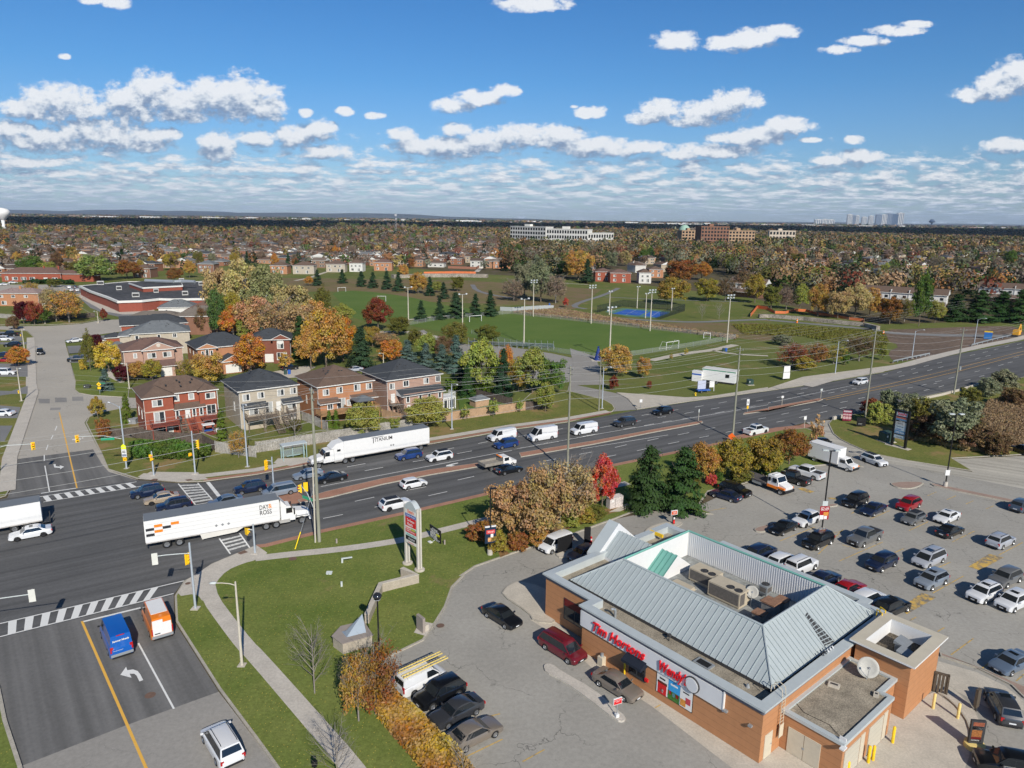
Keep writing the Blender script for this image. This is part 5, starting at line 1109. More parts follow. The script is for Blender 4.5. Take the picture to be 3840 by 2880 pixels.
def tractor(root,x,sleeper,capm=WHITE):
 """conventional cab, x is the rear end of the chassis"""
 L=7.8 if sleeper else 6.6;f=x+L
 mb=MB();mb.box(x,-.45,.75,f-.5,.45,1.05);mb.box(x+2.3,-1.15,.55,x+3.9 if not sleeper else x+4.2,-.6,1.0);mb.box(x+2.3,.6,.55,x+3.9,1.15,1.0);mb.build('chassis',mat('tank_grey',(.38,.37,.35),.45,.1,2),root)
 cab0=f-3.9 if not sleeper else f-5.6
 def loft(profile,w0,w1,nm,m,sharp=True):
  mb=MB();n=len(profile);vs=[(px_,w0 if pz<2.0 else w1,pz)for px_,pz in profile]+[(px_,-(w0 if pz<2.0 else w1),pz)for px_,pz in profile]
  mb.add(vs,[(i,(i+1)%n,n+(i+1)%n,n+i)for i in range(n)]+[tuple(range(n-1,-1,-1)),tuple(range(n,2*n))]);return mb.build(nm,m,root)
 c1=f-2.0
 loft([(f-3.85,.75),(c1,.75),(c1,1.9),(c1-.55,2.75),(f-3.85,2.85)],1.12,1.0,'cab',capm)
 loft([(c1,.9),(f-.15,.85),(f,.95),(f-.08,1.55),(f-.5,1.75),(c1,1.95)],.85,.85,'hood',capm)
 mb=MB();
 for s_ in(1,-1):
  mb.add([(f-1.95,s_*.85,1.2),(f-1.75,s_*.85,1.45),(f-.55,s_*.85,1.45),(f-.15,s_*.85,1.1),(f-.12,s_*.85,.6),(f-1.95,s_*1.2,1.15),(f-1.75,s_*1.2,1.3),(f-.55,s_*1.2,1.3),(f-.2,s_*1.15,1.0),(f-.15,s_*1.1,.6)],[(0,1,6,5),(1,2,7,6),(2,3,8,7),(3,4,9,8),(0,5,6,1)])
 mb.build('fender',capm,root)
 if sleeper:
  loft([(f-5.7,.85),(f-3.87,.85),(f-3.87,2.9),(f-3.4,2.95),(f-4.3,3.75),(f-5.7,3.95)],1.2,1.12,'sleeper',capm)
  MB().box(f-5.0,-1.215,2.4,f-4.4,-1.17,2.75).build('sleeper_window',CGL,root);MB().box(f-5.0,1.17,2.4,f-4.4,1.215,2.75).build('sleeper_window',CGL,root)
 else:
  mb=MB();mb.add([(f-3.0,-1.0,2.8),(f-3.0,1.0,2.8),(f-3.85,1.05,3.85),(f-3.85,-1.05,3.85),(f-3.85,-1.05,2.8),(f-3.85,1.05,2.8)],[(0,1,2,3),(0,3,4),(1,5,2)]);mb.build('wind_deflector',capm,root)
  mb=MB();mb.box(f-4.0,-1.1,1.3,f-3.95,-.9,3.7);mb.box(f-4.0,.9,1.3,f-3.95,1.1,3.7);mb.build('side_fairing',capm,root)
 MB().add([(c1+.02,-.95,1.98),(c1+.02,.95,1.98),(c1-.50,.88,2.70),(c1-.50,-.88,2.70)],[(0,1,2,3)]).build('windshield',CGL,root)
 for s_ in(1,-1):
  MB().box(f-3.15,s_*1.07-.06,1.85,f-2.35,s_*1.07+.06,2.55).build('side_window',CGL,root)
  MB().box(f-2.2,s_*1.35-.1,1.7,f-2.05,s_*1.35+.1,2.5).build('mirror',TRIM,root)
  MB().cbox((f-.2,s_*.95,1.1),(.25,.3,.25)).build('headlight',LW_,root)
 MB().box(f-.06,-.6,.95,f+.02,.6,1.5).build('grille',CHROME,root);MB().box(f-.15,-1.15,.45,f+.12,1.15,.8).build('bumper',CHROME if sleeper else WHITE,root)
 aW_(root,[f-1.15],1.22,.52,.28);aW_(root,[x+.75,x+2.05],1.25,.52,.28,False,dual=(0,1))
def rig(label,anchor,a):return thing('articulated_lorry',label,'truck',anchor,a)
pr=g(1,2,1500,560);pf=g(1,2,475,745);d=(pf-pr);a=math.atan2(d.y,d.x)
r1=rig('white sleeper truck with TITANIUM lettering on its long white trailer',Vector((pr.x,pr.y,0))+Vector((-math.sin(a),math.cos(a),0))*(-1.3),a)
trailer(16.15,r1,x0=0,wx=[1.7,2.95]);tractor(r1,13.9,True)
dk=mat('logo_black',(.03,.03,.035),.5,0);of=R(0)
tt=text('ITANIUM',.95,dk,r1,(10.55,1.315,3.05),(R(90),0,R(180)),width=3.2,bold=.008,depth=.004);tt.name='lettering'
MB().box(8.9,1.305,3.80,11.15,1.318,3.88).build('lettering',dk,r1);MB().box(10.75,1.305,2.85,10.88,1.318,3.85).build('lettering',dk,r1)
for x in(7.1,7.55):
 m_=MB();m_.add([(x,1.316,1.75),(x+.2,1.316,1.95),(x,1.316,2.15),(x-.2,1.316,1.95)],[(0,1,2,3)]);m_.build('placard',mat('placard_grey',(.22,.23,.24),.5,0),r1)
pr=g(0,2,1270,1450);pf=g(1,2,465,1195);d=pf-pr;a=math.atan2(d.y,d.x)
r2=rig('white day cab truck with DAY & ROSS lettering and orange black squares',Vector((pr.x,pr.y,0))+Vector((-math.sin(a),math.cos(a),0))*1.25,a)
trailer(16.15,r2,x0=0,wx=[2.3,3.75],skirt=True);tractor(r2,13.6,False)
mb=MB();mb.add([(6.2,-1.33,1.1),(11.6,-1.33,1.1),(10.6,-1.33,.55),(7.0,-1.33,.40),(6.4,-1.33,.35)],[(0,4,3,2,1)]);mb.build('side_skirt',mat('skirt_white',(.62,.60,.55),.5,.06),r2)
mb=MB();[mb.box(.1,-1.315,z,16.0,-1.302,z+.03)for z in(1.9,2.45,3.0,3.55)];mb.build('side_rib',mat('rib_grey',(.50,.50,.50),.5,0),r2)
OL=mat('logo_orange',(.85,.22,.02),.4,0)
for(i,j,m_)in((0,1,dk),(1,0,OL),(1,2,OL),(0,3,dk),(2,1,dk),(3,0,OL)):
 MB().box(.12+i*.95,-1.325,3.05-j*.36,1.05+i*.95,-1.316,3.40-j*.36).build('logo_square',m_,r2)
text('DAY',.88,dk,r2,(13.6,-1.325,3.05),width=1.15,bold=.008,depth=.004);text('ROSS',.88,dk,r2,(13.6,-1.325,2.3),width=1.5,bold=.008,depth=.004);text('&',.85,OL,r2,(14.75,-1.325,3.1),width=.45,bold=.008,depth=.004)
for x in(8.2,8.95,9.7):
 m_=MB();m_.add([(x,-1.328,1.7),(x+.2,-1.328,1.9),(x,-1.328,2.1),(x-.2,-1.328,1.9)],[(0,1,2,3)]);m_.build('placard',MATS['placard_grey'],r2)
pr=g(0,2,375,1235);a=HD+math.pi
t=thing('box_truck','white box truck cut off by the left edge at the intersection','truck',pr+Vector((-math.sin(a),math.cos(a),0))*(-1.1)+Vector((math.cos(a),math.sin(a),0))*0,a)
trailer(8.5,t,x0=0,H=3.75,z0=1.05,wx=[1.9,3.15]);mb=MB();mb.box(8.55,-1.0,.7,10.6,1.0,2.5);mb.build('cab',WHITE,t);aW_(t,[10.0],1.1,.48,.28)
mb=MB();mb.box(-.9,-.9,.5,-.05,.9,.62);mb.box(-.9,-.9,.6,-.8,-.8,1.4);mb.box(-.9,.8,.6,-.8,.9,1.4);mb.build('lift_gate',DKM_,t)
p0=g(3,2,390,665);p1=g(3,2,680,755);a=math.atan2(p1.y-p0.y,p1.x-p0.x)
t=thing('box_truck','white box truck parked nose out beside the exit lane','truck',p0+Vector((-math.sin(a),math.cos(a),0))*.8-Vector((math.cos(a),math.sin(a),0))*.9,a)
trailer(5.6,t,x0=0,H=3.45,z0=.85,W_=2.35,roofm=WHITE,wx=[1.3])
mb=MB();pr_=[(5.65,.5),(8.3,.5),(8.35,1.0),(8.0,1.15),(7.3,1.25),(6.7,2.0),(5.65,2.1)];n_=len(pr_)
mb.add([(x,1.0 if z<1.4 else .85,z)for x,z in pr_]+[(x,-1.0 if z<1.4 else-.85,z)for x,z in pr_],[(i,(i+1)%n_,n_+(i+1)%n_,n_+i)for i in range(n_)]+[tuple(range(n_-1,-1,-1)),tuple(range(n_,2*n_))]);mb.build('cab',WHITE,t)
MB().add([(7.32,-.80,1.30),(7.32,.80,1.30),(6.80,.72,1.92),(6.80,-.72,1.92)],[(0,1,2,3)]).build('windshield',CGL,t)
for s_ in(1,-1):MB().box(5.95,s_*.95-.03,1.3,6.85,s_*.95+.03,1.85).build('side_window',CGL,t);MB().cbox((8.3,s_*.75,.95),(.15,.35,.2)).build('headlight',ORANGE,t)
MB().box(8.3,-.9,.4,8.42,.9,.8).build('bumper',TRIM,t);aW_(t,[7.4],1.0,.38,.25)
p0=g(2,2,1960,800);p1=g(3,2,185,965);a=math.atan2(p1.y-p0.y,p1.x-p0.x)
t=thing('tow_truck','orange and white flatbed tow truck parked under the trees','truck',p0,a)
mb=MB();mb.box(0,-1.25,1.0,6.2,1.25,1.2);mb.build('flatbed',mat('worn_steel',(.13,.12,.12),.6,.3,2,metal=.3),t);MB().box(.2,-.4,.7,9.0,.4,1.0).build('chassis',DKM_,t)
mb=MB();pr_=[(6.4,.7),(8.35,.7),(8.35,1.75),(7.95,2.55),(6.4,2.65)];n_=5
mb.add([(x,1.1 if z<2 else 1.0,z)for x,z in pr_]+[(x,-1.1 if z<2 else-1.0,z)for x,z in pr_],[(i,(i+1)%n_,n_+(i+1)%n_,n_+i)for i in range(n_)]+[tuple(range(n_-1,-1,-1)),tuple(range(n_,2*n_))]);mb.build('cab',WHITE,t)
mb=MB();mb.add([(8.35,-.9,.8),(9.6,-.85,.8),(9.65,-.85,1.3),(8.35,-.95,1.7),(8.35,.9,.8),(9.6,.85,.8),(9.65,.85,1.3),(8.35,.95,1.7)],[(0,1,2,3),(7,6,5,4),(3,2,6,7),(1,5,6,2)]);mb.build('hood',WHITE,t)
mb=MB();mb.box(6.38,-1.13,.72,8.3,1.13,1.15);mb.box(8.3,-1.15,.95,9.55,1.15,1.2);mb.build('orange_band',ORANGE,t)
MB().add([(8.37,-.95,1.80),(8.37,.95,1.80),(8.0,.9,2.5),(8.0,-.9,2.5)],[(0,1,2,3)]).build('windshield',CGL,t)
for s_ in(1,-1):MB().box(7.35,s_*1.08-.04,1.7,8.05,s_*1.08+.04,2.35).build('side_window',CGL,t);MB().box(6.55,s_*1.08-.04,1.75,6.95,s_*1.08+.04,2.3).build('side_window',CGL,t)
MB().box(7.0,-.7,2.65,7.3,.7,2.8).build('light_bar',LW_,t);MB().box(9.55,-1.1,.45,9.8,1.1,.85).build('bumper',TRIM,t);MB().box(3.6,-1.2,.5,5.3,-.8,.95).build('tool_box',METAL,t)
aW_(t,[8.9],1.15,.46,.27);aW_(t,[1.9],1.2,.46,.27,False,dual=(0,))
p0=g(1,2,2075,725)
t=thing('work_truck','white cab work truck with a grey open flatbed on the highway','truck',p0+Vector((math.cos(HD),math.sin(HD),0))*.5,HD)
mb=MB();mb.box(-3.4,-1.15,.95,.2,1.15,1.1);mb.box(-3.4,-1.15,1.1,.2,-1.08,1.45);mb.box(-3.4,1.08,1.1,.2,1.15,1.45);mb.box(-3.4,-1.15,1.1,-3.33,1.15,1.45);mb.box(.1,-1.15,1.1,.2,1.15,2.0);mb.build('open_bed',mat('bed_wood',(.26,.24,.21),.8,.2,3),t)
mb=MB();pr_=[(.35,.55),(2.9,.55),(2.95,1.1),(2.0,1.25),(1.5,1.95),(.35,1.98)];n_=len(pr_)
mb.add([(x,1.0 if z<1.5 else .85,z)for x,z in pr_]+[(x,-1.0 if z<1.5 else-.85,z)for x,z in pr_],[(i,(i+1)%n_,n_+(i+1)%n_,n_+i)for i in range(n_)]+[tuple(range(n_-1,-1,-1)),tuple(range(n_,2*n_))]);mb.build('cab',WHITE,t)
MB().add([(2.02,-.85,1.28),(2.02,.85,1.28),(1.55,.78,1.9),(1.55,-.78,1.9)],[(0,1,2,3)]).build('windshield',CGL,t)
for s_ in(1,-1):MB().box(.6,s_*.94-.03,1.3,1.45,s_*.94+.03,1.85).build('side_window',CGL,t)
MB().tube((.05,-.7,2.05),(.05,.7,2.05),.12,n=8).build('rack',ORANGE,t);aW_(t,[2.15,-2.0],1.02,.40,.26)
PGREY=mat('pole_grey',(.42,.47,.52),.5,.08,1.2,metal=.2);PCONC=mat('pole_concrete',(.50,.46,.38),.8,.08,1.5);WOOD=mat('pole_wood',(.255,.255,.20),.85,.22,.5,stretch=(3,3,.25))
BLKP=mat('pole_black',(.012,.012,.013),.4,0);SIGY=mat('signal_yellow',(.86,.52,.015),.45,0);LENS=mat('signal_lens',(.05,.02,.015),.3,0)
REDL_=emit('signal_lamp_red',(1.0,.05,.02),.8);ALU=mat('sign_back',(.50,.54,.53),.5,.05,2)
def cobra(label,c,r_,base,top,arm,m=PGREY,group='street lamps along the highway',cat='street lamp',tip=None):
 b=g(c,r_,*base)if isinstance(base[0],(int,float))and not isinstance(base,Vector)else base
 h=hA_(b,T(c,r_,*top)[1])if isinstance(top,tuple)else top
 t=thing('street_lamp',label,cat,(b.x,b.y,0),0,group)
 MB().lathe([(.17,0),(.14,.3),(.12,h*.5),(.08,h)],10).build('pole',m,t,True)
 MB().box(-.35,-.35,-.02,.35,.35,.16).build('footing',CONC,t)
 ax,ay,rise=arm;L=math.hypot(ax,ay)
 pts=[(0,0,h-.35),(ax*.25,ay*.25,h-.35+rise*.55),(ax*.6,ay*.6,h-.35+rise*.9),(ax,ay,h-.35+rise)]
 a_=MB();a_.path(pts,.045,6);a_.build('arm',m,t)
 hd=MB();hd.lathe([(0,-.06),(.14,-.05),(.17,0),(.12,.10),(0,.13)],10);hd.v=[(x*2.1,y,z)for x,y,z in hd.v]
 an=math.atan2(ay,ax);hd.v=[(ax+x*math.cos(an)-y*math.sin(an),ay+x*math.sin(an)+y*math.cos(an),h-.35+rise+z)for x,y,z in hd.v];hd.build('lamp_head',LW_ if m is not PCONC else ALU,t,True)
 return t,h
hx,hy=math.cos(HD),math.sin(HD)
cobra('grey street lamp with speed sign at the corner by the green hedge',0,2,(1095,735),(1035,190),(-2.6,1.6,.5))
cobra('grey street lamp in front of the beige house',0,2,(2140,720),(2112,170),(1.0,-1.4,.5))
cobra('grey street lamp on the verge before the pink house',1,2,(1693,395),g(1,2,1693,395)and 9.3,(1.2,-1.8,.7))
cobra('grey street lamp at the park entry lane',2,2,(778,215),9.5,(1.3,-1.6,.7))
cobra('grey street lamp nearest the white office trailer',3,1,(580,1570),(610,1290),(1.6,-1.6,.9))
cobra('grey street lamp beside the bare soil patch',3,1,(1243,1435),(1265,1200),(1.6,-1.6,.9))
cobra('grey street lamp furthest up the highway before the blue hut',3,1,(1780,1320),(1812,1100),(1.6,-1.6,.9))
cobra('concrete street lamp on the grass strip by the near footpath',0,3,(2092,780),(2052,50),(-1.9,-.3,.35),PCONC,'concrete street lamps')
for lab,c,r_,b,t_ in(('concrete street lamp by the fence at the left edge of the side street',0,2,(187,150),(160,-140)),('concrete street lamp beside the orange street tree',0,1,(215,1385),(190,1185)),('concrete lamp in front of the red brick house',0,1,(1118,1700),(1108,1478)),('concrete lamp at the top of the side street by the bushes',0,1,(390,1140),(378,962)),('concrete lamp at the school walk corner',0,1,(850,1130),(840,1028)),('concrete lamp in front of the bright orange tree',1,1,(1102,1490),(1102,1390))):
 cobra(lab,c,r_,b,t_,(.9,-.3,.25)if 'side' in lab or 'orange street' in lab else(-1.0,-.2,.25),PCONC,'concrete street lamps')
POLES=[]
def wood(label,b,top,r_=.17):
 h=top;t=thing('utility_pole',label,'utility pole',(b.x,b.y,0),0,'wooden utility poles')
 MB().lathe([(r_,0),(r_*.8,h*.6),(r_*.55,h)],10).build('pole',WOOD,t,True)
 mb=MB()
 for z in(h-.4,h-1.3):mb.cbox((0,0,z),(1.6,.1,.1),HD+R(90))
 for z in(h-2.6,h-4.2,h-5.5):mb.cbox((0,0,z),(.6,.08,.08),HD+R(90))
 mb.build('cross_arm',WOOD,t);mb=MB()
 for s_ in(-.7,.7,0):mb.lathe([(.05,0),(.06,.2),(0,.25)],6,(-s_*hy,s_*hx,h-.35 if s_ else h))
 mb.build('insulator',METAL,t);POLES.append((b,h));return t
w1=g(1,2,548,1370);h1=hA_(w1,T(1,2,515,40)[1]);wp=wood('thick wooden pole beside the tall guy wire, nearest the junction',w1,h1,.24)
MB().tube((-.45,-.25,0),(-.3,-.2,h1*.50),.11,.09,8).build('conduit',PCONC,wp)
w2=g(2,2,478,760);wood('wooden pole rising behind the tan trees',w2,hA_(w2,T(2,1,508,1505)[1]),.2)
w3=g(2,2,1905,470);w3p=wood('leaning tall wooden pole near the white pickup',w3,hA_(w3,T(2,1,1975,1345)[1]),.22)
w4=g(3,2,838,290);wood('wooden pole at the bushes beside the exit lane',w4,hA_(w4,T(3,1,955,1180)[1]),.2)
w5=g(3,2,1605,90);w5p=wood('wooden pole with a transformer further up the highway',w5,hA_(w5,T(3,1,1720,1180)[1]),.2)
MB().lathe([(.25,0),(.25,.9),(0,.95)],12,(.45,-.2,6.2)).build('transformer',METAL,w5p)
w6=g(2,2,750,235);wood('short wooden pole on the far verge beside the entry lane',w6,hA_(w6,T(2,1,760,1435)[1]),.15)
d12=(w2-w1)
w0=w1-d12*1.0;POLES_N=[(w0,h1),(w1,h1),(w2,POLES[1][1]),(w3,POLES[2][1]),(w4,POLES[3][1]),(w5,POLES[4][1]),(w5+(w5-w4)*1.0,POLES[4][1])]
WIREM=mat('wire_grey',(.30,.30,.29),.6,0)
def wire(label,pts,r_=.022,sag=.9,grp='overhead wires',m=None):
 t=MB()
 for a,b in zip(pts[:-1],pts[1:]):
  q=[];n=10
  for i in range(n+1):
   s_=i/n;p=Vector(a).lerp(Vector(b),s_);p.z-=sag*4*s_*(1-s_);q.append(p)
  t.path(q,r_,4)
 o=t.build('power_line',m or WIREM);tag(o,label,'power line',grp);return o
nz_=Vector((-hy,hx,0))
for i,(off,dz,nm)in enumerate(((-.7,-.3,'topmost wire on the road side'),(.7,-.3,'topmost wire on the field side'),(0,-1.25,'third wire from the top'),(.25,-2.6,'middle wire of the bundle'),(.2,-4.2,'lower wire of the bundle'),(.25,-5.5,'lowest wire of the bundle'))):
 wire('overhead wire strung along the tall wooden poles, '+nm,[p+nz_*off+Vector((0,0,h+dz))for p,h in POLES_N],.018 if i<3 else .026)
a0=w6+Vector((0,0,POLES[5][1]-.5))
far1=gd(-60,880)
for i,dz in enumerate((0,-1.1,-2.0,-2.9)):
 wire(('first','second','third','fourth')[i]+' wire from the top on the far side of the highway',[Vector((far1.x,far1.y,9-dz*-.0+dz)),gd(520,925)*1.0+Vector((0,0,9.4+dz)),gd(900,890)+Vector((0,0,9.6+dz)),a0+Vector((0,0,dz)),gd(1560,800)+Vector((0,0,10+dz)),gd(1900,735)+Vector((0,0,10+dz)),gd(2300,650)+Vector((0,0,10+dz))],.016,.5,'wires on the far side')
t=thing('guy_wire','guy wire with a bright yellow guard beside the junction lawn','guy wire',g(1,2,338,1435),0)
e=w1-t.location+Vector((0,0,h1*.42));MB().tube((0,0,0),e,.02,n=4).build('cable',METAL,t);MB().tube((0,0,.13),e*.26,.07,n=6).build('guard',mat('guard_yellow',(.85,.62,.02),.5,0),t)
def sH_(parent,loc,rz,n=3,back=False,col=SIGY):
 if back:col=mat('board_white',(.62,.62,.57),.5,.05)
 hh=.36*n;mb=MB();mb.box(-.17,-.12,-hh/2,.17,.12,hh/2);b=mb.build('signal_head',col,parent,loc=loc,rz=rz)
 mb=MB();mb.box(-.28,.10,-hh/2-.1,.28,.13,hh/2+.1);mb.build('backboard',col if not back else mat('board_white',(.62,.62,.57),.5,.05),b)
 for k in range(n):
  mb=MB();mb.lathe([(0,-.13),(.12,-.135)],12,(0,0,0),'y');o=mb.build('lens',LENS if k else REDL_,b,loc=(0,-.005,hh/2-.18-k*.36))
  mb=MB();n_=9
  for i in range(n_-1):
   a0,a1=math.pi*i/(n_-1),math.pi*(i+1)/(n_-1);mb.quad((.14*math.cos(a0),-.12,.14*math.sin(a0)),(.14*math.cos(a1),-.12,.14*math.sin(a1)),(.14*math.cos(a1),-.33,.14*math.sin(a1)-.02),(.14*math.cos(a0),-.33,.14*math.sin(a0)-.02))
  mb.build('visor',col,b,loc=(0,0,hh/2-.18-k*.36))
 return b
def mast(label,b,h,arms=(),heads=(),group='traffic signal masts',r_=.13):
 t=thing('traffic_signal',label,'traffic signal',(b.x,b.y,0),0,group)
 MB().lathe([(r_*1.25,0),(r_,.4),(r_*.75,h)],10).build('mast',PGREY,t,True)
 MB().box(-.4,-.4,.0,.4,.4,.2).build('footing',CONC2,t)
 for(ax,ay,z,rise)in arms:
  mb=MB();mb.path([(0,0,z),(ax*.3,ay*.3,z+rise*.6),(ax*.7,ay*.7,z+rise),(ax,ay,z+rise)],.05,6);mb.build('mast_arm',ALU,t)
 for(x,y,z,rz,n,bk)in heads:sH_(t,(x,y,z),rz,n,bk)
 return t
FS=R(-52)
b=g(0,3,1690,290);h=hA_(b,T(0,2,1640,1372)[1])
tip=g(0,2,1345,1505,h-1.2)-b
mast('near signal mast with a head facing away on its long arm',b,h,[(tip.x,tip.y,h-1.2,.2)],[(tip.x-.1,tip.y,h-1.25,R(205),3,True),(-.35,.1,h-1.9,R(60),3,False)])
b=Vector((-52.5,56.5,0));tp=g(0,3,268,165,5.4)
t=thing('traffic_signal','signal head facing away on an arm reaching in from the left edge','traffic signal',(tp.x-9,tp.y-3.2,0),0,'traffic signal masts')
MB().lathe([(.16,0),(.1,6.4)],10).build('mast',PGREY,t,True);MB().path([(0,0,5.0),(4,1.4,5.5),(9,3.2,5.5)],.05,6).build('mast_arm',ALU,t);sH_(t,(9.1,3.2,5.4),R(205),3,True)
p=g(0,2,1095,735);t=thing('traffic_signal','yellow signal head hanging over the side street beside the green name sign','traffic signal',(p.x-.15,p.y-.25,0),0,'traffic signal masts')
q=g(0,2,682,465,5.6)-Vector((p.x,p.y,0));MB().path([(0,0,5.3),(q.x*.4,q.y*.4,5.9),(q.x,q.y,5.9)],.05,6).build('mast_arm',ALU,t);sH_(t,(q.x,q.y,5.5),R(33),3)
q2=g(0,2,945,463,5.7)-Vector((p.x,p.y,0));MB().box(-1.0,-.03,-.2,1.0,.03,.2).build('name_sign',GREENP,t,loc=(q2.x,q2.y,5.55),rz=R(12));nsn=t.children[-1]
text('Highway 7',.34,WHITE,nsn,(-.72,-.04,-.12),width=1.55,depth=.004)
tp=g(0,2,285,533,5.6);t=thing('traffic_signal','yellow signal head over the side street, left of the other one','traffic signal',(tp.x-6.5,tp.y-2.0,0),0,'traffic signal masts')
MB().lathe([(.16,0),(.1,6.2)],10).build('mast',PGREY,t,True);MB().path([(0,0,5.2),(3,1,5.9),(6.5,2.0,5.9)],.05,6).build('mast_arm',ALU,t);sH_(t,(6.5,2.0,5.5),R(35),3)
mast('short signal post with crossing signals before the green hedge',g(0,2,1330,795),4.2,(),[(-.05,-.2,3.4,R(35),1,False),(.05,-.2,2.9,R(80),1,False)])
b=g(0,2,1688,780);h=hA_(b,T(0,2,1660,405)[1])
mast('signal mast with a long vertical yellow board near the fence',b,h,[(.9,-.1,h-1.6,.1)],[(.95,-.1,h-2.2,R(-80),4,False),(-.5,0,h-4.0,R(60),1,False)])
b=g(1,2,155,925);h=hA_(b,T(1,2,130,630)[1])
mast('signal mast standing on the tip of the brick median',b,h,[(-.8,0,h-.7,.1)],[(-.85,-.1,h-1.3,R(60),4,False)])
b=g(0,2,2205,1470);h=hA_(b,T(0,2,2190,1210)[1]);
mast('signal post at the near crosswalk corner with a yellow head',b,h,[(-.8,.1,h-.8,.05)],[(-.85,.1,h-1.0,R(140),2,False)])
b=w1+Vector((-.3,-.3,0));q=g(1,2,385,890,6.2)-b
t=thing('traffic_signal','yellow signal heads on an arm from the thick wooden pole','traffic signal',(b.x,b.y,0),0,'traffic signal masts')
MB().path([(0,0,4.6),(q.x*.5,q.y*.5,6.1),(q.x,q.y,6.5)],.05,6).build('mast_arm',ALU,t);sH_(t,(q.x,q.y,6.0),R(-70),3);sH_(t,(q.x+.7,q.y-.1,6.3),R(-160),3)
qs=q*.5;MB().box(-1.0,-.03,-.2,1.0,.03,.2).build('name_sign',GREENP,t,loc=(qs.x,qs.y,5.4),rz=R(-35))
p=g(0,2,1095,735);t=thing('road_sign','school zone sign stack with a yellow house shape over 40','road sign',(p.x,p.y-.22,0),R(8))
mb=MB();mb.prism([(-.38,0),(.38,0),(.38,.5),(0,.85),(-.38,.5)],0,.03);mb.v=[(x,-z,y+3.55)for x,y,z in mb.v];mb.build('school_sign',mat('fluorescent_yellow',(.75,.85,.02),.4,0),t)
MB().box(-.38,-.03,2.2,.38,0,3.5).build('speed_sign',WHITE,t);text('40',.55,BLACK,t,(-.31,-.035,2.85),bold=.01,depth=.003);text('MAXIMUM',.12,BLACK,t,(-.31,-.035,3.33),width=.6,depth=.003)
MB().box(-.33,-.034,2.3,.33,-.03,2.7).build('plate',mat('plate_blue_grey',(.16,.19,.28),.5,.4,12),t);text('MON-FRI',.13,WHITE,t,(-.28,-.038,2.52),width=.56,depth=.003)
MB().box(-.28,-.03,1.5,.28,0,2.1).build('tab_sign',mat('tab_yellow',(.85,.45,.01),.4,0),t);MB().box(-.16,-.035,1.72,.16,-.03,1.8).build('print',BLACK,t)
p=g(0,2,865,95);t=thing('road_sign','yellow speed hump warning sign on the corner lawn','road sign',p,R(5));MB().tube((0,0,0),(0,0,2.3),.04).build('post',METAL,t)
mb=MB();mb.add([(0,-.05,2.0),(.55,-.05,2.55),(0,-.05,3.1),(-.55,-.05,2.55),(0,-.02,2.0),(.55,-.02,2.55),(0,-.02,3.1),(-.55,-.02,2.55)],[(0,1,2,3),(7,6,5,4),(0,4,5,1),(1,5,6,2),(2,6,7,3),(3,7,4,0)]);mb.build('diamond',SIGY,t);MB().add([(-.28,-.056,2.45),(.28,-.056,2.45),(0,-.056,2.68)],[(0,1,2)]).build('hump_symbol',BLACK,t);MB().box(-.35,-.05,1.4,.35,-.02,1.95).build('tab',SIGY,t)
MB().box(.1,-.03,2.75,1.4,0,2.9).build('name_sign',GREENP,t)
for lab,(x,y)in(('lane sign on the far median strip, left one',(1610,320)),):
 t=thing('road_sign',lab,'road sign',g(2,2,x,y),0);MB().tube((0,0,0),(0,0,2.6),.05).build('post',PCONC,t);MB().box(-.1,-.05,1.9,.1,-.02,2.6).build('plate',ALU,t)
for lab,x,y in(('keep right sign on the further median',2032,240),('white sign by the far kerb below the office trailer',1110,215)):
 t=thing('road_sign',lab,'road sign',g(2,2,x,y),R(15));MB().tube((0,0,0),(0,0,2.2),.04).build('post',METAL,t);MB().box(-.32,-.05,1.5,.32,-.02,2.9 if 'keep' in lab else 2.2).build('plate',WHITE,t)
 if 'keep' in lab:MB().add([(-.1,-.056,1.9),(.1,-.056,1.9),(.05,-.056,2.4),(-.15,-.056,2.4)],[(0,1,2,3)]).build('arrow',BLACK,t);MB().box(-.2,-.06,.7,.2,-.03,1.4).build('orange_tab',SIGY,t)
for lab,x,y in(('white sign on the first brick median strip',118,190),('grey sign post near the median end',455,125),('no entry plate at the exit lane corner',312,385)):
 t=thing('road_sign',lab,'road sign',g(3,2,x,y),R(15));MB().tube((0,0,0),(0,0,2.3),.05).build('post',PCONC,t);MB().box(-.3,-.05,1.9,.3,-.02,2.4 if 'no entry' not in lab else 2.6).build('plate',WHITE if 'grey' not in lab else ALU,t)
t=thing('road_sign','orange work sign near the foot of the leaning pole','road sign',g(2,2,1895,500),R(-20));mb=MB();mb.add([(0,0,.4),(.7,0,1.1),(0,0,1.8),(-.7,0,1.1),(0,.04,.4),(.7,.04,1.1),(0,.04,1.8),(-.7,.04,1.1)],[(0,1,2,3),(7,6,5,4),(0,4,5,1),(1,5,6,2),(2,6,7,3),(3,7,4,0)]);mb.build('diamond',mat('work_orange',(.80,.14,.02),.5,0),t);MB().tube((0,.05,0),(0,.05,1.2),.04).build('stand',METAL,t)
def lotlight(label,b,h,sign=None,foot=.9):
 t=thing('parking_light',label,'lamp post',(b.x,b.y,0),0,'parking lot lights');MB().box(-.07,-.07,foot,.07,.07,h).build('pole',BLKP,t);MB().lathe([(.32,0),(.32,foot),(0,foot)],14).build('footing',CONC2,t)
 MB().box(-.9,-.05,h-.12,.9,.05,h).build('cross_bar',BLKP,t)
 for s_ in(-1,1):MB().cbox((s_*.75,-.1,h+.08),(.75,.5,.16),s_*.15).build('lamp_head',ALU,t)
 return t
b=g(3,2,1530,890);t=lotlight('black twin light post with a pale plate between the two lots',b,hA_(b,T(3,2,1595,262)[1]));MB().box(-.35,-.12,2.0,.35,-.08,2.9).build('plate',WHITE,t)
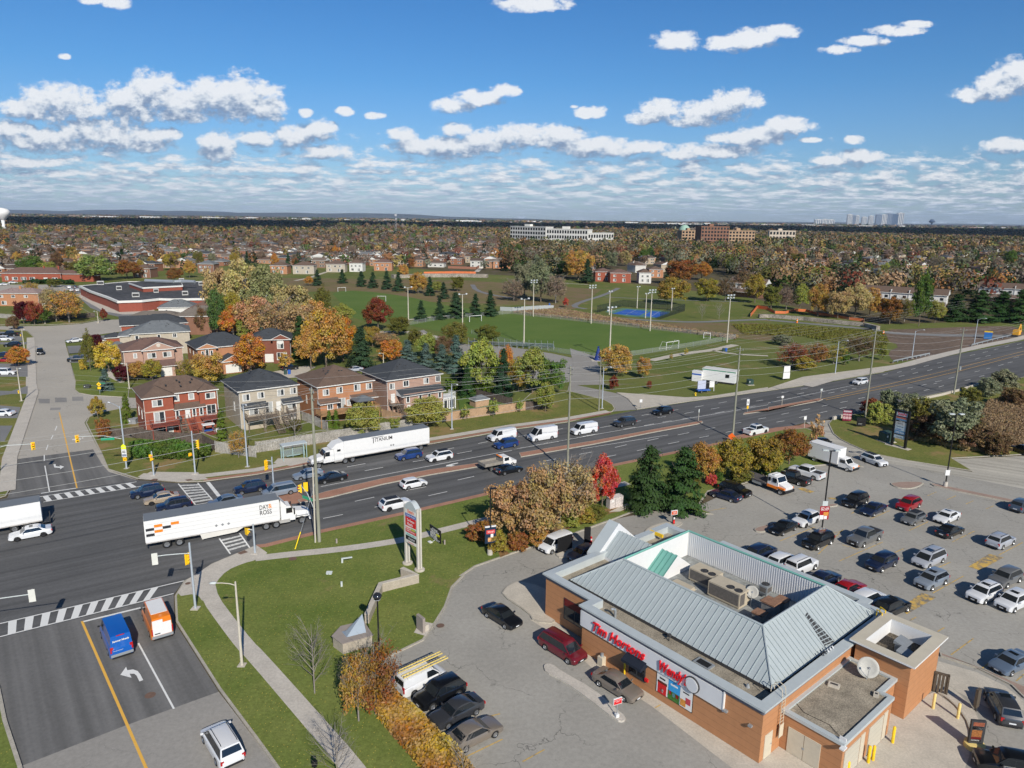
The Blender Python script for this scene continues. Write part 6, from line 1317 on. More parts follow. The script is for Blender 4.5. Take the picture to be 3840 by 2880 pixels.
b=g(3,2,462,1290);lp2=lotlight('black twin light post carrying the red food poster',b,hA_(b,T(3,2,525,575)[1]))
MB().box(-.35,-.12,4.0,.35,-.08,4.7).build('plate',ALU,lp2);MB().box(-.62,-.16,2.1,.62,-.1,3.95).build('banner',mat('banner_red',(.36,.014,.02),.4,0),lp2)
text('$2.69',.62,WHITE,lp2,(-.52,-.17,3.4),width=1.0,bold=.008,depth=.003)
for x0,x1,z0,z1,m_ in((-.1,.55,2.65,3.15,MATS['food_orange']),(-.6,-.05,2.1,2.7,PW_),(.0,.4,2.15,2.6,PW_)):MB().box(x0,-.17,z0,x1,-.16,z1).build('print',m_,lp2)
b=g(1,2,2022,1480);h=hA_(b,T(1,2,2035,905)[1]);t=thing('parking_light','black lamp post with a small menu board beside the tan tree','lamp post',(b.x,b.y,0),R(20),'parking lot lights')
MB().box(-.07,-.07,.8,.07,.07,h).build('pole',BLKP,t);MB().lathe([(.35,0),(.35,.85),(0,.85)],14).build('footing',CONC2,t);MB().cbox((.4,0,h),(.8,.35,.14)).build('lamp_head',BLKP,t)
MB().box(-.72,-.2,1.75,.72,-.08,3.85).build('banner',mat('banner_navy',(.015,.03,.06),.4,0),t);MB().box(-.55,-.215,3.0,.55,-.2,3.5).build('print',mat('print_red',(.60,.07,.07),.4,0),t);text("Wendy's",.3,WHITE,t,(-.42,-.22,3.17),width=.85,shear=.2,depth=.003)
MB().box(-.35,-.215,1.95,.55,-.2,2.5).build('print',mat('print_food',(.62,.33,.14),.5,.4,6),t);MB().box(.0,-.215,2.5,.35,-.2,2.95).build('print',PW_,t);mb=MB();mb.box(-.72,-.2,3.85,-.1,.0,4.0);mb.box(.1,-.2,3.85,.72,0,4.0);mb.build('light_strip',WHITE,t)
b=g(1,3,1068,800);h=hA_(b,T(1,3,1045,185)[1]);t=thing('parking_light','black lamp post with a round dome head above the golden bush','lamp post',(b.x,b.y,0),0,'parking lot lights')
MB().lathe([(.09,0),(.07,h)],10).build('pole',BLKP,t,True);MB().lathe([(.05,h-.25),(.30,h-.12),(.42,h+.1),(.40,h+.22),(.25,h+.40),(0,h+.46)],18).build('lamp_head',mat('dome_black',(.02,.02,.022),.12,0,spec=1),t,True);MB().lathe([(.33,h-.12),(.30,h-.2),(0,h-.28)],18).build('diffuser',LW_,t,True)
for i,(lab,c,r_,bx,by,tx,ty,nh)in enumerate((('far left floodlight mast beside the red maple',1,1,1318,1140,1320,825,2),('floodlight mast between the dark spruces',1,1,1785,1240,1790,885,2),('floodlight mast at the back edge of the pitch, left one',2,1,183,1075,184,765,6),('floodlight mast above the bleachers',2,1,103,1310,110,925,2),('floodlight mast at the back edge of the pitch, middle one',2,1,683,1135,690,810,6),('floodlight mast in front of the golden round tree',2,1,842,1430,857,1000,4),('floodlight mast at the back edge of the pitch nearest the blue courts',2,1,1192,1200,1207,850,6),('floodlight mast at the right corner of the pitch',2,1,1857,1300,1883,895,6),('short floodlight post left of the blue courts',2,1,840,1060,849,860,1),('short floodlight post behind the blue courts, left one',2,1,1080,1005,1085,820,1),('short floodlight post before the blue courts',2,1,1152,1090,1160,880,1),('short floodlight post behind the blue courts, right one',2,1,1377,1025,1384,836,1))):
 b=g(c,r_,bx,by);h=hA_(b,T(c,r_,tx,ty)[1]);t=thing('floodlight_mast',lab,'floodlight',(b.x,b.y,-.02),R(30),'park floodlights')
 MB().lathe([(.24,0),(.2,h*.5),(.13,h)],10).build('mast',PCONC,t,True);mb=MB();W_=1.6 if nh>1 else .9
 mb.box(-W_,-.06,h-.1,W_,.06,h+.02);
 if nh>2:mb.box(-W_,-.06,h-1.0,W_,.06,h-.9)
 mb.build('cross_bar',METAL,t)
 for k in range(nh if nh>1 else 2):
  row=k//3 if nh>2 else 0;kk=k%3 if nh>2 else k*2;MB().cbox((-W_+.2+kk*(W_-.2),-.25,h+.2-row*.9),(.55,.4,.45),.1*k).build('lamp',LW_ if k%2 else ALU,t)
def goal(label,a,b,h,net=1.6):
 d=b-a;L=d.length;t=thing('football_goal',label,'goal',(a.x,a.y,0),math.atan2(d.y,d.x),'football goals')
 MB().path([(0,0,0),(0,0,h),(L,0,h),(L,0,0)],.10,6).build('frame',WHITE,t)
 if net:MB().path([(0,0,h),(0,net*.6,h),(0,net,0),(L,net,0),(L,net*.6,h),(L,0,h)],.05,5).build('net_frame',WHITE,t)
goal('white goal at the near right of the fenced pitch',g(2,1,1332,1368),g(2,1,1438,1352),2.6,3.0)
goal('white goal at the far end of the fenced pitch',g(1,1,1845,1123),g(1,1,1948,1115),2.4,0)
goal('small white goal beside the right touchline',g(2,1,1655,1265),g(2,1,1712,1268),2.0)
goal('white goal on the far grass field, left one',g(1,1,708,863),g(1,1,776,861),2.4,0);goal('white goal behind the red maple on the far field',g(1,1,1048,945),g(1,1,1122,945),2.6,0)
def mF_(label,pts,h,m,step=3.0,group='chain link fences',rail=True,fill=None,pr=.04):
 t=thing('chain_link_fence',label,'fence',(pts[0][0],pts[0][1],0),0,group);o=Vector((pts[0][0],pts[0][1]))
 mb=MB();rl_=MB();fl=MB()
 for a,b in zip(pts[:-1],pts[1:]):
  a,b=Vector(a)-o,Vector(b)-o;L=(b-a).length;n=max(1,int(L/step))
  for i in range(n+1):p=a.lerp(b,i/n);mb.tube((p.x,p.y,0),(p.x,p.y,h),pr,n=5)
  rl_.tube((a.x,a.y,h),(b.x,b.y,h),pr*.8,n=5)
  fl.add([(a.x,a.y,0),(b.x,b.y,0),(b.x,b.y,h),(a.x,a.y,h)],[(0,1,2,3)])
 mb.build('post',m,t);rl_.build('rail',m,t)
 if fill:fl.build('mesh',fill,t)
 return t
def nM_(name,col,op):
 m,nt,ns,ls,b=nodes(name);b.inputs['Base Color'].default_value=c4(col);b.inputs['Alpha'].default_value=op;b.inputs['Roughness'].default_value=.6;return m
FN=nM_('chain_link',(.45,.46,.44),.22);FB=nM_('black_chain_link',(.02,.03,.025),.55)
def tp2(s):return tR_(s)
mF_('low chain link fence round the near side of the pitch',tp2('21 -350,1225 0,1318 400,1390 740,1438 1060,1412 1500,1345 1930,1270'),1.5,METAL,4,fill=FN)
mF_('low chain link fence along the far side of the pitch',tp2('11 1320,1150 1600,1100 2212,1050 21 0,1052 600,1120 1300,1198 1930,1268'),1.5,METAL,5,fill=FN)
mF_('tall dark fence round the blue courts',tp2('21 735,1042 955,988 1492,1028 1280,1100'),3.2,mat('fence_green_black',(.015,.03,.025),.6,0),3,fill=FB)
mF_('grey fence strip beside the tree line past the field',tp2('11 2110,1025 2212,1030 21 0,1030 230,1015 360,1012'),1.8,METAL,5,fill=nM_('grey_panel',(.42,.45,.46),.8))
for lab,q in(('steel guard rail beside the far sidewalk, near piece','31 1078,1480 1230,1445 1395,1412'),('steel guard rail by the last street lamp','31 1760,1335 1950,1285 2105,1248')):
 pts=tR_(q);t=thing('guard_rail',lab,'guard rail',(pts[0][0],pts[0][1],0),0,'guard rails');mb=MB();o=Vector(pts[0]).to_3d()
 for a,b in zip(pts[:-1],pts[1:]):
  a,b=Vector(a).to_3d()-o,Vector(b).to_3d()-o;d=(b-a).normalized();n_=Vector((-d.y,d.x,0))*.06
  mb.add([a-n_+Vector((0,0,.5)),b-n_+Vector((0,0,.5)),b-n_+Vector((0,0,.9)),a-n_+Vector((0,0,.9)),a+n_+Vector((0,0,.5)),b+n_+Vector((0,0,.5)),b+n_+Vector((0,0,.9)),a+n_+Vector((0,0,.9))],[(0,1,2,3),(7,6,5,4),(3,2,6,7)])
 mb.build('rail',METAL,t);mb=MB();L=Vector(pts[-1])-Vector(pts[0]);[mb.box(L.x*k/8-.06,L.y*k/8-.06,0,L.x*k/8+.06,L.y*k/8+.06,.6)for k in range(9)];mb.build('post',METAL,t)
pts=tR_('32 560,315 620,300 690,285');t=thing('guard_rail','short pale concrete barrier at the exit lane corner','barrier',(pts[0][0],pts[0][1],0),0);a,b=Vector((0,0)),Vector(pts[-1])-Vector(pts[0]);MB().prism(strip([a,b],.35),.12,.85).build('barrier',CONC2,t)
pts=tR_('32 1280,150 1500,105 1650,65 1900,-10');t=thing('guard_rail','low pale rail running beside the reed field','guard rail',(pts[0][0],pts[0][1],0),0);o=Vector(pts[0]);mb=MB();mb.prism(strip([Vector(p)-o for p in pts],.25),.13,.7);mb.build('rail',CONC2,t)
def frame2(a,b):d=b-a;return math.atan2(d.y,d.x),d.length
pa,pb=g(1,2,1303,1565),g(1,2,1402,1622);rz,L=frame2(pa,pb)
ht=hA_(pb,T(1,2,1395,1085)[1])
py=thing('pylon_sign','tall multi tenant sign with white posts and a curved grey top on the lawn','sign',(pa.x,pa.y,0),rz)
PWM=mat('post_white',(.54,.51,.45),.5,.06,2)
for x in(-.1,L):mb=MB();mb.box(x-.12,-.12,0,x+.12,.12,ht);mb.box(x-.12,.28,0,x+.12,.5,ht);mb.build('post',PWM,py);MB().lathe([(.62,0),(.62,.3),(.5,.35),(0,.35)],18,(x,.2,0)).build('footing',CONC,py)
zb,zt=ht*.40,ht-.35;PH=zt-zb
MB().box(.05,-.1,zb,L-.1,.5,zt).build('cabinet',PWM,py)
mb=MB();n_=10;vs=[]
for yy_ in(-.14,.54):
 for i in range(n_+1):s_=i/n_;vs.append((.0+(L-.05)*s_,yy_,zt+.25+math.sin(s_*math.pi)*.75))
 vs+=[(L-.05,yy_,zt-.05),(0,yy_,zt-.05)]
k_=n_+3;mb.add(vs,[tuple(range(k_-1,-1,-1)),tuple(range(k_,2*k_)),*[(i,i+1,k_+i+1,k_+i)for i in range(k_-1)]]);mb.build('curved_top',CAPM,py)
def panel(z0,z1,m_,x0=0,x1=1,y=-.125):a,b=.1+(L-.25)*x0,.1+(L-.25)*x1;MB().box(a,y,zb+PH*z0,b,y+.02,zb+PH*z1).build('tenant_panel',m_,py)
PB2=mat('panel_white',(.70,.68,.62),.5,.03);LB2=mat('panel_mint',(.50,.62,.60),.5,.1)
panel(.86,1,PB2);panel(.765,.855,BLUEP);panel(.50,.755,RED);panel(.40,.49,PB2);panel(.31,.395,RED);panel(.40,.47,GREENP,.5,1,-.135);panel(.22,.30,LB2);panel(.09,.21,BLACK);panel(.0,.085,PB2)
def ptext(s,z,size,m_,x=.15,w=None,**kw):text(s,size,m_,py,(.1+(L-.25)*x,-.14,zb+PH*z),width=w,depth=.003,**kw)
W2=L-.25
ptext("Denny's",.89,.6,mat('denny_red',(.75,.10,.03),.4,0),.22,W2*.6,bold=.01);ptext('Summer Miracle',.79,.34,WHITE,.1,W2*.82)
ptext('Tim Hortons',.64,.45,WHITE,.14,W2*.7,shear=.25,bold=.005);ptext("Wendy's",.53,.5,WHITE,.14,W2*.55,shear=.2,bold=.008);ptext('SUSHI & GRILL',.42,.26,REDL,.03,W2*.45);ptext('SUBWAY',.415,.24,YEL,.52,W2*.44,bold=.005)
ptext('FAMILY DENTAL',.34,.26,WHITE,.08,W2*.8);ptext('Pharmacy Clinic',.245,.24,GREENP,.1,W2*.75);ptext('PITALAND',.12,.34,WHITE,.28,W2*.6);ptext('Travel & Tours',.02,.2,REDL,.2,W2*.6)
pa,pb=g(1,2,1505,1330),g(1,2,1598,1395);rz,L=frame2(pa,pb);ht=hA_(pa,T(1,2,1500,1210)[1])
bd=thing('message_board','black changeable letter board with a yellow price on the lawn','sign',(pa.x,pa.y,0),rz);zb=.25
MB().box(0,-.06,zb,L,.06,ht).build('board',BLACK,bd);MB().path([(L*.5,0,.3),(L*.5,-.7,0)],.04,5).build('stand',METAL,bd);MB().path([(L*.2,.1,1.2),(L*.2,1.3,0)],.03,5).build('brace',METAL,bd)
MB().cbox((L*.5,-.8,.12),(.6,.4,.22)).build('ballast',WHITE,bd)
for i,(s_,m_,x0,x1,hh)in enumerate((('PITALAND',WHITE,.25,.72,1),('BACK TO SCHOOL',WHITE,.1,.85,1),('2 SPECIAL',WHITE,.12,.55,1),('CHICKEN SHAWARMA',WHITE,.05,.72,1),('AND FALAFEL',WHITE,.05,.68,1),('WRAP COMBO',WHITE,.05,.70,1),('HOT AND JUICY',WHITE,.05,.92,1))):
 text(s_,.30,m_,bd,(L*x0,-.07,ht-.42-i*(ht-zb-.25)/7),width=L*(x1-x0),depth=.003,bold=.004)
text('$9.99',.5,mat('neon_yellow',(.85,.85,.02),.4,0),bd,(L*.62,-.075,ht-.55-2.2*(ht-zb-.25)/7),width=L*.3,bold=.01,depth=.003)
pa,pb=g(3,2,1066,535),g(3,2,1178,565);rz,L=frame2(pa,pb);ht=hA_(pa,T(3,2,1100,218)[1])
py=thing('pylon_sign','tall black framed sign with Sushi at the top beside the reed field','sign',(pa.x,pa.y,0),rz)
for x in(0,L):MB().box(x-.18,-.15,.1,x+.18,.35,ht).build('post',BLKP,py)
MB().box(0,-.12,ht-.35,L,.32,ht).build('top_beam',BLKP,py);MB().box(-1.0,-.6,.1,L+.9,.8,.2).build('footing',CONC,py);zb,zt=ht*.25,ht-.35;PH=zt-zb;MB().box(.18,-.05,zb,L-.18,.25,zt).build('cabinet',PB2,py)
PB3=mat('panel_pale_blue',(.42,.50,.56),.5,.08)
cols=((.0,.12,PB3),(.13,.17,DKM_),(.18,.30,mat('panel_mid_blue',(.10,.24,.42),.5,.1)),(.31,.36,PB3),(.37,.50,PB3),(.51,.63,mat('panel_grey',(.45,.46,.46),.5,.1)),(.64,.69,BLACK),(.70,.75,MATS['panel_mid_blue']),(.76,.80,mat('panel_orange',(.50,.12,.05),.5,.2)),(.81,.855,mat('panel_maroon',(.10,.02,.04),.5,.2)),(.865,1.0,PB3))
for z0,z1,m_ in cols:MB().box(.25,-.075,zb+PH*z0,L-.25,-.05,zb+PH*z1).build('tenant_panel',m_,py)
W2=L-.5
def ptext2(s,z,size,m_,x=.08,w=None,**kw):text(s,size,m_,py,(.25+W2*x,-.08,zb+PH*z),width=w,depth=.003,**kw)
ptext2('Sushi',.89,.8,mat('sushi_red',(.50,.03,.05),.4,0),.08,W2*.84,bold=.02);ptext2('Kumon',.65,.3,WHITE,.35,W2*.5);ptext2('DENTAL',.55,.35,DKM_,.1,W2*.6);ptext2('Physiotherapy',.44,.3,DKM_,.1,W2*.7);ptext2('LEARNING',.33,.28,BLUEP,.1,W2*.5);ptext2('CLINIC SAUNA',.205,.4,WHITE,.08,W2*.85);ptext2('Realty Office',.03,.3,DKM_,.25,W2*.6)
t=thing('menu_sign','maroon banner sign with three framed pictures beside the highway','sign',g(3,2,640,322,.13),R(-12));w_=(g(3,2,715,335)-g(3,2,640,322)).length
MB().box(0,-.05,.2,w_,.05,2.5).build('board',mat('banner_maroon',(.20,.015,.04),.5,0),t);MB().box(.1,-.07,2.05,w_-.1,-.05,2.4).build('header',mat('header_grey',(.40,.37,.40),.5,.1),t)
for k in range(3):
 mb=MB();mb.lathe([(0,-.075),(.32,-.075)],14,(w_*(.2+.3*k),0,.85),'y');mb.build('picture',mat('picture_pink',(.50,.32,.33),.5,.3,6),t)
 MB().box(w_*(.2+.3*k)-.3,-.07,1.35,w_*(.2+.3*k)+.3,-.05,1.7).build('caption',MATS['picture_pink'],t)
t=thing('message_board','small black message board beside the maroon banner','sign',g(3,2,762,370,.13),R(-15));w_=(g(3,2,842,380)-g(3,2,762,370)).length;MB().box(0,-.05,.3,w_,.05,2.0).build('board',BLACK,t);text('SUSHI LUNCH',.3,DKM_,t,(.3,-.06,1.3),width=w_-.8,depth=.003);text('OPEN',.3,ALU,t,(.3,-.06,.6),width=w_*.4,depth=.003)
def cabinet(label,p,sx,sy,sz,m_,rz=0,base=None):
 t=thing('utility_cabinet',label,'utility box',p,rz,'utility boxes');mb=MB();mb.box(-sx/2,-sy/2,0,sx/2,sy/2,sz);mb.add([(-sx/2-.05,-sy/2-.05,sz),(sx/2+.05,-sy/2-.05,sz),(sx/2+.05,sy/2+.05,sz+.12),(-sx/2-.05,sy/2+.05,sz+.12)],[(0,1,2,3)]);mb.build('cabinet',m_,t)
 MB().box(-sx*.1-.02,-sy/2-.02,.15,-sx*.1+.02,-sy/2,sz-.15).build('door_seam',DKM_,t);
 MB().box(-sx*.35,-sy/2-.015,sz*.6,-sx*.2,-sy/2,sz*.8).build('label_plate',WHITE,t)
 if base:MB().box(-sx*.6,-sy*.7,-.02,sx*.6,sy*.7,.12).build('pad',base,t)
GBOX=mat('box_green',(.035,.07,.06),.5,.1,2)
cabinet('dark green transformer box left of the Sushi sign',g(3,2,1020,495,.13),2.2,1.8,1.8,GBOX,R(15),CONC);cabinet('dark green box by the pale guy wires at the end of the office trailer',g(2,1,2055,1665),1.4,1.2,1.3,GBOX,R(10),CONC)
cabinet('grey box on the corner lawn of the side street',g(0,2,755,35,.13),1.4,.8,.7,mat('box_dark',(.06,.065,.06),.6,.1),0);cabinet('grey transformer beside the red brick house',g(0,2,1155,345),1.5,1.2,1.1,mat('box_grey',(.25,.26,.27),.6,.1),0)
cabinet('small grey utility lid on the near lawn',g(1,2,633,1640,.13),.6,.4,.12,ALU,0);cabinet('pale stone marker by the utility pad under the red tree',g(2,2,885,1060,.13),2.4,.9,1.6,mat('marker_white',(.55,.50,.48),.6,.3,5),R(30));
t=thing('tarpaulin','tall blue wrapped cone beside the park lot','tarpaulin',g(2,1,742,1455),0);MB().lathe([(1.2,0),(.9,1.2),(.45,3.2),(.25,3.8),(.35,4.2),(0,4.3)],9).build('cover',mat('tarp_blue',(.015,.04,.20),.6,.3,2),t);MB().box(-2,-1.5,-.02,2,1.5,.1).build('pad',CONC,t)
pa,pb=g(2,1,1640,1635),g(2,1,1925,1672);rz,L=frame2(pa,pb)
t=thing('site_trailer','white site office trailer with a green roof line on the far lawn','trailer',(pa.x,pa.y,0),rz);MB().box(0,0,.5,L,3.2,3.4).build('body',WHITE,t);MB().box(-.1,-.1,3.4,L+.1,3.3,3.55).build('roof',mat('roof_offwhite',(.62,.62,.58),.6,.05),t);MB().box(-.05,-.05,3.2,L+.05,.0,3.4).build('green_trim',GREENP,t)
MB().box(L*.7,-.04,1.7,L*.82,0,2.6).build('window',DGLASS,t);MB().box(.3,.2,.1,L-.3,3.0,.5).build('underframe',DKM_,t);aW_(t,[L*.5],1.5,.4,.25)
for lab,p,m_ in(('white portable toilet with a blue band beside the site trailer',g(2,1,1600,1632),WHITE),('blue portable toilet with a yellow roof by the far guard rail',g(3,1,1898,1268),mat('hut_blue',(.03,.16,.42),.5,.05))):
 t=thing('portable_toilet',lab,'portable toilet',p,rz,'portable toilets');s_=1.25
 MB().box(-s_,-s_*.6,0,s_,s_*.6,2.5).build('cabin',m_,t);MB().box(-s_-.06,-s_*.6-.06,2.5,s_+.06,s_*.6+.06,2.75).build('roof',YEL if 'yellow' in lab else WHITE,t);MB().box(-s_-.01,-s_*.6-.02,1.7,s_+.01,-s_*.6,2.1).build('band',BLUEP,t)
for lab,x,y in(('orange traffic drum by the soil track, near one',995,1235),('orange traffic drum by the wetland, far one',250,1130)):
 t=thing('traffic_drum',lab,'traffic drum',g(3,1,x,y),0,'traffic drums');MB().lathe([(.35,0),(.28,1.6),(0,1.65)],10).build('drum',ORANGE,t);MB().lathe([(.34,.9),(.33,1.15)],10).build('band',WHITE,t)
t=thing('sign_board','white billboard of two panels near the bushes by the highway','sign',g(3,1,155,1625),R(20));MB().box(-1.1,-.05,.4,1.1,.05,2.0).build('lower_panel',WHITE,t);MB().box(-1.0,-.05,2.1,1.0,.05,3.8).build('upper_panel',WHITE,t)
t=thing('sign_board','small white framed notice beside the electronic board','sign',g(2,2,1715,62),R(10));MB().box(-.9,-.05,1.0,.9,.05,2.6).build('panel',WHITE,t);MB().path([(-.85,0,0),(-.85,0,1.2)],.08,5).build('leg',WHITE,t);MB().path([(.85,0,0),(.85,0,1.2)],.08,5).build('leg',WHITE,t)
t=thing('message_trailer','electronic message trailer with a white slatted panel on the far lawn','sign',g(2,2,1650,72),R(15));MB().box(-1.6,-.1,.9,.6,.1,3.0).build('panel',mat('panel_lilac',(.45,.48,.60),.5,.1,3),t);MB().box(.6,-.1,.9,1.6,.1,2.8).build('side_panel',BLACK,t);MB().box(-1.7,-.6,.5,1.7,.6,.75).build('frame',BLUEP,t);aW_(t,[-.8],.7,.3,.18)
def hydrant(label,p):
 t=thing('fire_hydrant',label,'hydrant',p,0,'fire hydrants');MB().lathe([(.2,0),(.2,.1),(.13,.15),(.13,.6),(.17,.62),(.14,.78),(0,.86)],12).build('body',YEL,t,True);MB().tube((-.24,0,.45),(.24,0,.45),.07).build('nozzle',YEL,t)
hydrant('yellow hydrant near the electronic message trailer',g(2,2,1585,100));hydrant('yellow hydrant by the fence at the left edge',g(0,2,163,85));hydrant('yellow hydrant at the top left of the side street',g(0,1,180,1250))
p=g(1,2,330,640,.15);t=thing('bus_shelter','glass bus shelter with pale green posts beside the wooden pole','bus shelter',p,R(33))
for x,y in((-2,-.7),(2,-.7),(-2,.7),(2,.7),(1.5,-.7),(0,.7)):MB().box(x-.06,y-.06,0,x+.06,y+.06,2.6).build('post',mat('shelter_green',(.30,.42,.42),.5,.05),t)
MB().box(-2.15,-.85,2.6,2.15,.85,2.72).build('roof',mat('shelter_roof',(.50,.55,.55),.4,.05),t);MB().box(-1.9,.68,.3,1.9,.71,2.5).build('glass',nM_('shelter_glass',(.35,.42,.42),.30),t);MB().box(-1.2,.2,.4,1.2,.55,.48).build('bench',MATS['shelter_green'],t)
STN=mat('stone_wall',(.40,.35,.28),.9,.10,.8,world=True,scale2=5);STT=mat('stone_cap',(.30,.26,.23),.9,.08,1)
t=thing('garden_wall','low zigzag concrete wall on the lawn below the tall sign','wall',(0,0,0),0)
pts=tR_('12 1262,1650 1390,1659 1400,1650 13 1395,60 1090,140 945,390');pts=[tuple(g(1,2,1262,1668)[:2]),tuple(g(1,3,1395,65)[:2]),tuple(g(1,3,1080,145)[:2]),tuple(g(1,3,960,420)[:2])]
MB().prism(strip(pts,.45),.1,1.15).build('wall',STN,t);MB().prism(strip(pts,.55),1.15,1.22).build('coping',CONC,t)
c=g(1,3,855,600);t=thing('plinth_sculpture','pale metal wedge on a concrete plinth by the golden bush','sculpture',(c.x,c.y,0),R(36))
MB().prism([(-1.6,-.9),(1.3,-1.2),(1.6,1.5),(-.6,1.9),(-1.9,.8)],.1,1.25).build('plinth',STN,t);MB().prism([(-1.7,-1.0),(1.38,-1.3),(1.7,1.6),(-.6,2.0),(-2.0,.85)],1.25,1.33).build('cap',STT,t)
MB().add([(-.9,-.2,1.33),(1.0,-.5,1.33),(1.1,.9,1.33),(-.9,1.0,1.33),(1.15,.6,2.75),(-.7,.5,1.55)],[(0,1,4,5),(1,2,4),(2,3,5,4),(0,5,3),(3,2,1,0)]).build('wedge',mat('wedge_metal',(.27,.32,.37),.3,.06,1.5,metal=.2),t)
t=thing('kerb_bench','small dark stone seat on a pad beside the lot kerb','bench',g(1,3,1425,470,.15),R(40));MB().box(-.15,-.6,0,.15,.6,1.6).build('back',STT,t);MB().box(.15,-.4,0,.7,.4,.6).build('seat',CONC,t)
for lab,q in(('pale ground light on the near lawn below the footpath',(1,2,745,1545)),('small slanted marker post on the near lawn',(1,3,740,90)),('dark stub post near the message board',(1,2,1630,1385)),('low wooden stub beside the thick pole',(1,2,697,1375))):
 t=thing('ground_marker',lab,'marker',g(*q,z=.13),R(20));MB().box(-.1,-.08,0,.1,.08,.6).build('post',ALU if 'pale' in lab or 'slanted' in lab else STT,t)
 if 'pale' in lab:MB().box(-.1,-.1,.5,1.2,.1,.62).build('lamp',ALU,t)
t=thing('mailbox_stand','small black box on a post at the bottom edge of the path','post box',g(1,3,515,1760,.13),0);MB().tube((0,0,0),(0,0,1.2),.05).build('post',BLKP,t);MB().box(-.18,-.15,1.2,.18,.15,1.6).build('box',BLKP,t)
t=thing('bleachers','rows of grey bleacher seats along the near touchline','bleachers',g(2,1,0,1335),R(-8));mb=MB()
for k in range(5):mb.box(-14,-k*.7,.35+k*.35,14,-k*.7+.35,.42+k*.35)
mb.build('seat_rows',METAL,t);mb=MB();[mb.box(x,-3.2,0,x+.1,.4,.3)for x in range(-14,15,2)];[mb.tube((x,-3.2,0),(x,-3.2,2.9),.05,n=5)for x in range(-14,15,2)];mb.build('frame',METAL,t)
for lab,q in(('blue waste bin beside the lawn path',(2,1,1848,1378)),('dark waste bin beside the lawn path',(2,1,1826,1378)),('blue bin past the grey fence strip',(2,1,323,982)),('blue recycling bin on the drive behind the dark roof',(1,1,288,1572)),('dark recycling bin on the drive behind the dark roof',(1,1,255,1575))):
 t=thing('waste_bin',lab,'bin',g(*q),0,'waste bins');MB().lathe([(.4,0),(.45,1.0),(.3,1.15),(0,1.2)],10).build('body',BLUEP if 'blue' in lab else GBOX,t)
def brick(name,col,var=.10):return mat(name,col,.9,var,1.1,scale2=14)
BR_RED=brick('brick_red',(.30,.085,.050));BR_OR=brick('brick_orange',(.42,.20,.105));BR_PK=brick('brick_pink',(.41,.265,.205));BR_BG=brick('brick_beige',(.44,.385,.305));BR_TN=brick('brick_tan',(.40,.27,.17));BR_BN=brick('brick_brown',(.23,.12,.08));STU=brick('stucco_white',(.62,.61,.58),.05)
def shingle(name,col):return mat(name,col,.95,.14,1.0,scale2=7)
RF_BR=shingle('shingles_brown',(.135,.092,.070));RF_DK=shingle('shingles_charcoal',(.052,.058,.066));RF_GR=shingle('shingles_grey',(.145,.158,.168));RF_RD=shingle('shingles_reddish',(.155,.095,.078));RF_TN=shingle('shingles_taupe',(.17,.145,.122))
FASC=mat('fascia_paint',(.66,.65,.62),.6,.04,2);SILL=mat('window_sill',(.55,.50,.43),.7,.05);PANE=mat('window_pane',(.035,.042,.048),.08,.4,1.5,spec=.9)
CURT=mat('window_curtain',(.38,.39,.38),.25,.15,2.5);DKWOOD=mat('deck_wood',(.16,.125,.095),.85,.25,2.5);RDWOOD=mat('deck_red',(.20,.055,.04),.8,.2,2.5);TNWOOD=mat('deck_tan',(.34,.20,.10),.85,.18,2.5)
STN_T=mat('stone_trim',(.50,.38,.30),.8,.08,2)
def rotp(x,y,side,w,d):
 """facade coordinates -> local: side f/b/l/r, x along the facade seen from outside"""
 return{'f':(x,-y),'r':(w+y,x),'b':(w-x,d+y),'l':(-y,d-x)}[side]
def opening(parent,side,x,z,ww,wh,w,d,kind='w',off=0.0,frame=FASC,n=None):
 """window or door with its own frame, sill and pane"""
 nm={'w':'window','d':'door','s':'sliding_door','g':'garage_door','a':'window'}[kind]
 def bx(mb,x0,x1,z0,z1,y0,y1):
  a=rotp(x0,y0-off,side,w,d);b=rotp(x1,y1-off,side,w,d);mb.box(min(a[0],b[0]),min(a[1],b[1]),z0,max(a[0],b[0]),max(a[1],b[1]),z1)
 mb=MB();f=.09;n=n or(1 if ww<.95 else 2 if ww<2.4 else 3)
 if kind in 'wsa':
  bx(mb,x-f,x+ww+f,z-f,z,0,.07);bx(mb,x-f,x+ww+f,z+wh,z+wh+f,0,.07);
  for i in range(n+1):c=x+ww*i/n;bx(mb,c-f*(1 if i in(0,n)else .5)+(0 if i!=n else f*.0),c+f*(1 if i in(0,n)else .5),z,z+wh,0,.068)
  o=mb.build(nm,frame,parent)
  for i in range(n):
   pm=MB();bx(pm,x+ww*i/n+.04,x+ww*(i+1)/n-.04,z+.01,z+wh-.01,.01,.035);pm.build('pane',PANE if(int(x*7+z*3)+i)%3 else CURT,o)
  if kind=='w':sm=MB();bx(sm,x-f-.05,x+ww+f+.05,z-f-.1,z-f,0,.12);sm.build('sill',SILL,o)
 else:
  bx(mb,x,x+ww,z,z+wh,0,.06);o=mb.build(nm,frame,parent)
  hb=MB();bx(hb,x+ww*.85,x+ww*.85+.08,z+1.0,z+1.15,.06,.1);hb.build('handle',DKM_,o)
 return o
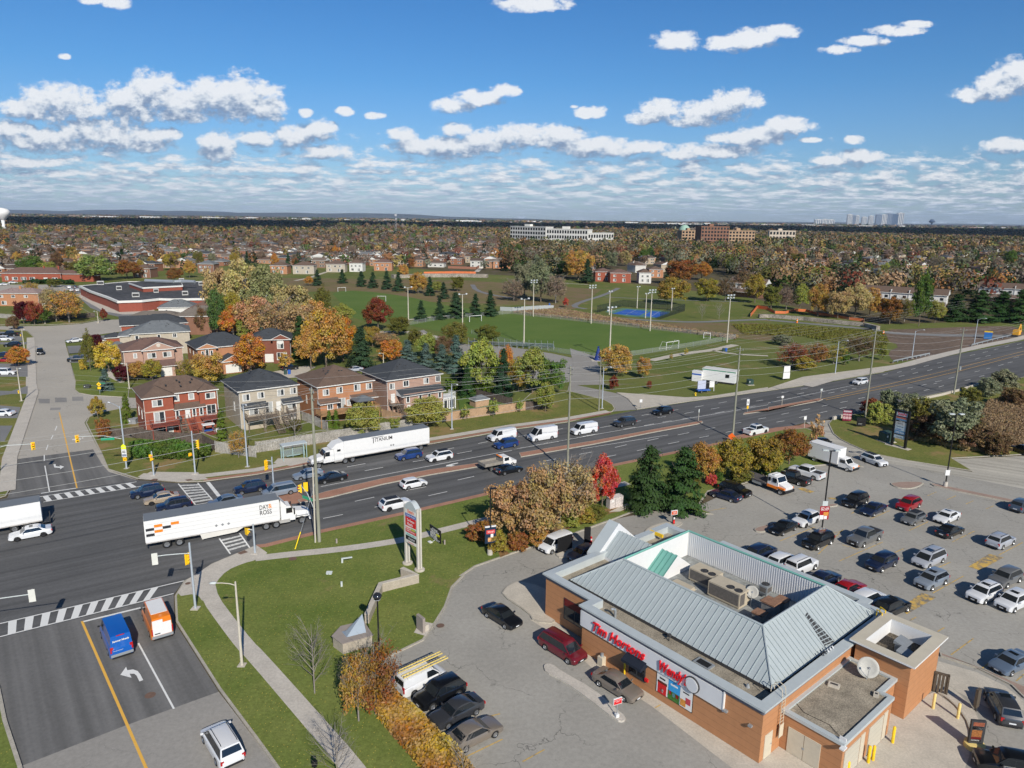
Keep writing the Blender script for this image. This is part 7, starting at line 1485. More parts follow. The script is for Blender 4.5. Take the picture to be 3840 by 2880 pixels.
def hR_(mb,x0,y0,x1,y1,z,rh,ov=.5,mode='hip',fas=1):
 x0-=ov;y0-=ov;x1+=ov;y1+=ov;W_,D_=x1-x0,y1-y0;t=.2
 B=[(x0,y0,z),(x1,y0,z),(x1,y1,z),(x0,y1,z)];Tt=[(x,y,z+t)for x,y,_ in B]
 mb.add(B+Tt,[(3,2,1,0),(0,1,5,4),(1,2,6,5),(2,3,7,6),(3,0,4,7)],fas)
 e=.0
 if mode=='hip':
  if W_>=D_:r0,r1=(x0+D_/2,(y0+y1)/2,z+t+rh),(x1-D_/2+.001,(y0+y1)/2,z+t+rh);mb.add(Tt+[r0,r1],[(0,1,5,4),(1,2,5),(2,3,4,5),(3,0,4)],0)
  else:r0,r1=((x0+x1)/2,y0+W_/2,z+t+rh),((x0+x1)/2,y1-W_/2+.001,z+t+rh);mb.add(Tt+[r0,r1],[(0,1,4),(1,2,5,4),(2,3,5),(3,0,4,5)],0)
 elif mode=='gx':
  r0,r1=(x0,(y0+y1)/2,z+t+rh),(x1,(y0+y1)/2,z+t+rh);mb.add(Tt+[r0,r1],[(0,1,5,4),(2,3,4,5)],0);mb.add([Tt[1],Tt[2],r1,Tt[3],Tt[0],r0],[(0,1,2),(3,4,5)],2)
 elif mode=='gy':
  r0,r1=((x0+x1)/2,y0,z+t+rh),((x0+x1)/2,y1,z+t+rh);mb.add(Tt+[r0,r1],[(1,2,5,4),(3,0,4,5)],0);mb.add([Tt[0],Tt[1],r0,Tt[2],Tt[3],r1],[(0,1,2),(3,4,5)],2)
  mb.path([Tt[0],r0,Tt[1]],.09,4,fas)
 return mb
def shed(mb,x0,x1,y0,y1,z0,z1):
 """lean-to roof: low edge at y0/z0, high edge at y1/z1"""
 mb.add([(x0,y0,z0),(x1,y0,z0),(x1-.0,y1,z1),(x0+.0,y1,z1),(x0,y0,z0-.15),(x1,y0,z0-.15),(x1,y1,z0-.15),(x0,y1,z0-.15)],[(0,1,2,3)],0)
 o=len(mb.v)-8;mb.f+=[(o+4,o+5,o+1,o),(o+5,o+6,o+2,o+1),(o+7,o+4,o,o+3),(o+7,o+6,o+5,o+4)];mb.m+=[1,1,1,1];return mb
def house(label,p,a,w,d,h,wall,roof,rh=2.3,blocks=(),roofs=None,sheds=(),wins=(),chim=(),vents=6,group='houses behind the highway fence',gm=None):
 t=thing('house',label,'house',(p.x,p.y,0),a,group)
 mb=MB();mb.box(0,blocks[0]if blocks and not isinstance(blocks[0],tuple)else 0,0,w,d,h)
 mb.build('wall',wall,t)
 for b_ in blocks:
  if isinstance(b_,tuple):MB().box(b_[0],b_[1],0,b_[2],b_[3],b_[4]-.003).build('wall',wall,t)
 mb=MB();rs=roofs or[(0,0,w,d,h,rh,'hip')]
 for r_ in rs:hR_(mb,r_[0],r_[1],r_[2],r_[3],r_[4],r_[5],.45,r_[6])
 for s_ in sheds:shed(mb,*s_)
 ro=mb.build('roof',[roof,FASC,gm or wall],t)
 vm=MB();rr_=random.Random(int(w*100+d));
 for i in range(vents):
  x,y=w*(.25+.5*rr_.random()),d*(.2+.3*rr_.random());z=h+.2+rh*min(1,(y+.45)/(min(w,d)/2+.45));vm.cbox((x,y,z+.05),(.3,.3,.18))
 if vents:vm.build('roof_vent',DKM_,ro)
 for c_ in chim:MB().box(c_[0]-.4,c_[1]-.3,h,c_[0]+.4,c_[1]+.3,h+rh+1.1).build('chimney',wall,ro)
 for q in wins:opening(t,q[0],q[1],q[2],q[3],q[4],w,d,q[5]if len(q)>5 else 'w',q[6]if len(q)>6 else 0)
 mb=MB();mb.box(-.06,.1,.2,.03,.22,h-.1);mb.box(w-.03,.1,.2,w+.06,.22,h-.1);mb.build('downpipe',FASC,t)
 return t
def stairs(parent,x,y0,y1,z0,z1,wd,m,rail=True):
 mb=MB();n=max(4,int((z1-z0)/.2))
 for i in range(n):f=(i+.5)/n;mb.box(x,y0+(y1-y0)*f-.14,z1+(z0-z1)*f-.03,x+wd,y0+(y1-y0)*f+.14,z1+(z0-z1)*f+.03)
 mb.path([(x,y0,z1),(x,y1,z0)],.07,4);mb.path([(x+wd,y0,z1),(x+wd,y1,z0)],.07,4);o=mb.build('stairs',m,parent)
 if rail:
  mb=MB()
  for xx in(x,x+wd):
   mb.path([(xx,y0,z1+.95),(xx,y1,z0+.95)],.06,4)
   for i in range(6):f=i/5;mb.tube((xx,y0+(y1-y0)*f,z1+(z0-z1)*f),(xx,y0+(y1-y0)*f,z1+(z0-z1)*f+.95),.04,n=4)
  mb.build('handrail',m,o)
def deck(parent,x0,x1,y0,y1,z,m,solid=False,rails=('f','l','r')):
 mb=MB();mb.box(x0,y0,z-.2,x1,y1,z);[mb.box(x-.09,y-.09,0,x+.09,y+.09,z)for x in(x0+.1,(x0+x1)/2,x1-.1)for y in(y0+.1,)];o=mb.build('deck',m,parent)
 mb=MB()
 segs={'f':((x0,y0),(x1,y0)),'l':((x0,y0),(x0,y1)),'r':((x1,y0),(x1,y1))}
 for k in rails:
  a,b=segs[k];L=math.hypot(b[0]-a[0],b[1]-a[1]);n=max(2,int(L/.22))
  mb.tube((*a,z+1.0),(*b,z+1.0),.05,n=4)
  for i in range(n+1):f=i/n;mb.tube((a[0]+(b[0]-a[0])*f,a[1]+(b[1]-a[1])*f,z),(a[0]+(b[0]-a[0])*f,a[1]+(b[1]-a[1])*f,z+1.0),.025 if not solid else .09,n=4,caps=False)
 mb.build('railing',m,o);return o
def Zf(x0,y0,k):return lambda x,y,z=0.:G(x0+x/k,y0+y/k,z)
Z1,Z2,Z3,Z4=Zf(440,1340,4.809),Zf(780,1340,4.809),Zf(1220,1300,3.95),Zf(360,1100,2.989)
H1=7.6
def fr_(pa,pb,zoomov=.45):
 d=pb-pa;a=math.atan2(d.y,d.x);return Vector((pa.x,pa.y,0)),a,d.length
p,a,L=fr_(Z1(430,770,H1),Z1(1850,600,H1));a=R(35.8);e=Vector((math.cos(a),math.sin(a),0));f=Vector((-math.sin(a),math.cos(a),0));p=p+e*.45+f*.45
hs=house('red brick two storey house with a brown roof and red timber decks',p,a,L-.9,9.8,H1,BR_RED,RF_BR,2.4,blocks=(1.5,(0,0,5.0,1.6,H1),(9.9,.7,L-.9,1.6,H1),(4.95,.35,10.3,1.5,4.7)),roofs=[(0,1.5,L-.9,9.8,H1,2.4,'hip'),(0,0,5.0,5.5,H1,1.55,'hip'),(9.9,.7,L-.9,5.0,H1,1.0,'hip')],sheds=[(4.8,10.8,0.0,1.52,4.75,5.6)],wins=[('f',1.4,6.0,1.7,1.1,'w',0),('f',5.6,6.2,.7,1.1,'w',1.5),('f',8.1,6.2,.9,1.0,'w',1.5),('f',11.0,6.1,1.7,1.0,'w',.7),('f',1.5,2.75,1.8,2.0,'s',0),('f',5.3,3.1,.6,1.4,'w',.35),('f',7.0,2.75,.9,1.9,'d',.35),('f',8.3,3.1,.6,1.3,'w',.35),('f',9.6,3.1,.6,1.3,'w',.35),('f',11.0,2.8,1.7,1.9,'s',.7),('l',2.6,3.2,.5,1.4),('l',6.0,3.2,.5,1.4),('f',1.9,.2,2.6,1.9,'s',0)])
mb=MB();mb.box(-.03,-.03,4.85,5.03,.02,5.05);mb.box(-.03,-.03,4.85,.02,9.8,5.05);mb.build('brick_band',STN_T,hs)
deck(hs,.6,5.4,-2.3,0,2.6,RDWOOD);deck(hs,9.6,L-1.0,-2.0,.7,2.6,RDWOOD,rails=('f','r'));stairs(hs,5.6,-.2,-4.2,.1,2.6,1.1,DKWOOD);stairs(hs,7.4,-.2,-3.4,.4,2.6,1.0,RDWOOD)
t=thing('patio_canopy','white swing canopy on the red patio behind the red brick house','canopy',p+e*10.3-f*2.6,a);MB().box(-1.1,-.6,1.7,1.1,.8,1.85).build('canopy',WHITE,t);mb=MB();[mb.tube((x,y,0),(x*.9,y*.5,1.7),.04,n=5)for x in(-1,1)for y in(-.6,.8)];mb.build('frame',METAL,t);MB().box(-.8,-.2,.5,.8,.5,.6).build('seat',BLUEP,t)
for i,(x,y,m_,n_)in enumerate(((12.3,-2.2,BLUEP,'blue tub on the red patio'),(11.9,-3.0,WHITE,'white planter on the red patio'),(2.2,-3.0,WHITE,'pale garden chair below the left deck'),(4.0,-2.9,STU,'covered grill below the left deck'),(5.9,.0,DKM_,'barbecue under a grey cover on the red deck'))):
 t=thing('garden_item',n_,'garden item',p+e*x+f*y+Vector((0,0,2.6 if i==4 else 0)),a);MB().lathe([(.35,0),(.42,.5),(.3,.8),(0,.95)],9).build('body',m_,t)
patio=MB().box(9.2,-4.2,.02,13.4,-.2,.12).build('patio',RDWOOD,hs)
p,a,L=fr_(Z2(530,640,H1),Z2(1660,500,H1));a=R(36);e=Vector((math.cos(a),math.sin(a),0));f=Vector((-math.sin(a),math.cos(a),0));p=p+e*.45+f*.45
hb=house('beige brick two storey house with a charcoal roof and twin back stairs',p,a,L-.9,11.4,H1,BR_BG,RF_DK,2.9,blocks=((.5,-1.0,4.6,0,4.7),(8.2,-1.0,L-.9,0,4.7)),sheds=[(.1,5.0,-1.5,.02,4.4,5.2),(7.9,L-.3,-1.5,.02,4.4,5.2)],wins=[('f',.6,5.75,1.3,1.2),('f',3.5,5.9,1.2,1.1),('f',7.4,5.9,1.3,1.15),('f',10.0,5.95,1.2,1.1),('f',1.4,3.0,1.7,1.3,'w',-1.0),('f',4.75,2.7,1.5,2.1,'s',0),('f',7.0,2.7,.95,2.0,'d',0),('f',9.0,3.0,1.7,1.3,'w',-1.0),('l',7.0,3.1,.5,1.6),('f',9.6,.6,.8,1.6,'d',-1.0)])
deck(hb,.4,6.4,-3.4,-1.0,2.6,DKWOOD);stairs(hb,5.0,-3.2,-7.2,.1,2.6,1.3,DKWOOD);stairs(hb,7.5,-1.2,-5.0,.1,2.6,1.1,DKWOOD);deck(hb,8.7,10.2,-2.6,-1.0,2.6,DKWOOD)
p,a,L=fr_(Z2(1960,560,H1),Z3(740,505,H1));a=R(36.2);e=Vector((math.cos(a),math.sin(a),0));f=Vector((-math.sin(a),math.cos(a),0));p=p+e*.45+f*.45
ho=house('orange brick two storey house with a brown roof behind the grey fence',p,a,L-.9,12.0,H1,BR_OR,RF_BR,2.9,blocks=((-.1,-1.0,3.4,0,4.7),(7.0,-1.0,L-.9,0,4.7)),sheds=[(-.3,4.0,-1.5,.02,4.4,5.2),(6.6,L-.3,-1.5,.02,4.4,5.2)],wins=[('f',1.0,5.9,1.2,1.1),('f',3.9,6.0,1.2,1.1),('f',7.7,6.0,1.3,1.2),('f',10.4,6.0,1.2,1.1),('f',1.4,3.1,1.1,1.1,'w',-1.0),('f',3.9,2.7,1.7,2.0,'s',0),('f',6.0,3.1,1.5,1.1,'w'),('l',5.0,3.1,.4,1.5),('f',8.0,3.0,1.2,1.2,'w',-1.0)])
deck(ho,-1.0,5.0,-3.4,-1.0,2.6,TNWOOD,solid=True);deck(ho,5.3,11.5,-4.0,-1.0,2.4,TNWOOD,solid=True)
t=thing('gazebo','dark gazebo with a grey hip roof on the tan deck','gazebo',p+e*8.4-f*2.6+Vector((0,0,2.4)),a);mb=MB();hR_(mb,-1.7,-1.5,1.7,1.5,2.0,.9,.3);mb.build('roof',[mat('gazebo_grey',(.12,.135,.15),.6,.06),DKM_,DKM_],t)
mb=MB();[mb.tube((x,y,0),(x,y,2.1),.08,n=5)for x in(-1.7,1.7)for y in(-1.5,1.5)];mb.box(-1.7,1.3,.1,1.7,1.4,1.9);mb.build('post',BLKP,t)
p,a,L=fr_(Z3(905,520,H1),Z3(1745,405,H1));a=R(36.8);e=Vector((math.cos(a),math.sin(a),0));f=Vector((-math.sin(a),math.cos(a),0));p=p+e*.45+f*.45
hp=house('pink brick two storey house with a charcoal roof and a white corner balcony',p,a,L-.9,12.2,H1,BR_PK,RF_DK,3.0,blocks=((2.6,-2.2,12.2,0,4.75),),sheds=[(1.9,12.7,-2.7,.02,4.45,5.5)],wins=[('f',.5,5.8,1.1,1.1),('f',3.7,6.0,1.3,1.1),('f',8.7,6.0,1.2,1.1),('f',11.7,6.1,1.1,1.1),('f',.7,2.7,.95,2.0,'d'),('f',3.2,3.0,.7,1.5,'w',-2.2),('f',6.2,3.0,.7,1.4,'w',-2.2),('f',8.4,3.0,.7,1.4,'w',-2.2),('f',11.0,3.0,.7,1.4,'w',-2.2),('f',3.3,.5,.8,1.9,'d',-2.2)])
deck(hp,.1,2.4,-1.8,0,2.6,DKWOOD,rails=('l',));stairs(hp,1.2,-1.8,-5.4,.1,2.6,1.1,DKWOOD)
mb=MB();mb.box(12.2,-2.2,0,15.0,.3,2.5);mb.build('sunroom',STU,hp);mb=MB();[mb.box(x,-2.24,.3,x+.7,-2.18,2.1)for x in(12.5,13.5,14.2)];mb.build('pane',PANE,hp);deck(hp,12.1,15.3,-2.5,.5,2.7,WHITE,rails=('f','r'))
def gpair(*q):return[('f',*x)for x in q]
p,a,L=fr_(Z4(290,660,6.8),Z4(985,605,6.8));e=Vector((math.cos(a),math.sin(a),0));f=Vector((-math.sin(a),math.cos(a),0));p=p+e*.4+f*.4
h2=house('pink brick house with a broad white trimmed front gable and brown roof',p,a,L-.8,10.5,6.8,BR_PK,RF_RD,2.3,blocks=((4.3,-1.4,11.6,0,6.8),(5.0,-3.6,11.2,-1.4,3.0)),roofs=[(0,0,L-.8,10.5,6.8,2.3,'hip'),(4.3,-1.4,11.6,6,6.8,1.9,'gy')],sheds=[(4.6,11.7,-4.1,-1.38,2.9,4.2),(.2,3.8,-1.5,.02,2.9,4.0)],wins=[('f',2.2,5.0,.7,1.1),('f',5.3,4.9,1.9,1.2,'w',-1.4),('f',8.9,4.9,1.9,1.2,'w',-1.4),('f',6.0,.2,4.4,2.2,'g',-3.6)],group='houses of the second row')
mb=MB();mb.lathe([(.5,-.04),(.42,-.06),(0,-.06)],16,(7.95,-1.4-.45,8.1),'y');mb.build('gable_medallion',SILL,h2)
p0=Z4(1130,625,6.6);a=R(36);e=Vector((math.cos(a),math.sin(a),0));f=Vector((-math.sin(a),math.cos(a),0));p=p0
p=Vector((p.x,p.y,0))
h3=house('orange brick house with twin front gables and a charcoal roof',p,a,14.5,11.5,6.6,BR_OR,RF_DK,3.0,blocks=((0,-.9,4.6,0,6.6),(10.2,-.9,14.5,0,6.6),(5.2,-4.5,10.4,0,3.2)),roofs=[(0,0,14.5,11.5,6.6,3.0,'hip'),(0,-.9,4.6,6,6.6,1.2,'gy'),(10.2,-.9,14.5,6,6.6,1.2,'gy'),(5.2,-4.5,10.4,0.2,3.2,1.5,'gy')],wins=[('f',.9,4.6,.6,1.4,'w',-.9),('f',1.9,4.4,.8,1.9,'w',-.9),('f',3.1,4.6,.6,1.4,'w',-.9),('f',11.0,4.5,.8,1.7,'w',-.9),('f',12.6,4.5,.8,1.7,'w',-.9),('f',5.8,.2,4.0,2.3,'g',-4.5),('l',3,4.5,.5,.9),('l',7,4.5,.5,.9)],group='houses of the second row')
p,a,L=fr_(Z4(370,465,6.6),Z4(1060,430,6.6));e=Vector((math.cos(a),math.sin(a),0));f=Vector((-math.sin(a),math.cos(a),0));p=p+e*.4+f*.4
house('pale stucco house with a big grey hip roof in the second row',p,a,L-.8,11.5,6.6,BR_BG,RF_GR,2.9,blocks=((-3.0,1.0,0,8.0,6.0),(-7.0,-2.0,-.5,4.5,3.1)),roofs=[(0,0,L-.8,11.5,6.6,2.9,'hip'),(-3,1,3,8,6.0,1.6,'hip'),(-7,-2,-.5,4.5,3.1,1.4,'hip')],wins=[('f',1.1,4.9,.9,1.2),('f',7.0,5.2,.8,.9),('f',11.2,5.2,1.0,1.0)],group='houses of the second row')
p,a,L=fr_(Z4(265,375,6.4),Z4(1035,335,6.4));e=Vector((math.cos(a),math.sin(a),0));f=Vector((-math.sin(a),math.cos(a),0));p=p+e*.4+f*1.0
house('red brick house with a long charcoal roof and a steep white side gable',p,a,L-.8,11,6.4,BR_RED,RF_DK,2.6,blocks=((-4.5,-2.5,.5,3,3.2),),roofs=[(0,0,9,10,6.4,2.4,'gx'),(4,0,L-.8,11,6.4,2.6,'hip'),(-4.5,-2.5,.5,3,3.2,1.2,'hip')],wins=[('f',L-2.2,4.9,.6,1.1),('l',3,4.6,1.2,1.5),('l',6,4.6,1.2,1.5)],group='houses of the second row',gm=FASC)
p=Z4(870,262,6.4);house('brown brick house with a taupe roof below the school',p,R(8),19,12,6.4,BR_BN,RF_TN,3.0,blocks=((-16,0,0,9,6.0),),roofs=[(0,0,19,12,6.4,3.0,'hip'),(-16,0,2,9,6.0,1.8,'hip')],wins=[('f',1.2,4.8,1.2,1.3)],group='houses of the second row')
p=Z4(1000,190,6.2);house('house with a reddish brown roof just below the school front',p,R(12),16,11,6.0,BR_BN,RF_RD,2.8,wins=[('f',2,4.2,1.2,1.2)],group='houses of the second row')
p=Z4(700,165,5.6);house('house with a blue grey roof at the corner of the school',p,R(18),13,10,5.6,STU,RF_GR,2.6,wins=[('f',2,3.6,1.2,1.2),('l',3,3.6,1,1.2)],group='houses of the second row')
p=Z4(1930,545,6.6);a=R(12)
h4=house('dark red brick house with an arched gable window and white garage',p-Vector((6.5,-2,0)),a,11.5,10,6.6,brick('brick_dark_red',(.20,.075,.05)),RF_DK,2.6,blocks=((6.9,-1.4,11.5,0,6.8),),roofs=[(0,0,11.5,10,6.6,2.6,'hip'),(6.9,-1.4,11.5,5,6.8,1.4,'gy')],wins=[('f',8.1,4.4,1.7,1.9,'w',-1.4),('f',7.9,1.2,2.6,1.9,'w',-1.4),('f',4.4,.2,2.6,2.4,'g',0)],group='houses of the second row')
mb=MB();mb.lathe([(.85,-.04),(.8,-.06),(0,-.06)],18,(8.95,-1.43,6.35),'y');mb.build('arch_window',FASC,h4)
p=g(0,1,0,940,5.6);a=R(4);house('pink roofed semi detached brick house at the left edge',g(0,1,-40,985),a,19,10,5.6,BR_OR,mat('shingles_pink',(.27,.20,.185),.95,.12,1.0,scale2=6),2.0,chim=((9.5,4),),wins=[('f',1.5,3.9,2.4,1.0),('f',7.5,3.9,1.5,1.0),('f',13,3.9,1.5,1.0),('f',3,.8,2,1.4)],group='houses at the far left')
house('long red brick bungalow with a wide brown roof at the far left',g(0,1,20,775),R(6),34,14,5.0,BR_RED,RF_RD,3.2,blocks=((34,2,52,12,4.2),),roofs=[(0,0,34,14,5.0,3.2,'hip'),(30,2,46,12,4.6,2.0,'hip'),(44,3,54,9,3.6,1.2,'hip')],chim=((22,6),(30,7)),wins=[('f',2,1,1.6,2.2,'s'),('f',6,1.2,3,1.6),('f',11,1.2,3,1.6),('f',16,1.2,3,1.6),('f',24,.2,2.4,2.4,'d'),('f',29,1.2,3,1.4)],group='houses at the far left')
def bF_(label,pts,h,m,group='timber garden fences',cap=None):
 t=thing('garden_fence',label,'fence',(pts[0][0],pts[0][1],0),0,group);o=Vector(pts[0]);mb=MB();pm=MB()
 for a_,b_ in zip(pts[:-1],pts[1:]):
  a_,b_=Vector(a_)-o,Vector(b_)-o;L=(b_-a_).length;n=max(1,int(L/.28));an=math.atan2((b_-a_).y,(b_-a_).x)
  for i in range(n):
   c_=a_.lerp(b_,(i+.5)/n);hh=h+rnd.uniform(-.05,.05);mb.cbox((c_.x,c_.y,hh/2),(L/n*.90,.03,hh),an)
  k=max(1,int(L/2.5))
  for i in range(k+1):c_=a_.lerp(b_,i/k);pm.cbox((c_.x,c_.y,h/2+.08),(.13,.13,h+.16),an)
  c_=a_.lerp(b_,.5);pm.cbox((c_.x,c_.y,h+.02),(L,.1,.06),an)
 mb.build('board',m,t);pm.build('post',m,t);return t
FGREY=mat('fence_grey',(.36,.34,.31),.9,.28,.9,world=True,scale2=5);FTAN=mat('fence_tan',(.44,.29,.18),.9,.15,.9,world=True,scale2=5);FDRK=mat('fence_dark',(.12,.095,.08),.9,.3,.9,world=True,scale2=5)
bF_('dark weathered fence behind the green hedge',tR_('02 940,470 1150,470 1450,500 1750,520 1870,590'),1.9,FDRK)
bF_('long grey weathered fence along the verge behind the bus shelter',tR_('02 1865,595 2212,640 12 0,600 300,555 720,490 1000,440 1350,390'),2.1,FGREY)
bF_('new tan fence beside the white balcony',tR_('12 1600,335 2212,248 22 115,232'),2.0,FTAN);bF_('dark fence at the end of the garden near the entry lane',tR_('22 118,232 265,220'),2.0,FDRK)
bF_('brown fence between the gardens beyond the pink house',tR_('12 1905,110 2050,150 2212,190'),1.8,FDRK);bF_('tan fence closing the garden of the orange house',tR_('12 1090,290 1250,330 1340,360'),1.8,FTAN);bF_('grey fence between the beige and orange houses',tR_('12 400,310 520,360 620,410'),1.8,FGREY)
bF_('low picket fence beside the red brick house',tR_('02 985,450 1100,445 1250,430'),1.4,FDRK);bF_('fence beyond the top of the side street',tR_('01 0,1090 250,1110'),1.8,FGREY);bF_('dark fence behind the street top bushes',tR_('01 420,1110 620,1095 820,1085'),2.0,FDRK)
t=thing('garden_shed','low shed with a grey hip roof in the garden by the tan fence','shed',g(1,2,1930,190),R(36));MB().box(-1.8,-1.2,0,1.8,1.2,1.6).build('wall',FTAN,t);mb=MB();hR_(mb,-1.8,-1.2,1.8,1.2,1.6,.8,.2);mb.build('roof',[RF_GR,FASC,FASC],t)
sheet('garden_lawn',tR_('12 1740,90 1900,60 2200,190 1760,230'),.16,PITCH_)
sc=thing('school','low red brick school with flat grey roofs and white fascia','school',(-167.0,303.8,0),R(26));
SBR=brick('school_brick',(.27,.075,.05));FLAT=mat('flat_roof_dark',(.075,.075,.078),.9,.35,.05,scale2=.6)
fp=tR_('01 1025,1012 1215,1002 1380,998 1400,985 1800,970 2300,945 2300,700 1700,770 1240,778 690,890')
M0=Matrix.Rotation(-R(26),4,'Z');fpl=[tuple((M0@Vector((x+167.0,y-303.8,0)))[:2])for x,y in fp]
fpl=[tuple((M0@(Vector((*G(*T(0,1,x,y),4.6)[:2],0))-Vector((-167.0,303.8,0))))[:2])for x,y in((1022,945),(1225,938),(1375,922),(1500,925),(1790,920),(2300,890),(2300,740),(1720,775),(1100,775),(690,812),(780,855),(925,905))]
mb=MB();mb.prism(fpl,0,3.9,cap=False);mb.build('wall',SBR,sc);mb=MB();o_=inset(fpl,-.5);i_=inset(fpl,.4);ringband(mb,o_,o_,3.9,4.8);ringband(mb,o_,i_,4.8,4.85);ringband(mb,i_,i_,4.85,4.5);ringband(mb,fpl,o_,3.9,3.9);mb.build('fascia',FASC,sc);ro=MB().flat(inset(fpl,.2),4.55).build('roof',FLAT,sc)
def sl(c,r_,x,y,z):return M0@(G(*T(c,r_,x,y),z)-Vector((-167.0,303.8,0)))
q=[sl(0,1,x,y,6.8)[:2]for x,y in((1115,785),(1235,825),(1575,808),(1560,770),(1270,768))];q=[tuple(v_)for v_ in q]
MB().prism(q,4.5,6.2,cap=False).build('upper_wall',SBR,sc);mb=MB();mb.prism(inset(q,-.3),6.2,6.9);mb.build('upper_fascia',FASC,sc);MB().flat(inset(q,.1),6.93).build('upper_roof',FLAT,sc)
for i,(x,y)in enumerate(((1105,985),(1150,985),(1200,980),(860,920),(890,930),(830,910),(1690,960),(1730,955))):
 w_=sl(0,1,x,y,2.0);MB().cbox((w_.x,w_.y-.1,2.0),(2.2,.4,1.6),R(-5)if x>1000 else R(105)).build('window',PANE,sc)
for lab,x,y,s_ in(('front left',1175,905,3.0),('middle left',1030,845,2.4),('rear left',870,800,3.2),('front right',1600,890,2.6),('centre',1350,868,2.2),('rear right',1570,775,2.6),('far right',1740,805,2.6)):
 w_=G(*T(0,1,x,y),4.55);t=thing('rooftop_unit','grey ventilation unit on the school roof, '+lab,'air conditioner',w_,R(26),'school rooftop units');MB().box(-s_/2,-s_*.35,0,s_/2,s_*.35,1.9).build('cabinet',mat('unit_pale',(.48,.48,.46),.6,.1),t);MB().box(-s_/2+.2,-s_*.35-.03,.4,s_/2-.2,-s_*.35,1.5).build('grille',DKM_,t)
w_=G(*T(0,1,1330,785),6.95);t=thing('duct','long silver duct snaking over the upper school roof','duct',w_,R(-14));MB().path([(-5,0,1),(4,0,1),(12,0,1),(14,3,1),(22,3,1)],.9,8).build('duct',METAL,t)
def leafmat(name,trans=.25,hue=.035):
 m,nt,ns,ls,b=nodes(name);MATS[name]=m
 oi=N(ns,'ShaderNodeObjectInfo');at=N(ns,'ShaderNodeAttribute',attribute_name='tone');sp_=N(ns,'ShaderNodeSeparateColor');ls.new(at.outputs['Color'],sp_.inputs[0])
 hs=N(ns,'ShaderNodeHueSaturation');ls.new(oi.outputs['Color'],hs.inputs['Color'])
 h=N(ns,'ShaderNodeMapRange',i_3=.5-hue,i_4=.5+hue);ls.new(sp_.outputs[1],h.inputs[0]);ls.new(h.outputs[0],hs.inputs['Hue'])
 v_=N(ns,'ShaderNodeMapRange',i_3=.68,i_4=1.32);ls.new(sp_.outputs[0],v_.inputs[0]);ls.new(v_.outputs[0],hs.inputs['Value'])
 s_=N(ns,'ShaderNodeMapRange',i_3=.80,i_4=1.1);ls.new(sp_.outputs[2],s_.inputs[0]);ls.new(s_.outputs[0],hs.inputs['Saturation'])
 df=N(ns,'ShaderNodeBsdfDiffuse');tl_=N(ns,'ShaderNodeBsdfTranslucent');mx=N(ns,'ShaderNodeMixShader',i_0=trans)
 ls.new(hs.outputs[0],df.inputs[0]);ls.new(hs.outputs[0],tl_.inputs[0]);ls.new(df.outputs[0],mx.inputs[1]);ls.new(tl_.outputs[0],mx.inputs[2])
 ls.new(mx.outputs[0],ns['Material Output'].inputs[0]);return m
LEAF=leafmat('leaves');NEEDLE=leafmat('needles',.08,.012)
BARK=mat('bark',(.16,.13,.10),.95,.25,3);BARKG=mat('bark_grey',(.24,.215,.19),.95,.2,3)
def quads_mesh(name,cen,nrm,size,tone,m,aspect=1.5):
 """one small leaf quad per row, random roll"""
 n=len(cen);nrm=nrm/np.maximum(1e-6,np.linalg.norm(nrm,axis=1,keepdims=True))
 r_=rng.normal(size=(n,3));u=np.cross(nrm,r_);u/=np.maximum(1e-6,np.linalg.norm(u,axis=1,keepdims=True));w=np.cross(nrm,u)
 s_=size.reshape(-1,1);a=u*s_*aspect*.5;b=w*s_*.5
 V=np.stack([cen-a-b*.6,cen+a*.2-b,cen+a+b*.2,cen-a*.1+b],axis=1).reshape(-1,3)
 me=bpy.data.meshes.new(name);me.vertices.add(n*4);me.vertices.foreach_set('co',V.ravel().astype(np.float32))
 me.loops.add(n*4);me.loops.foreach_set('vertex_index',np.arange(n*4,dtype=np.int32))
 me.polygons.add(n);me.polygons.foreach_set('loop_start',np.arange(0,n*4,4,dtype=np.int32))
 try:me.polygons.foreach_set('loop_total',np.full(n,4,dtype=np.int32))
 except Exception:pass
 me.update(calc_edges=True)
 at=me.color_attributes.new('tone','FLOAT_COLOR','CORNER')
 c_=np.ones((n,4,4),np.float32);c_[:,:,:3]=tone[:,None,:];at.data.foreach_set('color',c_.ravel())
 me.materials.append(m);return me
def unit(n):v_=rng.normal(size=(n,3));return v_/np.linalg.norm(v_,axis=1,keepdims=True)
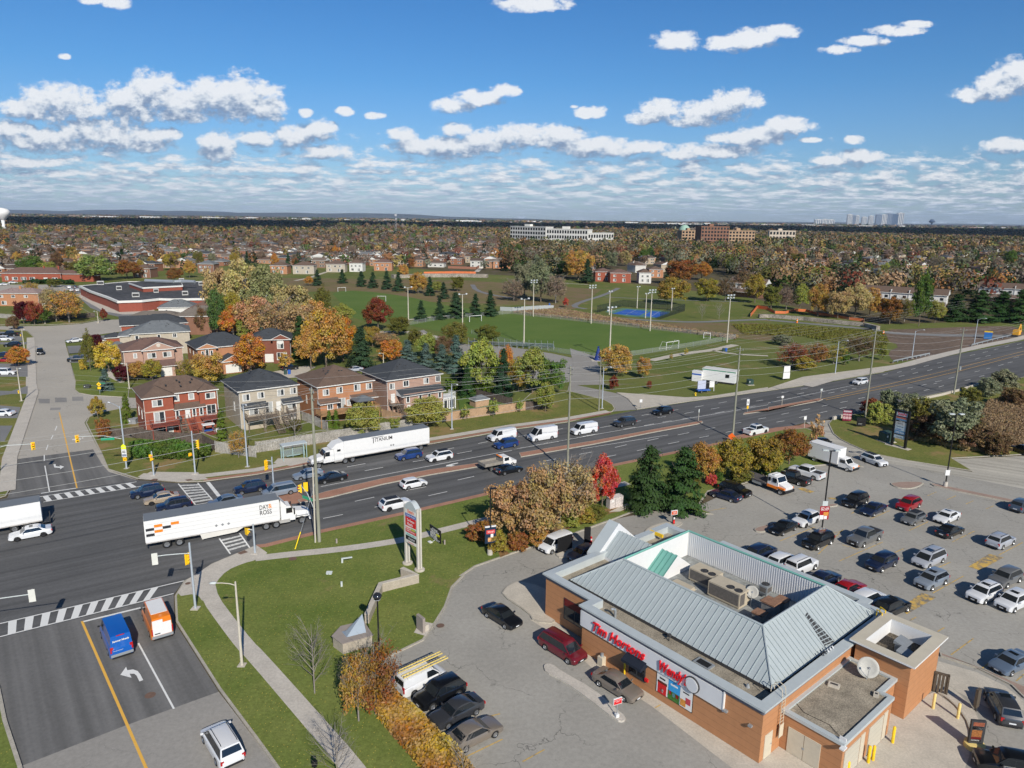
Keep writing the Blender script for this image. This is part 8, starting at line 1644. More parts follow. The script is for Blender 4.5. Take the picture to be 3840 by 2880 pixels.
def crown_round(n=3600,clumps=70,z0=.07,rz=.455,rx=.5,lo=.5,sz=.045,gap=.0,shape='round',flat=.12):
 """crown inside a 1 m high, 1 m wide box standing on z = 0"""
 d=unit(clumps*3);
 d=d[d[:,2]>-.75][:clumps];k=len(d);rad=lo+(1-lo)*rng.random(k)**.5
 lob=1+.16*np.sin(3*np.arctan2(d[:,1],d[:,0])+rng.random()*6)+.10*np.sin(5*d[:,2]+rng.random()*6)
 c=d*(rad*lob)[:,None]
 zc=z0+rz
 if shape=='oval':wz=np.where(c[:,2]<0,1-.30*c[:,2]**2,1-.35*c[:,2])
 else:wz=np.where(c[:,2]<0,1-.25*c[:,2]**2,1.0)
 P=np.stack([c[:,0]*rx*.84*wz,c[:,1]*rx*.84*wz,zc+c[:,2]*rz*.88],axis=1)
 ctone=rng.random(k);chue=rng.random(k)
 idx=rng.integers(0,k,n);cr=(.085+.05*rng.random(k))[idx]
 off=unit(n)*(rng.random(n)**.45)[:,None]*cr[:,None];off[:,2]*=.75
 cen=P[idx]+off;nrm=off+np.array([0,0,.05])+rng.normal(size=(n,3))*.05
 tone=np.stack([np.clip(.25+.5*ctone[idx]+.35*(rng.random(n)-.5),0,1),np.clip(chue[idx]*.7+.3*rng.random(n),0,1),rng.random(n)],axis=1)
 return cen,nrm,sz*(.7+.6*rng.random(n)),tone
def crown_cone(n=4200,layers=13,z0=.06,pw=.85,sz=.04,wid=.5,rag=.25):
 cen=[];tone=[];
 per=n//layers;out=[]
 for l in range(layers*7):
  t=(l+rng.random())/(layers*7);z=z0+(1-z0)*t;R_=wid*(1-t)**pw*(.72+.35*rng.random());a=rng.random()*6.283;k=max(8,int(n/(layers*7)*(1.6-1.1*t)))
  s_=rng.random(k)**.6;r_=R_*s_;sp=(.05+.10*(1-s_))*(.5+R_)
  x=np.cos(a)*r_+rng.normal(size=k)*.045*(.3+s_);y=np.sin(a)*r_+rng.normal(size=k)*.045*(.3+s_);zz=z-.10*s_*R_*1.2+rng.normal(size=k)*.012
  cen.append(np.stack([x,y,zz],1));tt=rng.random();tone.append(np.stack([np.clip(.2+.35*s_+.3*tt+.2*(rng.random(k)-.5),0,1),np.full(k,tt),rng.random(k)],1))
 cen=np.concatenate(cen);tone=np.concatenate(tone);m_=cen[:,2]>0.02;cen,tone=cen[m_],tone[m_]
 nrm=np.stack([cen[:,0],cen[:,1],np.full(len(cen),.25)],1)+rng.normal(size=cen.shape)*.12
 return cen,nrm,sz*(.6+.7*rng.random(len(cen))),tone
def trunk_mesh(name,h=1.0,r_=.022,limbs=7,spread=.32,z0=.18,top=.85,m=None,twigs=0,lean=0):
 mb=MB();rr_=random.Random(limbs*7+twigs);mb.tube((0,0,0),(lean,0,h*.45),r_,r_*.7,7,caps=False);mb.tube((lean,0,h*.45),(lean*.5,0,h*top),r_*.7,r_*.2,6,caps=False)
 for i in range(limbs):
  a=i*2.4+rr_.random();z=h*(z0+(top-z0)*.75*(i/limbs));L=spread*(1.15-.6*i/limbs)*(.8+.4*rr_.random())
  p0=Vector((lean,0,z));p1=p0+Vector((math.cos(a)*L*.55,math.sin(a)*L*.55,L*.45));p2=p1+Vector((math.cos(a+.3)*L*.45,math.sin(a+.3)*L*.45,L*.55))
  mb.tube(p0,p1,r_*.45,r_*.3,5,caps=False);mb.tube(p1,p2,r_*.3,r_*.1,4,caps=False)
  for k in range(twigs):
   s_=rr_.random();b0=p1.lerp(p2,s_)if rr_.random()<.6 else p0.lerp(p1,.3+.7*s_);aa=a+rr_.uniform(-1.4,1.4);tl=L*rr_.uniform(.25,.6)
   b1=b0+Vector((math.cos(aa)*tl,math.sin(aa)*tl,tl*rr_.uniform(.1,.7)));mb.tube(b0,b1,r_*.12,r_*.05,3,caps=False)
   for j in range(2):b2=b1+Vector((rr_.uniform(-1,1),rr_.uniform(-1,1),rr_.uniform(0,1)))*tl*.4;mb.tube(b0.lerp(b1,.5+.4*j),b2,r_*.07,r_*.04,3,caps=False)
 return mb.mesh(name,m or BARK,True)
TP={}
def tproto(key,crown,trunk,mleaf=LEAF):TP[key]=(quads_mesh('crown',*crown,mleaf)if crown is not None else None,trunk)
tproto('round0',crown_round(9500,110,sz=.026),trunk_mesh('trunk',limbs=7));tproto('round1',crown_round(9500,85,lo=.4,sz=.027),trunk_mesh('trunk',limbs=8));tproto('round2',crown_round(9500,130,rz=.43,z0=.12,sz=.025),trunk_mesh('trunk',limbs=6))
tproto('oval0',crown_round(9000,90,shape='oval',z0=.10,rz=.45,sz=.027),trunk_mesh('trunk',limbs=7));tproto('sparse',crown_round(4200,130,lo=.3,sz=.024),trunk_mesh('trunk',limbs=13,twigs=8,spread=.42,top=.95,m=BARKG))
tproto('bushy',crown_round(7000,90,z0=.0,rz=.50,lo=.35,sz=.036),trunk_mesh('trunk',limbs=4,h=.6));tproto('willow',crown_round(6000,120,z0=.03,rz=.49,lo=.45,sz=.03,shape='round'),trunk_mesh('trunk',limbs=6))
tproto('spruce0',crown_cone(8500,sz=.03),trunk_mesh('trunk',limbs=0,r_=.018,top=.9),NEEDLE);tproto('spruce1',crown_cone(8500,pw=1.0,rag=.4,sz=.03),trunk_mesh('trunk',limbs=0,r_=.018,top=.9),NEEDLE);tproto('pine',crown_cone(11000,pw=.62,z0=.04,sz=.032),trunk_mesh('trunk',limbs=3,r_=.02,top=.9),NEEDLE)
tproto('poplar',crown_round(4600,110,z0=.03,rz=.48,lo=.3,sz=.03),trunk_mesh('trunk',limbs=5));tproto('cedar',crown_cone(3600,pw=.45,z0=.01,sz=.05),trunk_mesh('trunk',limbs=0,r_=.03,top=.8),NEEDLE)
tproto('bare',None,trunk_mesh('trunk',limbs=15,twigs=12,spread=.42,top=1.0,m=BARKG,r_=.016));tproto('young',crown_round(900,40,lo=.2,sz=.05),trunk_mesh('trunk',limbs=8,twigs=3,r_=.018,top=.9))
HALF=dict(pine=.47,cedar=.46)
TCOL=dict(tan=(.42,.25,.12),sand=(.36,.26,.125),gold=(.42,.255,.060),yellow=(.50,.38,.05),orange=(.43,.185,.032),rust=(.26,.12,.035),red=(.46,.07,.045),maroon=(.085,.015,.022),darkred=(.21,.055,.028),brown=(.16,.10,.055),green=(.085,.145,.030),dgreen=(.028,.060,.020),olive=(.155,.150,.035),lime=(.27,.29,.065),palegold=(.40,.33,.15),paleg=(.27,.27,.125),willow=(.22,.25,.075),blue=(.075,.125,.115),spruce=(.026,.055,.028),pineg=(.032,.066,.022),greyg=(.20,.21,.135),reed=(.29,.20,.125),grey=(.22,.17,.13),poplar=(.07,.13,.04),cedar=(.075,.12,.018),goldol=(.29,.22,.04))
CNAME=dict(tan='tan',sand='sandy',gold='golden',yellow='yellow',orange='orange',rust='rust coloured',red='red',maroon='maroon',darkred='dark red',brown='brown',green='green',dgreen='dark green',olive='olive',lime='lime green',palegold='pale gold',paleg='pale green',willow='pale green',blue='blue green',spruce='dark',pineg='deep green',greyg='grey green',reed='brown',grey='grey',poplar='green',cedar='bright green',goldol='olive gold')
LEAFCOL={k:(min(1,v[0]*1.12),min(1,v[1]*1.12),v[2]*1.0)for k,v in TCOL.items()}
NT=0
def tree(label,kind,col,b,h,w,group=None,name=None,cat='tree',z=0.):
 global NT;NT+=1
 cr,tr_=TP[kind];t=thing(name or('bush' if kind=='bushy' else 'spruce_tree' if kind in('spruce0','spruce1','pine')else 'tree'),label,cat,(b.x,b.y,z),rnd.random()*6.28,group)
 t.scale=(w,w,h)
 c_=LEAFCOL[col];k=rnd.uniform(.88,1.12)
 if cr is not None:o=link(cr,'crown',t);o.color=(c_[0]*k*rnd.uniform(.93,1.07),c_[1]*k*rnd.uniform(.93,1.07),c_[2]*k,1)
 link(tr_,'trunk',t);return t
def dtree(x,yb,yt,wpx,kind,col,where,group=None,cat='tree',name=None):
 """photo coordinates of the foot, top and width (2212 px wide photo)"""
 b=gd(x,yb);h=max(.6,hA_(b,yt*1.736));dist=(b-CAM).dot(_F);w=wpx*1.736/FPX*dist/(.96 if kind not in('spruce0','spruce1','pine','cedar')else .92)
 kn={'spruce0':'spruce','spruce1':'spruce','pine':'pine tree','cedar':'clipped conifer','bare':'leafless tree','bushy':'bush','poplar':'column shaped tree','willow':'willow','young':'young tree','sparse':'half bare tree'}.get(kind,'tree')
 return tree('%s %s %s'%(CNAME[col],kn,where),kind,col,b,h,w,group,name,cat if kind!='bushy' else 'bush')
RNDK=['round0','round1','round2','oval0']
A_='trees between the highway and the parking lot';B_='trees among the houses';C_='spruces round the sports fields';D_='park trees';E_='trees at the park edge'
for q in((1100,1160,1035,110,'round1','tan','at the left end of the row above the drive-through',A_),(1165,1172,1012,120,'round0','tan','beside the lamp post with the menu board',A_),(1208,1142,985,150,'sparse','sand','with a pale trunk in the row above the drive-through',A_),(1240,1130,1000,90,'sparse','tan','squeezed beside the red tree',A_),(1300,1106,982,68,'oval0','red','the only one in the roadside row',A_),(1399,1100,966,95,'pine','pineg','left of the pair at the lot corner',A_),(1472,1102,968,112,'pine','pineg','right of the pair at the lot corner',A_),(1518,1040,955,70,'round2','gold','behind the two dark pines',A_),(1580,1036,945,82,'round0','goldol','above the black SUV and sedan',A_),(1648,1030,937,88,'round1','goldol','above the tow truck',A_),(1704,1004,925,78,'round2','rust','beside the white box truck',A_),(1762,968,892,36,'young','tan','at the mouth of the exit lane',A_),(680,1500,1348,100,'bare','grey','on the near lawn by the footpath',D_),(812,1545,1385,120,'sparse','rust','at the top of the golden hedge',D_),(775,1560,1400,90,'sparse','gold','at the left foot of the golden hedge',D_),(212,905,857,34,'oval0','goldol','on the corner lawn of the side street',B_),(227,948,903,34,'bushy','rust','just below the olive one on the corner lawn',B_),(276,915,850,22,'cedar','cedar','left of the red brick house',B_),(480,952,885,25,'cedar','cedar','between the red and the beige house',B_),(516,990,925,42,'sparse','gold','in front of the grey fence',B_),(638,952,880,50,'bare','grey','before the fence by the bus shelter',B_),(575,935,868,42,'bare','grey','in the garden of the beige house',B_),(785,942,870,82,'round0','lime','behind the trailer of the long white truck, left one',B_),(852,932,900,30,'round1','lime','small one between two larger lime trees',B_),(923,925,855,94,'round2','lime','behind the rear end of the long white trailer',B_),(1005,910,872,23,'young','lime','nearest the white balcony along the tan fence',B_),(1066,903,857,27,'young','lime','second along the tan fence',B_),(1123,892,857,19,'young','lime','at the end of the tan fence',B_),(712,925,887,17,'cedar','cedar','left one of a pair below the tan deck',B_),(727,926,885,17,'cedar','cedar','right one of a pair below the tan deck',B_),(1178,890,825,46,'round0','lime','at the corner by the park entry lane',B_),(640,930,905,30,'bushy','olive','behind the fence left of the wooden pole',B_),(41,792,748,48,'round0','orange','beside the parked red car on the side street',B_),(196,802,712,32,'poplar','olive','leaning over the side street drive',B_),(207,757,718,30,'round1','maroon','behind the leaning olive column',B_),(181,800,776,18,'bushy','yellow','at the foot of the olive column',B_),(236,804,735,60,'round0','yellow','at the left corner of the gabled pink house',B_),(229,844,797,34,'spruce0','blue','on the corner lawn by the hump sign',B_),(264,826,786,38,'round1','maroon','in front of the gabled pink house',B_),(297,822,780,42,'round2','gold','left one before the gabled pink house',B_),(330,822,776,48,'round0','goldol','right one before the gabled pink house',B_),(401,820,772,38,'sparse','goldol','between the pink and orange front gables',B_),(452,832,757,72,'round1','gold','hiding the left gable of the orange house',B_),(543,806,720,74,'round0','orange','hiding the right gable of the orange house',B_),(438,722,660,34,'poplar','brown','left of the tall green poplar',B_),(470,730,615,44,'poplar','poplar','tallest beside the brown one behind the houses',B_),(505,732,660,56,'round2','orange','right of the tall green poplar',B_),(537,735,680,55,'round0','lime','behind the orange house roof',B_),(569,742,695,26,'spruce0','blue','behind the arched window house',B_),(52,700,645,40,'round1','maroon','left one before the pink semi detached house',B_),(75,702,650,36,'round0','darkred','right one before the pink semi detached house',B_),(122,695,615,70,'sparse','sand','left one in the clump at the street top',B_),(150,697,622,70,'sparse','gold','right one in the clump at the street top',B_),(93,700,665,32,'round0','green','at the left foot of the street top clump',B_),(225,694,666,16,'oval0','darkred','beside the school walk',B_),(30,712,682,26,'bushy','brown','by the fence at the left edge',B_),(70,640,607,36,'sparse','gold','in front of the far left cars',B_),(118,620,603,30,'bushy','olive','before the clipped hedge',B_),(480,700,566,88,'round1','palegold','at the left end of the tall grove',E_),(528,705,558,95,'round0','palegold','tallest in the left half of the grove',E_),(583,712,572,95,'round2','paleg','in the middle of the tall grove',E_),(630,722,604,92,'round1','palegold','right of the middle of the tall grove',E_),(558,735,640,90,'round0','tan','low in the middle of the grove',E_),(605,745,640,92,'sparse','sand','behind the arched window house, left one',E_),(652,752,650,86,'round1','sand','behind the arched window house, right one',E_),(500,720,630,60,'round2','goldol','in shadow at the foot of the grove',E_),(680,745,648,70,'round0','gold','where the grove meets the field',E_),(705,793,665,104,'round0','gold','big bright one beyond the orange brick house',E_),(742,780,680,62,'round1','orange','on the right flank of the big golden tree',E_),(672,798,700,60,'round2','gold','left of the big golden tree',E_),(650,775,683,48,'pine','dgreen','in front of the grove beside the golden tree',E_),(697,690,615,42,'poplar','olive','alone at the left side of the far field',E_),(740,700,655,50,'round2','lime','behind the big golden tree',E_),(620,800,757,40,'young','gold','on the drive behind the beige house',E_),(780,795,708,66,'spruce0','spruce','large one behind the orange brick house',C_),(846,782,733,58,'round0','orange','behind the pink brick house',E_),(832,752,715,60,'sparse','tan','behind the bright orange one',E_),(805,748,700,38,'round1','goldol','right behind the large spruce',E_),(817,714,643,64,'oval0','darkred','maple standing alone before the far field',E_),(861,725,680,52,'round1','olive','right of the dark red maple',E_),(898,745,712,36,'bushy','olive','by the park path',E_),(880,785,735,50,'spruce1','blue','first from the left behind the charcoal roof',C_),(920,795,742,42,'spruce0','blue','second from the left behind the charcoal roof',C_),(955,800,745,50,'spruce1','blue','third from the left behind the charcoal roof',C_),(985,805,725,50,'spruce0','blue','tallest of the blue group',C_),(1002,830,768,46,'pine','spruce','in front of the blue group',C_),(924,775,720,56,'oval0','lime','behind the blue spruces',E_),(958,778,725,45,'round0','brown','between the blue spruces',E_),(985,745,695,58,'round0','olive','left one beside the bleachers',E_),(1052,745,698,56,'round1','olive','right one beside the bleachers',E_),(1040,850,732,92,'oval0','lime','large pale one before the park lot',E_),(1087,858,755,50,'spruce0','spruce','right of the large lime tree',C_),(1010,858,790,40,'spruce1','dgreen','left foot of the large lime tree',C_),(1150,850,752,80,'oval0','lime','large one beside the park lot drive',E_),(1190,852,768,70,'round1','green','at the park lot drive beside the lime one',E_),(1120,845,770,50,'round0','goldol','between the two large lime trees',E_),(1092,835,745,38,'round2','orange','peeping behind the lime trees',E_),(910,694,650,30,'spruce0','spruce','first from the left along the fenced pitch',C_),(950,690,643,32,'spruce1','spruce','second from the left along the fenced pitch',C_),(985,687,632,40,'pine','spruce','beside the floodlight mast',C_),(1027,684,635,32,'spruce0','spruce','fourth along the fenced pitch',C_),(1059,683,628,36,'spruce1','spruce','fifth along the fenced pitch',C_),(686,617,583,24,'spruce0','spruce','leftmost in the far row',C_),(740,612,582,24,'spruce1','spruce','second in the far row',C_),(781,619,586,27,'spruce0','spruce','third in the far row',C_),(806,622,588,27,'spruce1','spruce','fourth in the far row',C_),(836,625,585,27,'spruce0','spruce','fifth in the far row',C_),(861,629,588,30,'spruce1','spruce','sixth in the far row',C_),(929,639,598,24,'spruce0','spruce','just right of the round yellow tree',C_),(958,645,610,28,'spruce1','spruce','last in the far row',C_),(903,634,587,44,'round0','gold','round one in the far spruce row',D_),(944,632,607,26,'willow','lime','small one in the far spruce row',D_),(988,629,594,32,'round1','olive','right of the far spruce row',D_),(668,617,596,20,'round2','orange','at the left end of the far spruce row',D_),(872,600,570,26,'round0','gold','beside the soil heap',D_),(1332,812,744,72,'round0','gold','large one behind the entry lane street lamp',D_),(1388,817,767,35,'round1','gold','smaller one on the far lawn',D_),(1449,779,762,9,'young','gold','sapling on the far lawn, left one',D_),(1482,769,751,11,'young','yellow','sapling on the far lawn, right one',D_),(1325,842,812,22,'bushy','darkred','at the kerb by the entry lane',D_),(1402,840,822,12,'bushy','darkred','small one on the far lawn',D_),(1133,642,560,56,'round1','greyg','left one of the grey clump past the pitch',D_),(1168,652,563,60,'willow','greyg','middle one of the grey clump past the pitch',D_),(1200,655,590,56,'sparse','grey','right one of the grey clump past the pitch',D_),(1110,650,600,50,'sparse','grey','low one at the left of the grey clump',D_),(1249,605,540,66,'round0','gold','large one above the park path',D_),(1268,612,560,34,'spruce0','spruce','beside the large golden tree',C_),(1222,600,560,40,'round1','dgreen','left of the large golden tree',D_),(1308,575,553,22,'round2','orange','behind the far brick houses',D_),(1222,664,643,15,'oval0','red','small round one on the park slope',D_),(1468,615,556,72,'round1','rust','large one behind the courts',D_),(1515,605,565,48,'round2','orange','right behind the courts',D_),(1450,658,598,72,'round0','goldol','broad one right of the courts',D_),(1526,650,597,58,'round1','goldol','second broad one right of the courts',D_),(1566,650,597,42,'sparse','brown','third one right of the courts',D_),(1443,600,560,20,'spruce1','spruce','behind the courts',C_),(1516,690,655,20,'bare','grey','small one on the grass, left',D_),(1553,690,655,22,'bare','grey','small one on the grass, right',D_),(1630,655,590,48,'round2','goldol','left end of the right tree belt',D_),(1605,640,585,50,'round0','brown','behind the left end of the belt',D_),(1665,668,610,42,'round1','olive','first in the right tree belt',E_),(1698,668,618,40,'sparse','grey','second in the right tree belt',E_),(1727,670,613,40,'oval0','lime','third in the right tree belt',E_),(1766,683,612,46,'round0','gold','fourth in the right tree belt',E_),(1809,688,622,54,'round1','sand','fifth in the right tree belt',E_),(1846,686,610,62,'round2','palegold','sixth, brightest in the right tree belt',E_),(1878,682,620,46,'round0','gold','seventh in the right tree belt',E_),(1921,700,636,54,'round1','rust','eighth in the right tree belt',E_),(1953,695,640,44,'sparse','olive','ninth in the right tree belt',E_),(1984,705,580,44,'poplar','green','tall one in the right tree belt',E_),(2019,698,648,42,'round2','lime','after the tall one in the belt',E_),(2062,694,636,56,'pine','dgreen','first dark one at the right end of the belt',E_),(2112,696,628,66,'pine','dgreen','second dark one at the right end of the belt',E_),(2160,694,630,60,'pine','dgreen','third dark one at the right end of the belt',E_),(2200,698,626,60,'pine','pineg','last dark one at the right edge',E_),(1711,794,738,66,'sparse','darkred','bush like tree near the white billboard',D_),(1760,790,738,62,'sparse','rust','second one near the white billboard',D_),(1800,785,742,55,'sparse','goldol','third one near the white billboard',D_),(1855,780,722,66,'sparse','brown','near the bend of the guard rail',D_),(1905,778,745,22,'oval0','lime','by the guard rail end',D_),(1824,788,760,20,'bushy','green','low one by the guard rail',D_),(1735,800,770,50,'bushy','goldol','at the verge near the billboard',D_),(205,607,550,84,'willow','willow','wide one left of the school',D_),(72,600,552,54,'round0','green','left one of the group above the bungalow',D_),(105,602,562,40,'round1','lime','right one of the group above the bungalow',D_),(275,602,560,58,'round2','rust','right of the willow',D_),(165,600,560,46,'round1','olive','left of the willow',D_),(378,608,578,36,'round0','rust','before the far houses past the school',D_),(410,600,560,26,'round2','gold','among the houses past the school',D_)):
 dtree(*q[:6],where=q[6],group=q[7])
for q in((1035,1170,1130,60,'rust'),(1075,1195,1150,50,'goldol'),(1120,1190,1150,50,'rust'),(1160,1180,1135,55,'gold'),(1230,1140,1105,50,'lime'),(1262,1130,1098,55,'goldol'),(1290,1122,1092,45,'olive'),(1536,1048,1024,30,'red'),(1553,1040,1020,18,'green'),(1600,1040,1012,55,'olive'),(1660,1028,1000,55,'green'),(1500,1060,1030,30,'olive'),(1065,1120,1100,26,'lime')):
 dtree(q[0],q[1],q[2],q[3],'bushy',q[4],('under the roadside trees, by the %s'%{1035:'menu board lamp post',1075:'first tan tree',1120:'white compact van',1160:'tall black board',1230:'pale trunk',1262:'red tree, left of it',1290:'red tree, under it',1536:'black SUV, before it',1553:'black SUV, right of the red one',1600:'tow truck bed',1660:'tow truck cab',1500:'gap between the pines and the gold tree',1065:'message board'}[q[0]]),'roadside shrubs')
for i,q in enumerate(((1895,918,868,56,'lime','at the foot of the wooden pole beside the maroon banner'),(1880,900,860,44,'darkred','behind the small black board'),(1920,885,842,50,'greyg','left of the Sushi sign, tall grey one'),(1965,900,850,56,'greyg','behind the Sushi sign'),(2050,965,862,110,'greyg','largest grey green one left of the reeds'),(2010,955,895,80,'brown','low brown one below the grey green mass'),(2100,975,915,80,'brown','in front of the reeds'),(2000,925,862,70,'olive','between the sign and the grey green mass'),(2075,930,870,70,'olive','at the top of the reed field edge'),(2134,858,818,50,'greyg','by the pale rail, upper one'),(2165,845,800,60,'greyg','by the pale rail, nearest the right edge'),(2095,885,838,50,'olive','by the pale rail, lower one'),(2150,985,935,60,'brown','right one before the reeds'),(1950,940,905,40,'tan','beside the Sushi sign post'),(2190,880,840,60,'brown','on the bank at the right edge'))):
 dtree(q[0],q[1],q[2],q[3],'bushy',q[4],q[5],'bushes by the reed field')
def clump_stuff(name,label,poly,n,h,size,col,mleaf,density_sz=.16,z=.1,spread=.9,cat='hedge',kind=None,grp=None,upright=False):
 xs=[p_[0]for p_ in poly];ys=[p_[1]for p_ in poly];pts=[]
 while len(pts)<n:
  x=min(xs)+(max(xs)-min(xs))*rng.random(2000);y=min(ys)+(max(ys)-min(ys))*rng.random(2000)
  for a,b in zip(x,y):
   if inside(poly,a,b):pts.append((a,b))
   if len(pts)>=n:break
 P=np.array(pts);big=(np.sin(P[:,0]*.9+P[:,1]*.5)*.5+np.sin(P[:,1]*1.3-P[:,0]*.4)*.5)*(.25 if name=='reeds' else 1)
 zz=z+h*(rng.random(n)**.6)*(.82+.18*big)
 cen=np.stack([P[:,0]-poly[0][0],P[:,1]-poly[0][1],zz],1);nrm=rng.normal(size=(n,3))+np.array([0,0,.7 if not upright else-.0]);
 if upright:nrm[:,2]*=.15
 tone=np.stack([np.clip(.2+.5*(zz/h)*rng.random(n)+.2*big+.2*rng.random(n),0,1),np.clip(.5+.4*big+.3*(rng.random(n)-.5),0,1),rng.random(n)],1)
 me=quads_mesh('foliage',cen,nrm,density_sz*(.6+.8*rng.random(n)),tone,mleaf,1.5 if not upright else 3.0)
 o=link(me,name,None,(poly[0][0],poly[0][1],0));c_=LEAFCOL[col];o.color=(*c_,1);tag(o,label,cat,grp,kind);return o
clump_stuff('hedge','long clipped green hedge in front of the dark fence at the corner',tR_('02 1120,585 1500,560 1830,605 1800,655 1480,665 1200,665 1130,640'),9000,2.1,1,'green',LEAF,.3)
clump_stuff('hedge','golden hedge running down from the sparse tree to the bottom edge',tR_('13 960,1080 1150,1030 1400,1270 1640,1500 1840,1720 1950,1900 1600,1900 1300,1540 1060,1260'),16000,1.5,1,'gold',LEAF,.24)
clump_stuff('hedge','dark clipped hedge in front of the far left bungalow',tR_('01 200,790 440,778 640,790 640,800 420,792 200,800'),2600,2.2,1,'dgreen',LEAF,.8)
clump_stuff('hedge','row of clipped cedars along the garden beyond the pink house',tR_('12 1640,40 2100,90 2100,110 1640,60'),3000,2.8,1,'cedar',NEEDLE,.35)
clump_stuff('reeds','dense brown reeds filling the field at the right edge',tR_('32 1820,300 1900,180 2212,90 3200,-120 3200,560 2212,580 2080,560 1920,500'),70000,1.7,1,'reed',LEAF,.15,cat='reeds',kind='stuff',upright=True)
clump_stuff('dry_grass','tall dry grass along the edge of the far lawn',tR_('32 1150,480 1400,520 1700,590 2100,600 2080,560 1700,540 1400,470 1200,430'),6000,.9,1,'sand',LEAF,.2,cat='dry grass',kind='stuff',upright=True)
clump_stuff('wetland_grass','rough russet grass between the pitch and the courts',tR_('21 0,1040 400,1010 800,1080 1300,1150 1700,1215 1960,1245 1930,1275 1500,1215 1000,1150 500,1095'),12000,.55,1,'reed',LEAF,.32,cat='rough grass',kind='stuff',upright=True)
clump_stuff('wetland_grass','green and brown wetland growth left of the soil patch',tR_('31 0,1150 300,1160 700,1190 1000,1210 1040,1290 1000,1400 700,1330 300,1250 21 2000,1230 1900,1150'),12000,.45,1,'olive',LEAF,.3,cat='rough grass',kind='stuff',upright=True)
for x,y,yt,w,c_,wh in((730,1700,1560,110,'grey','at the bottom edge beside the footpath'),(1000,1700,1600,70,'grey','at the bottom edge beside the near row')):dtree(x,y,yt,w,'bare',c_,wh,'bare shrubs')
def colmat(name,rough=.9,leafy=False):
 m,nt,ns,ls,b=nodes(name);at=N(ns,'ShaderNodeAttribute',attribute_name='tone');ls.new(at.outputs['Color'],b.inputs['Base Color']);b.inputs['Roughness'].default_value=rough;b.inputs['Specular IOR Level'].default_value=.15
 if leafy:
  df=N(ns,'ShaderNodeBsdfDiffuse');ls.new(at.outputs['Color'],df.inputs[0]);ls.new(df.outputs[0],ns['Material Output'].inputs[0])
 return m
FARLEAF=colmat('far_foliage',leafy=True);FARHOUSE=colmat('far_building_colours')
def dcoord(X,Y):
 """photo position (2212 px wide) of ground points"""
 v=np.stack([X,Y,np.full_like(X,-CAMH)],1);w=v@np.array(_F);return(CX+FPX*(v@np.array(_R))/w)/1.736,(CY-FPX*(v@np.array(_U))/w)/1.736
def hz_(x):return(798.3+(x*1.736-39.6)*.01257)/1.736
LOWX=[-200,0,180,380,440,520,640,740,1000,1090,1180,1330,1420,1560,1640,1760,1850,2000,2212,2500]
LOWY=[612,606,598,588,582,575,585,582,584,588,600,590,575,585,628,640,650,655,655,655]
def lower(x):return np.interp(x,LOWX,LOWY)
def suburb(x,y):
 L=(x<1110)&(y<lower(x)-4)&(y>503)&~((x>560)&(x<820)&(y>499)&(y<512))
 Rr_=(x>1640)&(y>532)&(y<lower(x)-20)
 Md=(x>1250)&(x<1450)&(y>560)&(y<592)
 return L,Rr_,Md
def sample(n,y0,y1):
 Y=np.sqrt(rng.random(n)*(y1**2-y0**2)+y0**2);X=(rng.random(n)*2-1)*Y*.80;return X,Y
PAL=np.array([TCOL[k]for k in('gold','rust','tan','olive','brown','dgreen','green','goldol','sand','orange','grey','spruce','greyg','lime','darkred')])
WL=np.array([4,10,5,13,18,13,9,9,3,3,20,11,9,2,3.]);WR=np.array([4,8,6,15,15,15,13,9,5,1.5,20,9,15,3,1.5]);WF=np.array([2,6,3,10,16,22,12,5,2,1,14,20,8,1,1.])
def treemass(name,label,X,Y,H,Wd,k,size,pal,cat='woodland',bright=1.0):
 n=len(X);ci=rng.choice(len(PAL),n,p=pal/pal.sum());base=PAL[ci]*(.55+.45*rng.random((n,1)))*bright;base=base*.82+base.mean(1,keepdims=True)*.18
 conif=np.isin(ci,[5,11])
 idx=np.repeat(np.arange(n),k);m=len(idx);d=unit(m);d[:,2]=np.abs(d[:,2])*1.5-.45;rr_=rng.random(m)**.35
 zt=np.clip(.52+.46*d[:,2]*rr_,.04,1);cf=conif[idx];zt=np.where(cf,rng.random(m)**1.4,zt);rad=np.where(cf,(1-zt)*.75+.06,rr_*np.sqrt(np.clip(1-((zt-.52)/.5)**2,.05,1)))
 a=rng.random(m)*6.283;cen=np.stack([X[idx]+np.cos(a)*rad*Wd[idx]*.5,Y[idx]+np.sin(a)*rad*Wd[idx]*.5,zt*H[idx]],1)
 nrm=np.stack([np.cos(a)*rad,np.sin(a)*rad,(zt-.4)*1.2],1)+rng.normal(size=(m,3))*.25
 tone=np.clip(base[idx]*(.84+.32*rng.random((m,1))),0,1)
 me=quads_mesh(name,cen,nrm,size*(.7+.6*rng.random(m)),tone,FARLEAF,1.2);o=link(me,name);tag(o,label,cat,None,'stuff');return o
def keep(x,y,X,Y):
 L,Rr_,Md=suburb(x,y);return L,Rr_,Md
def grid(y0,y1,ang,dx,dy,jit):
 ca,sa=math.cos(ang),math.sin(ang);out=[]
 for i in range(-260,261):
  for j in range(0,160):
   u_,v_=i*dx+(j%2)*dx*.4,300+j*dy;X=u_*ca-v_*sa*0+0;Y=v_
   X=u_*ca-(v_-1000)*sa;Y=1000+u_*sa+(v_-1000)*ca
   if y0<Y<y1 and abs(X)<Y*.82:out.append((X+rnd.uniform(-jit,jit),Y+rnd.uniform(-jit,jit),j))
 return out
cand=[]
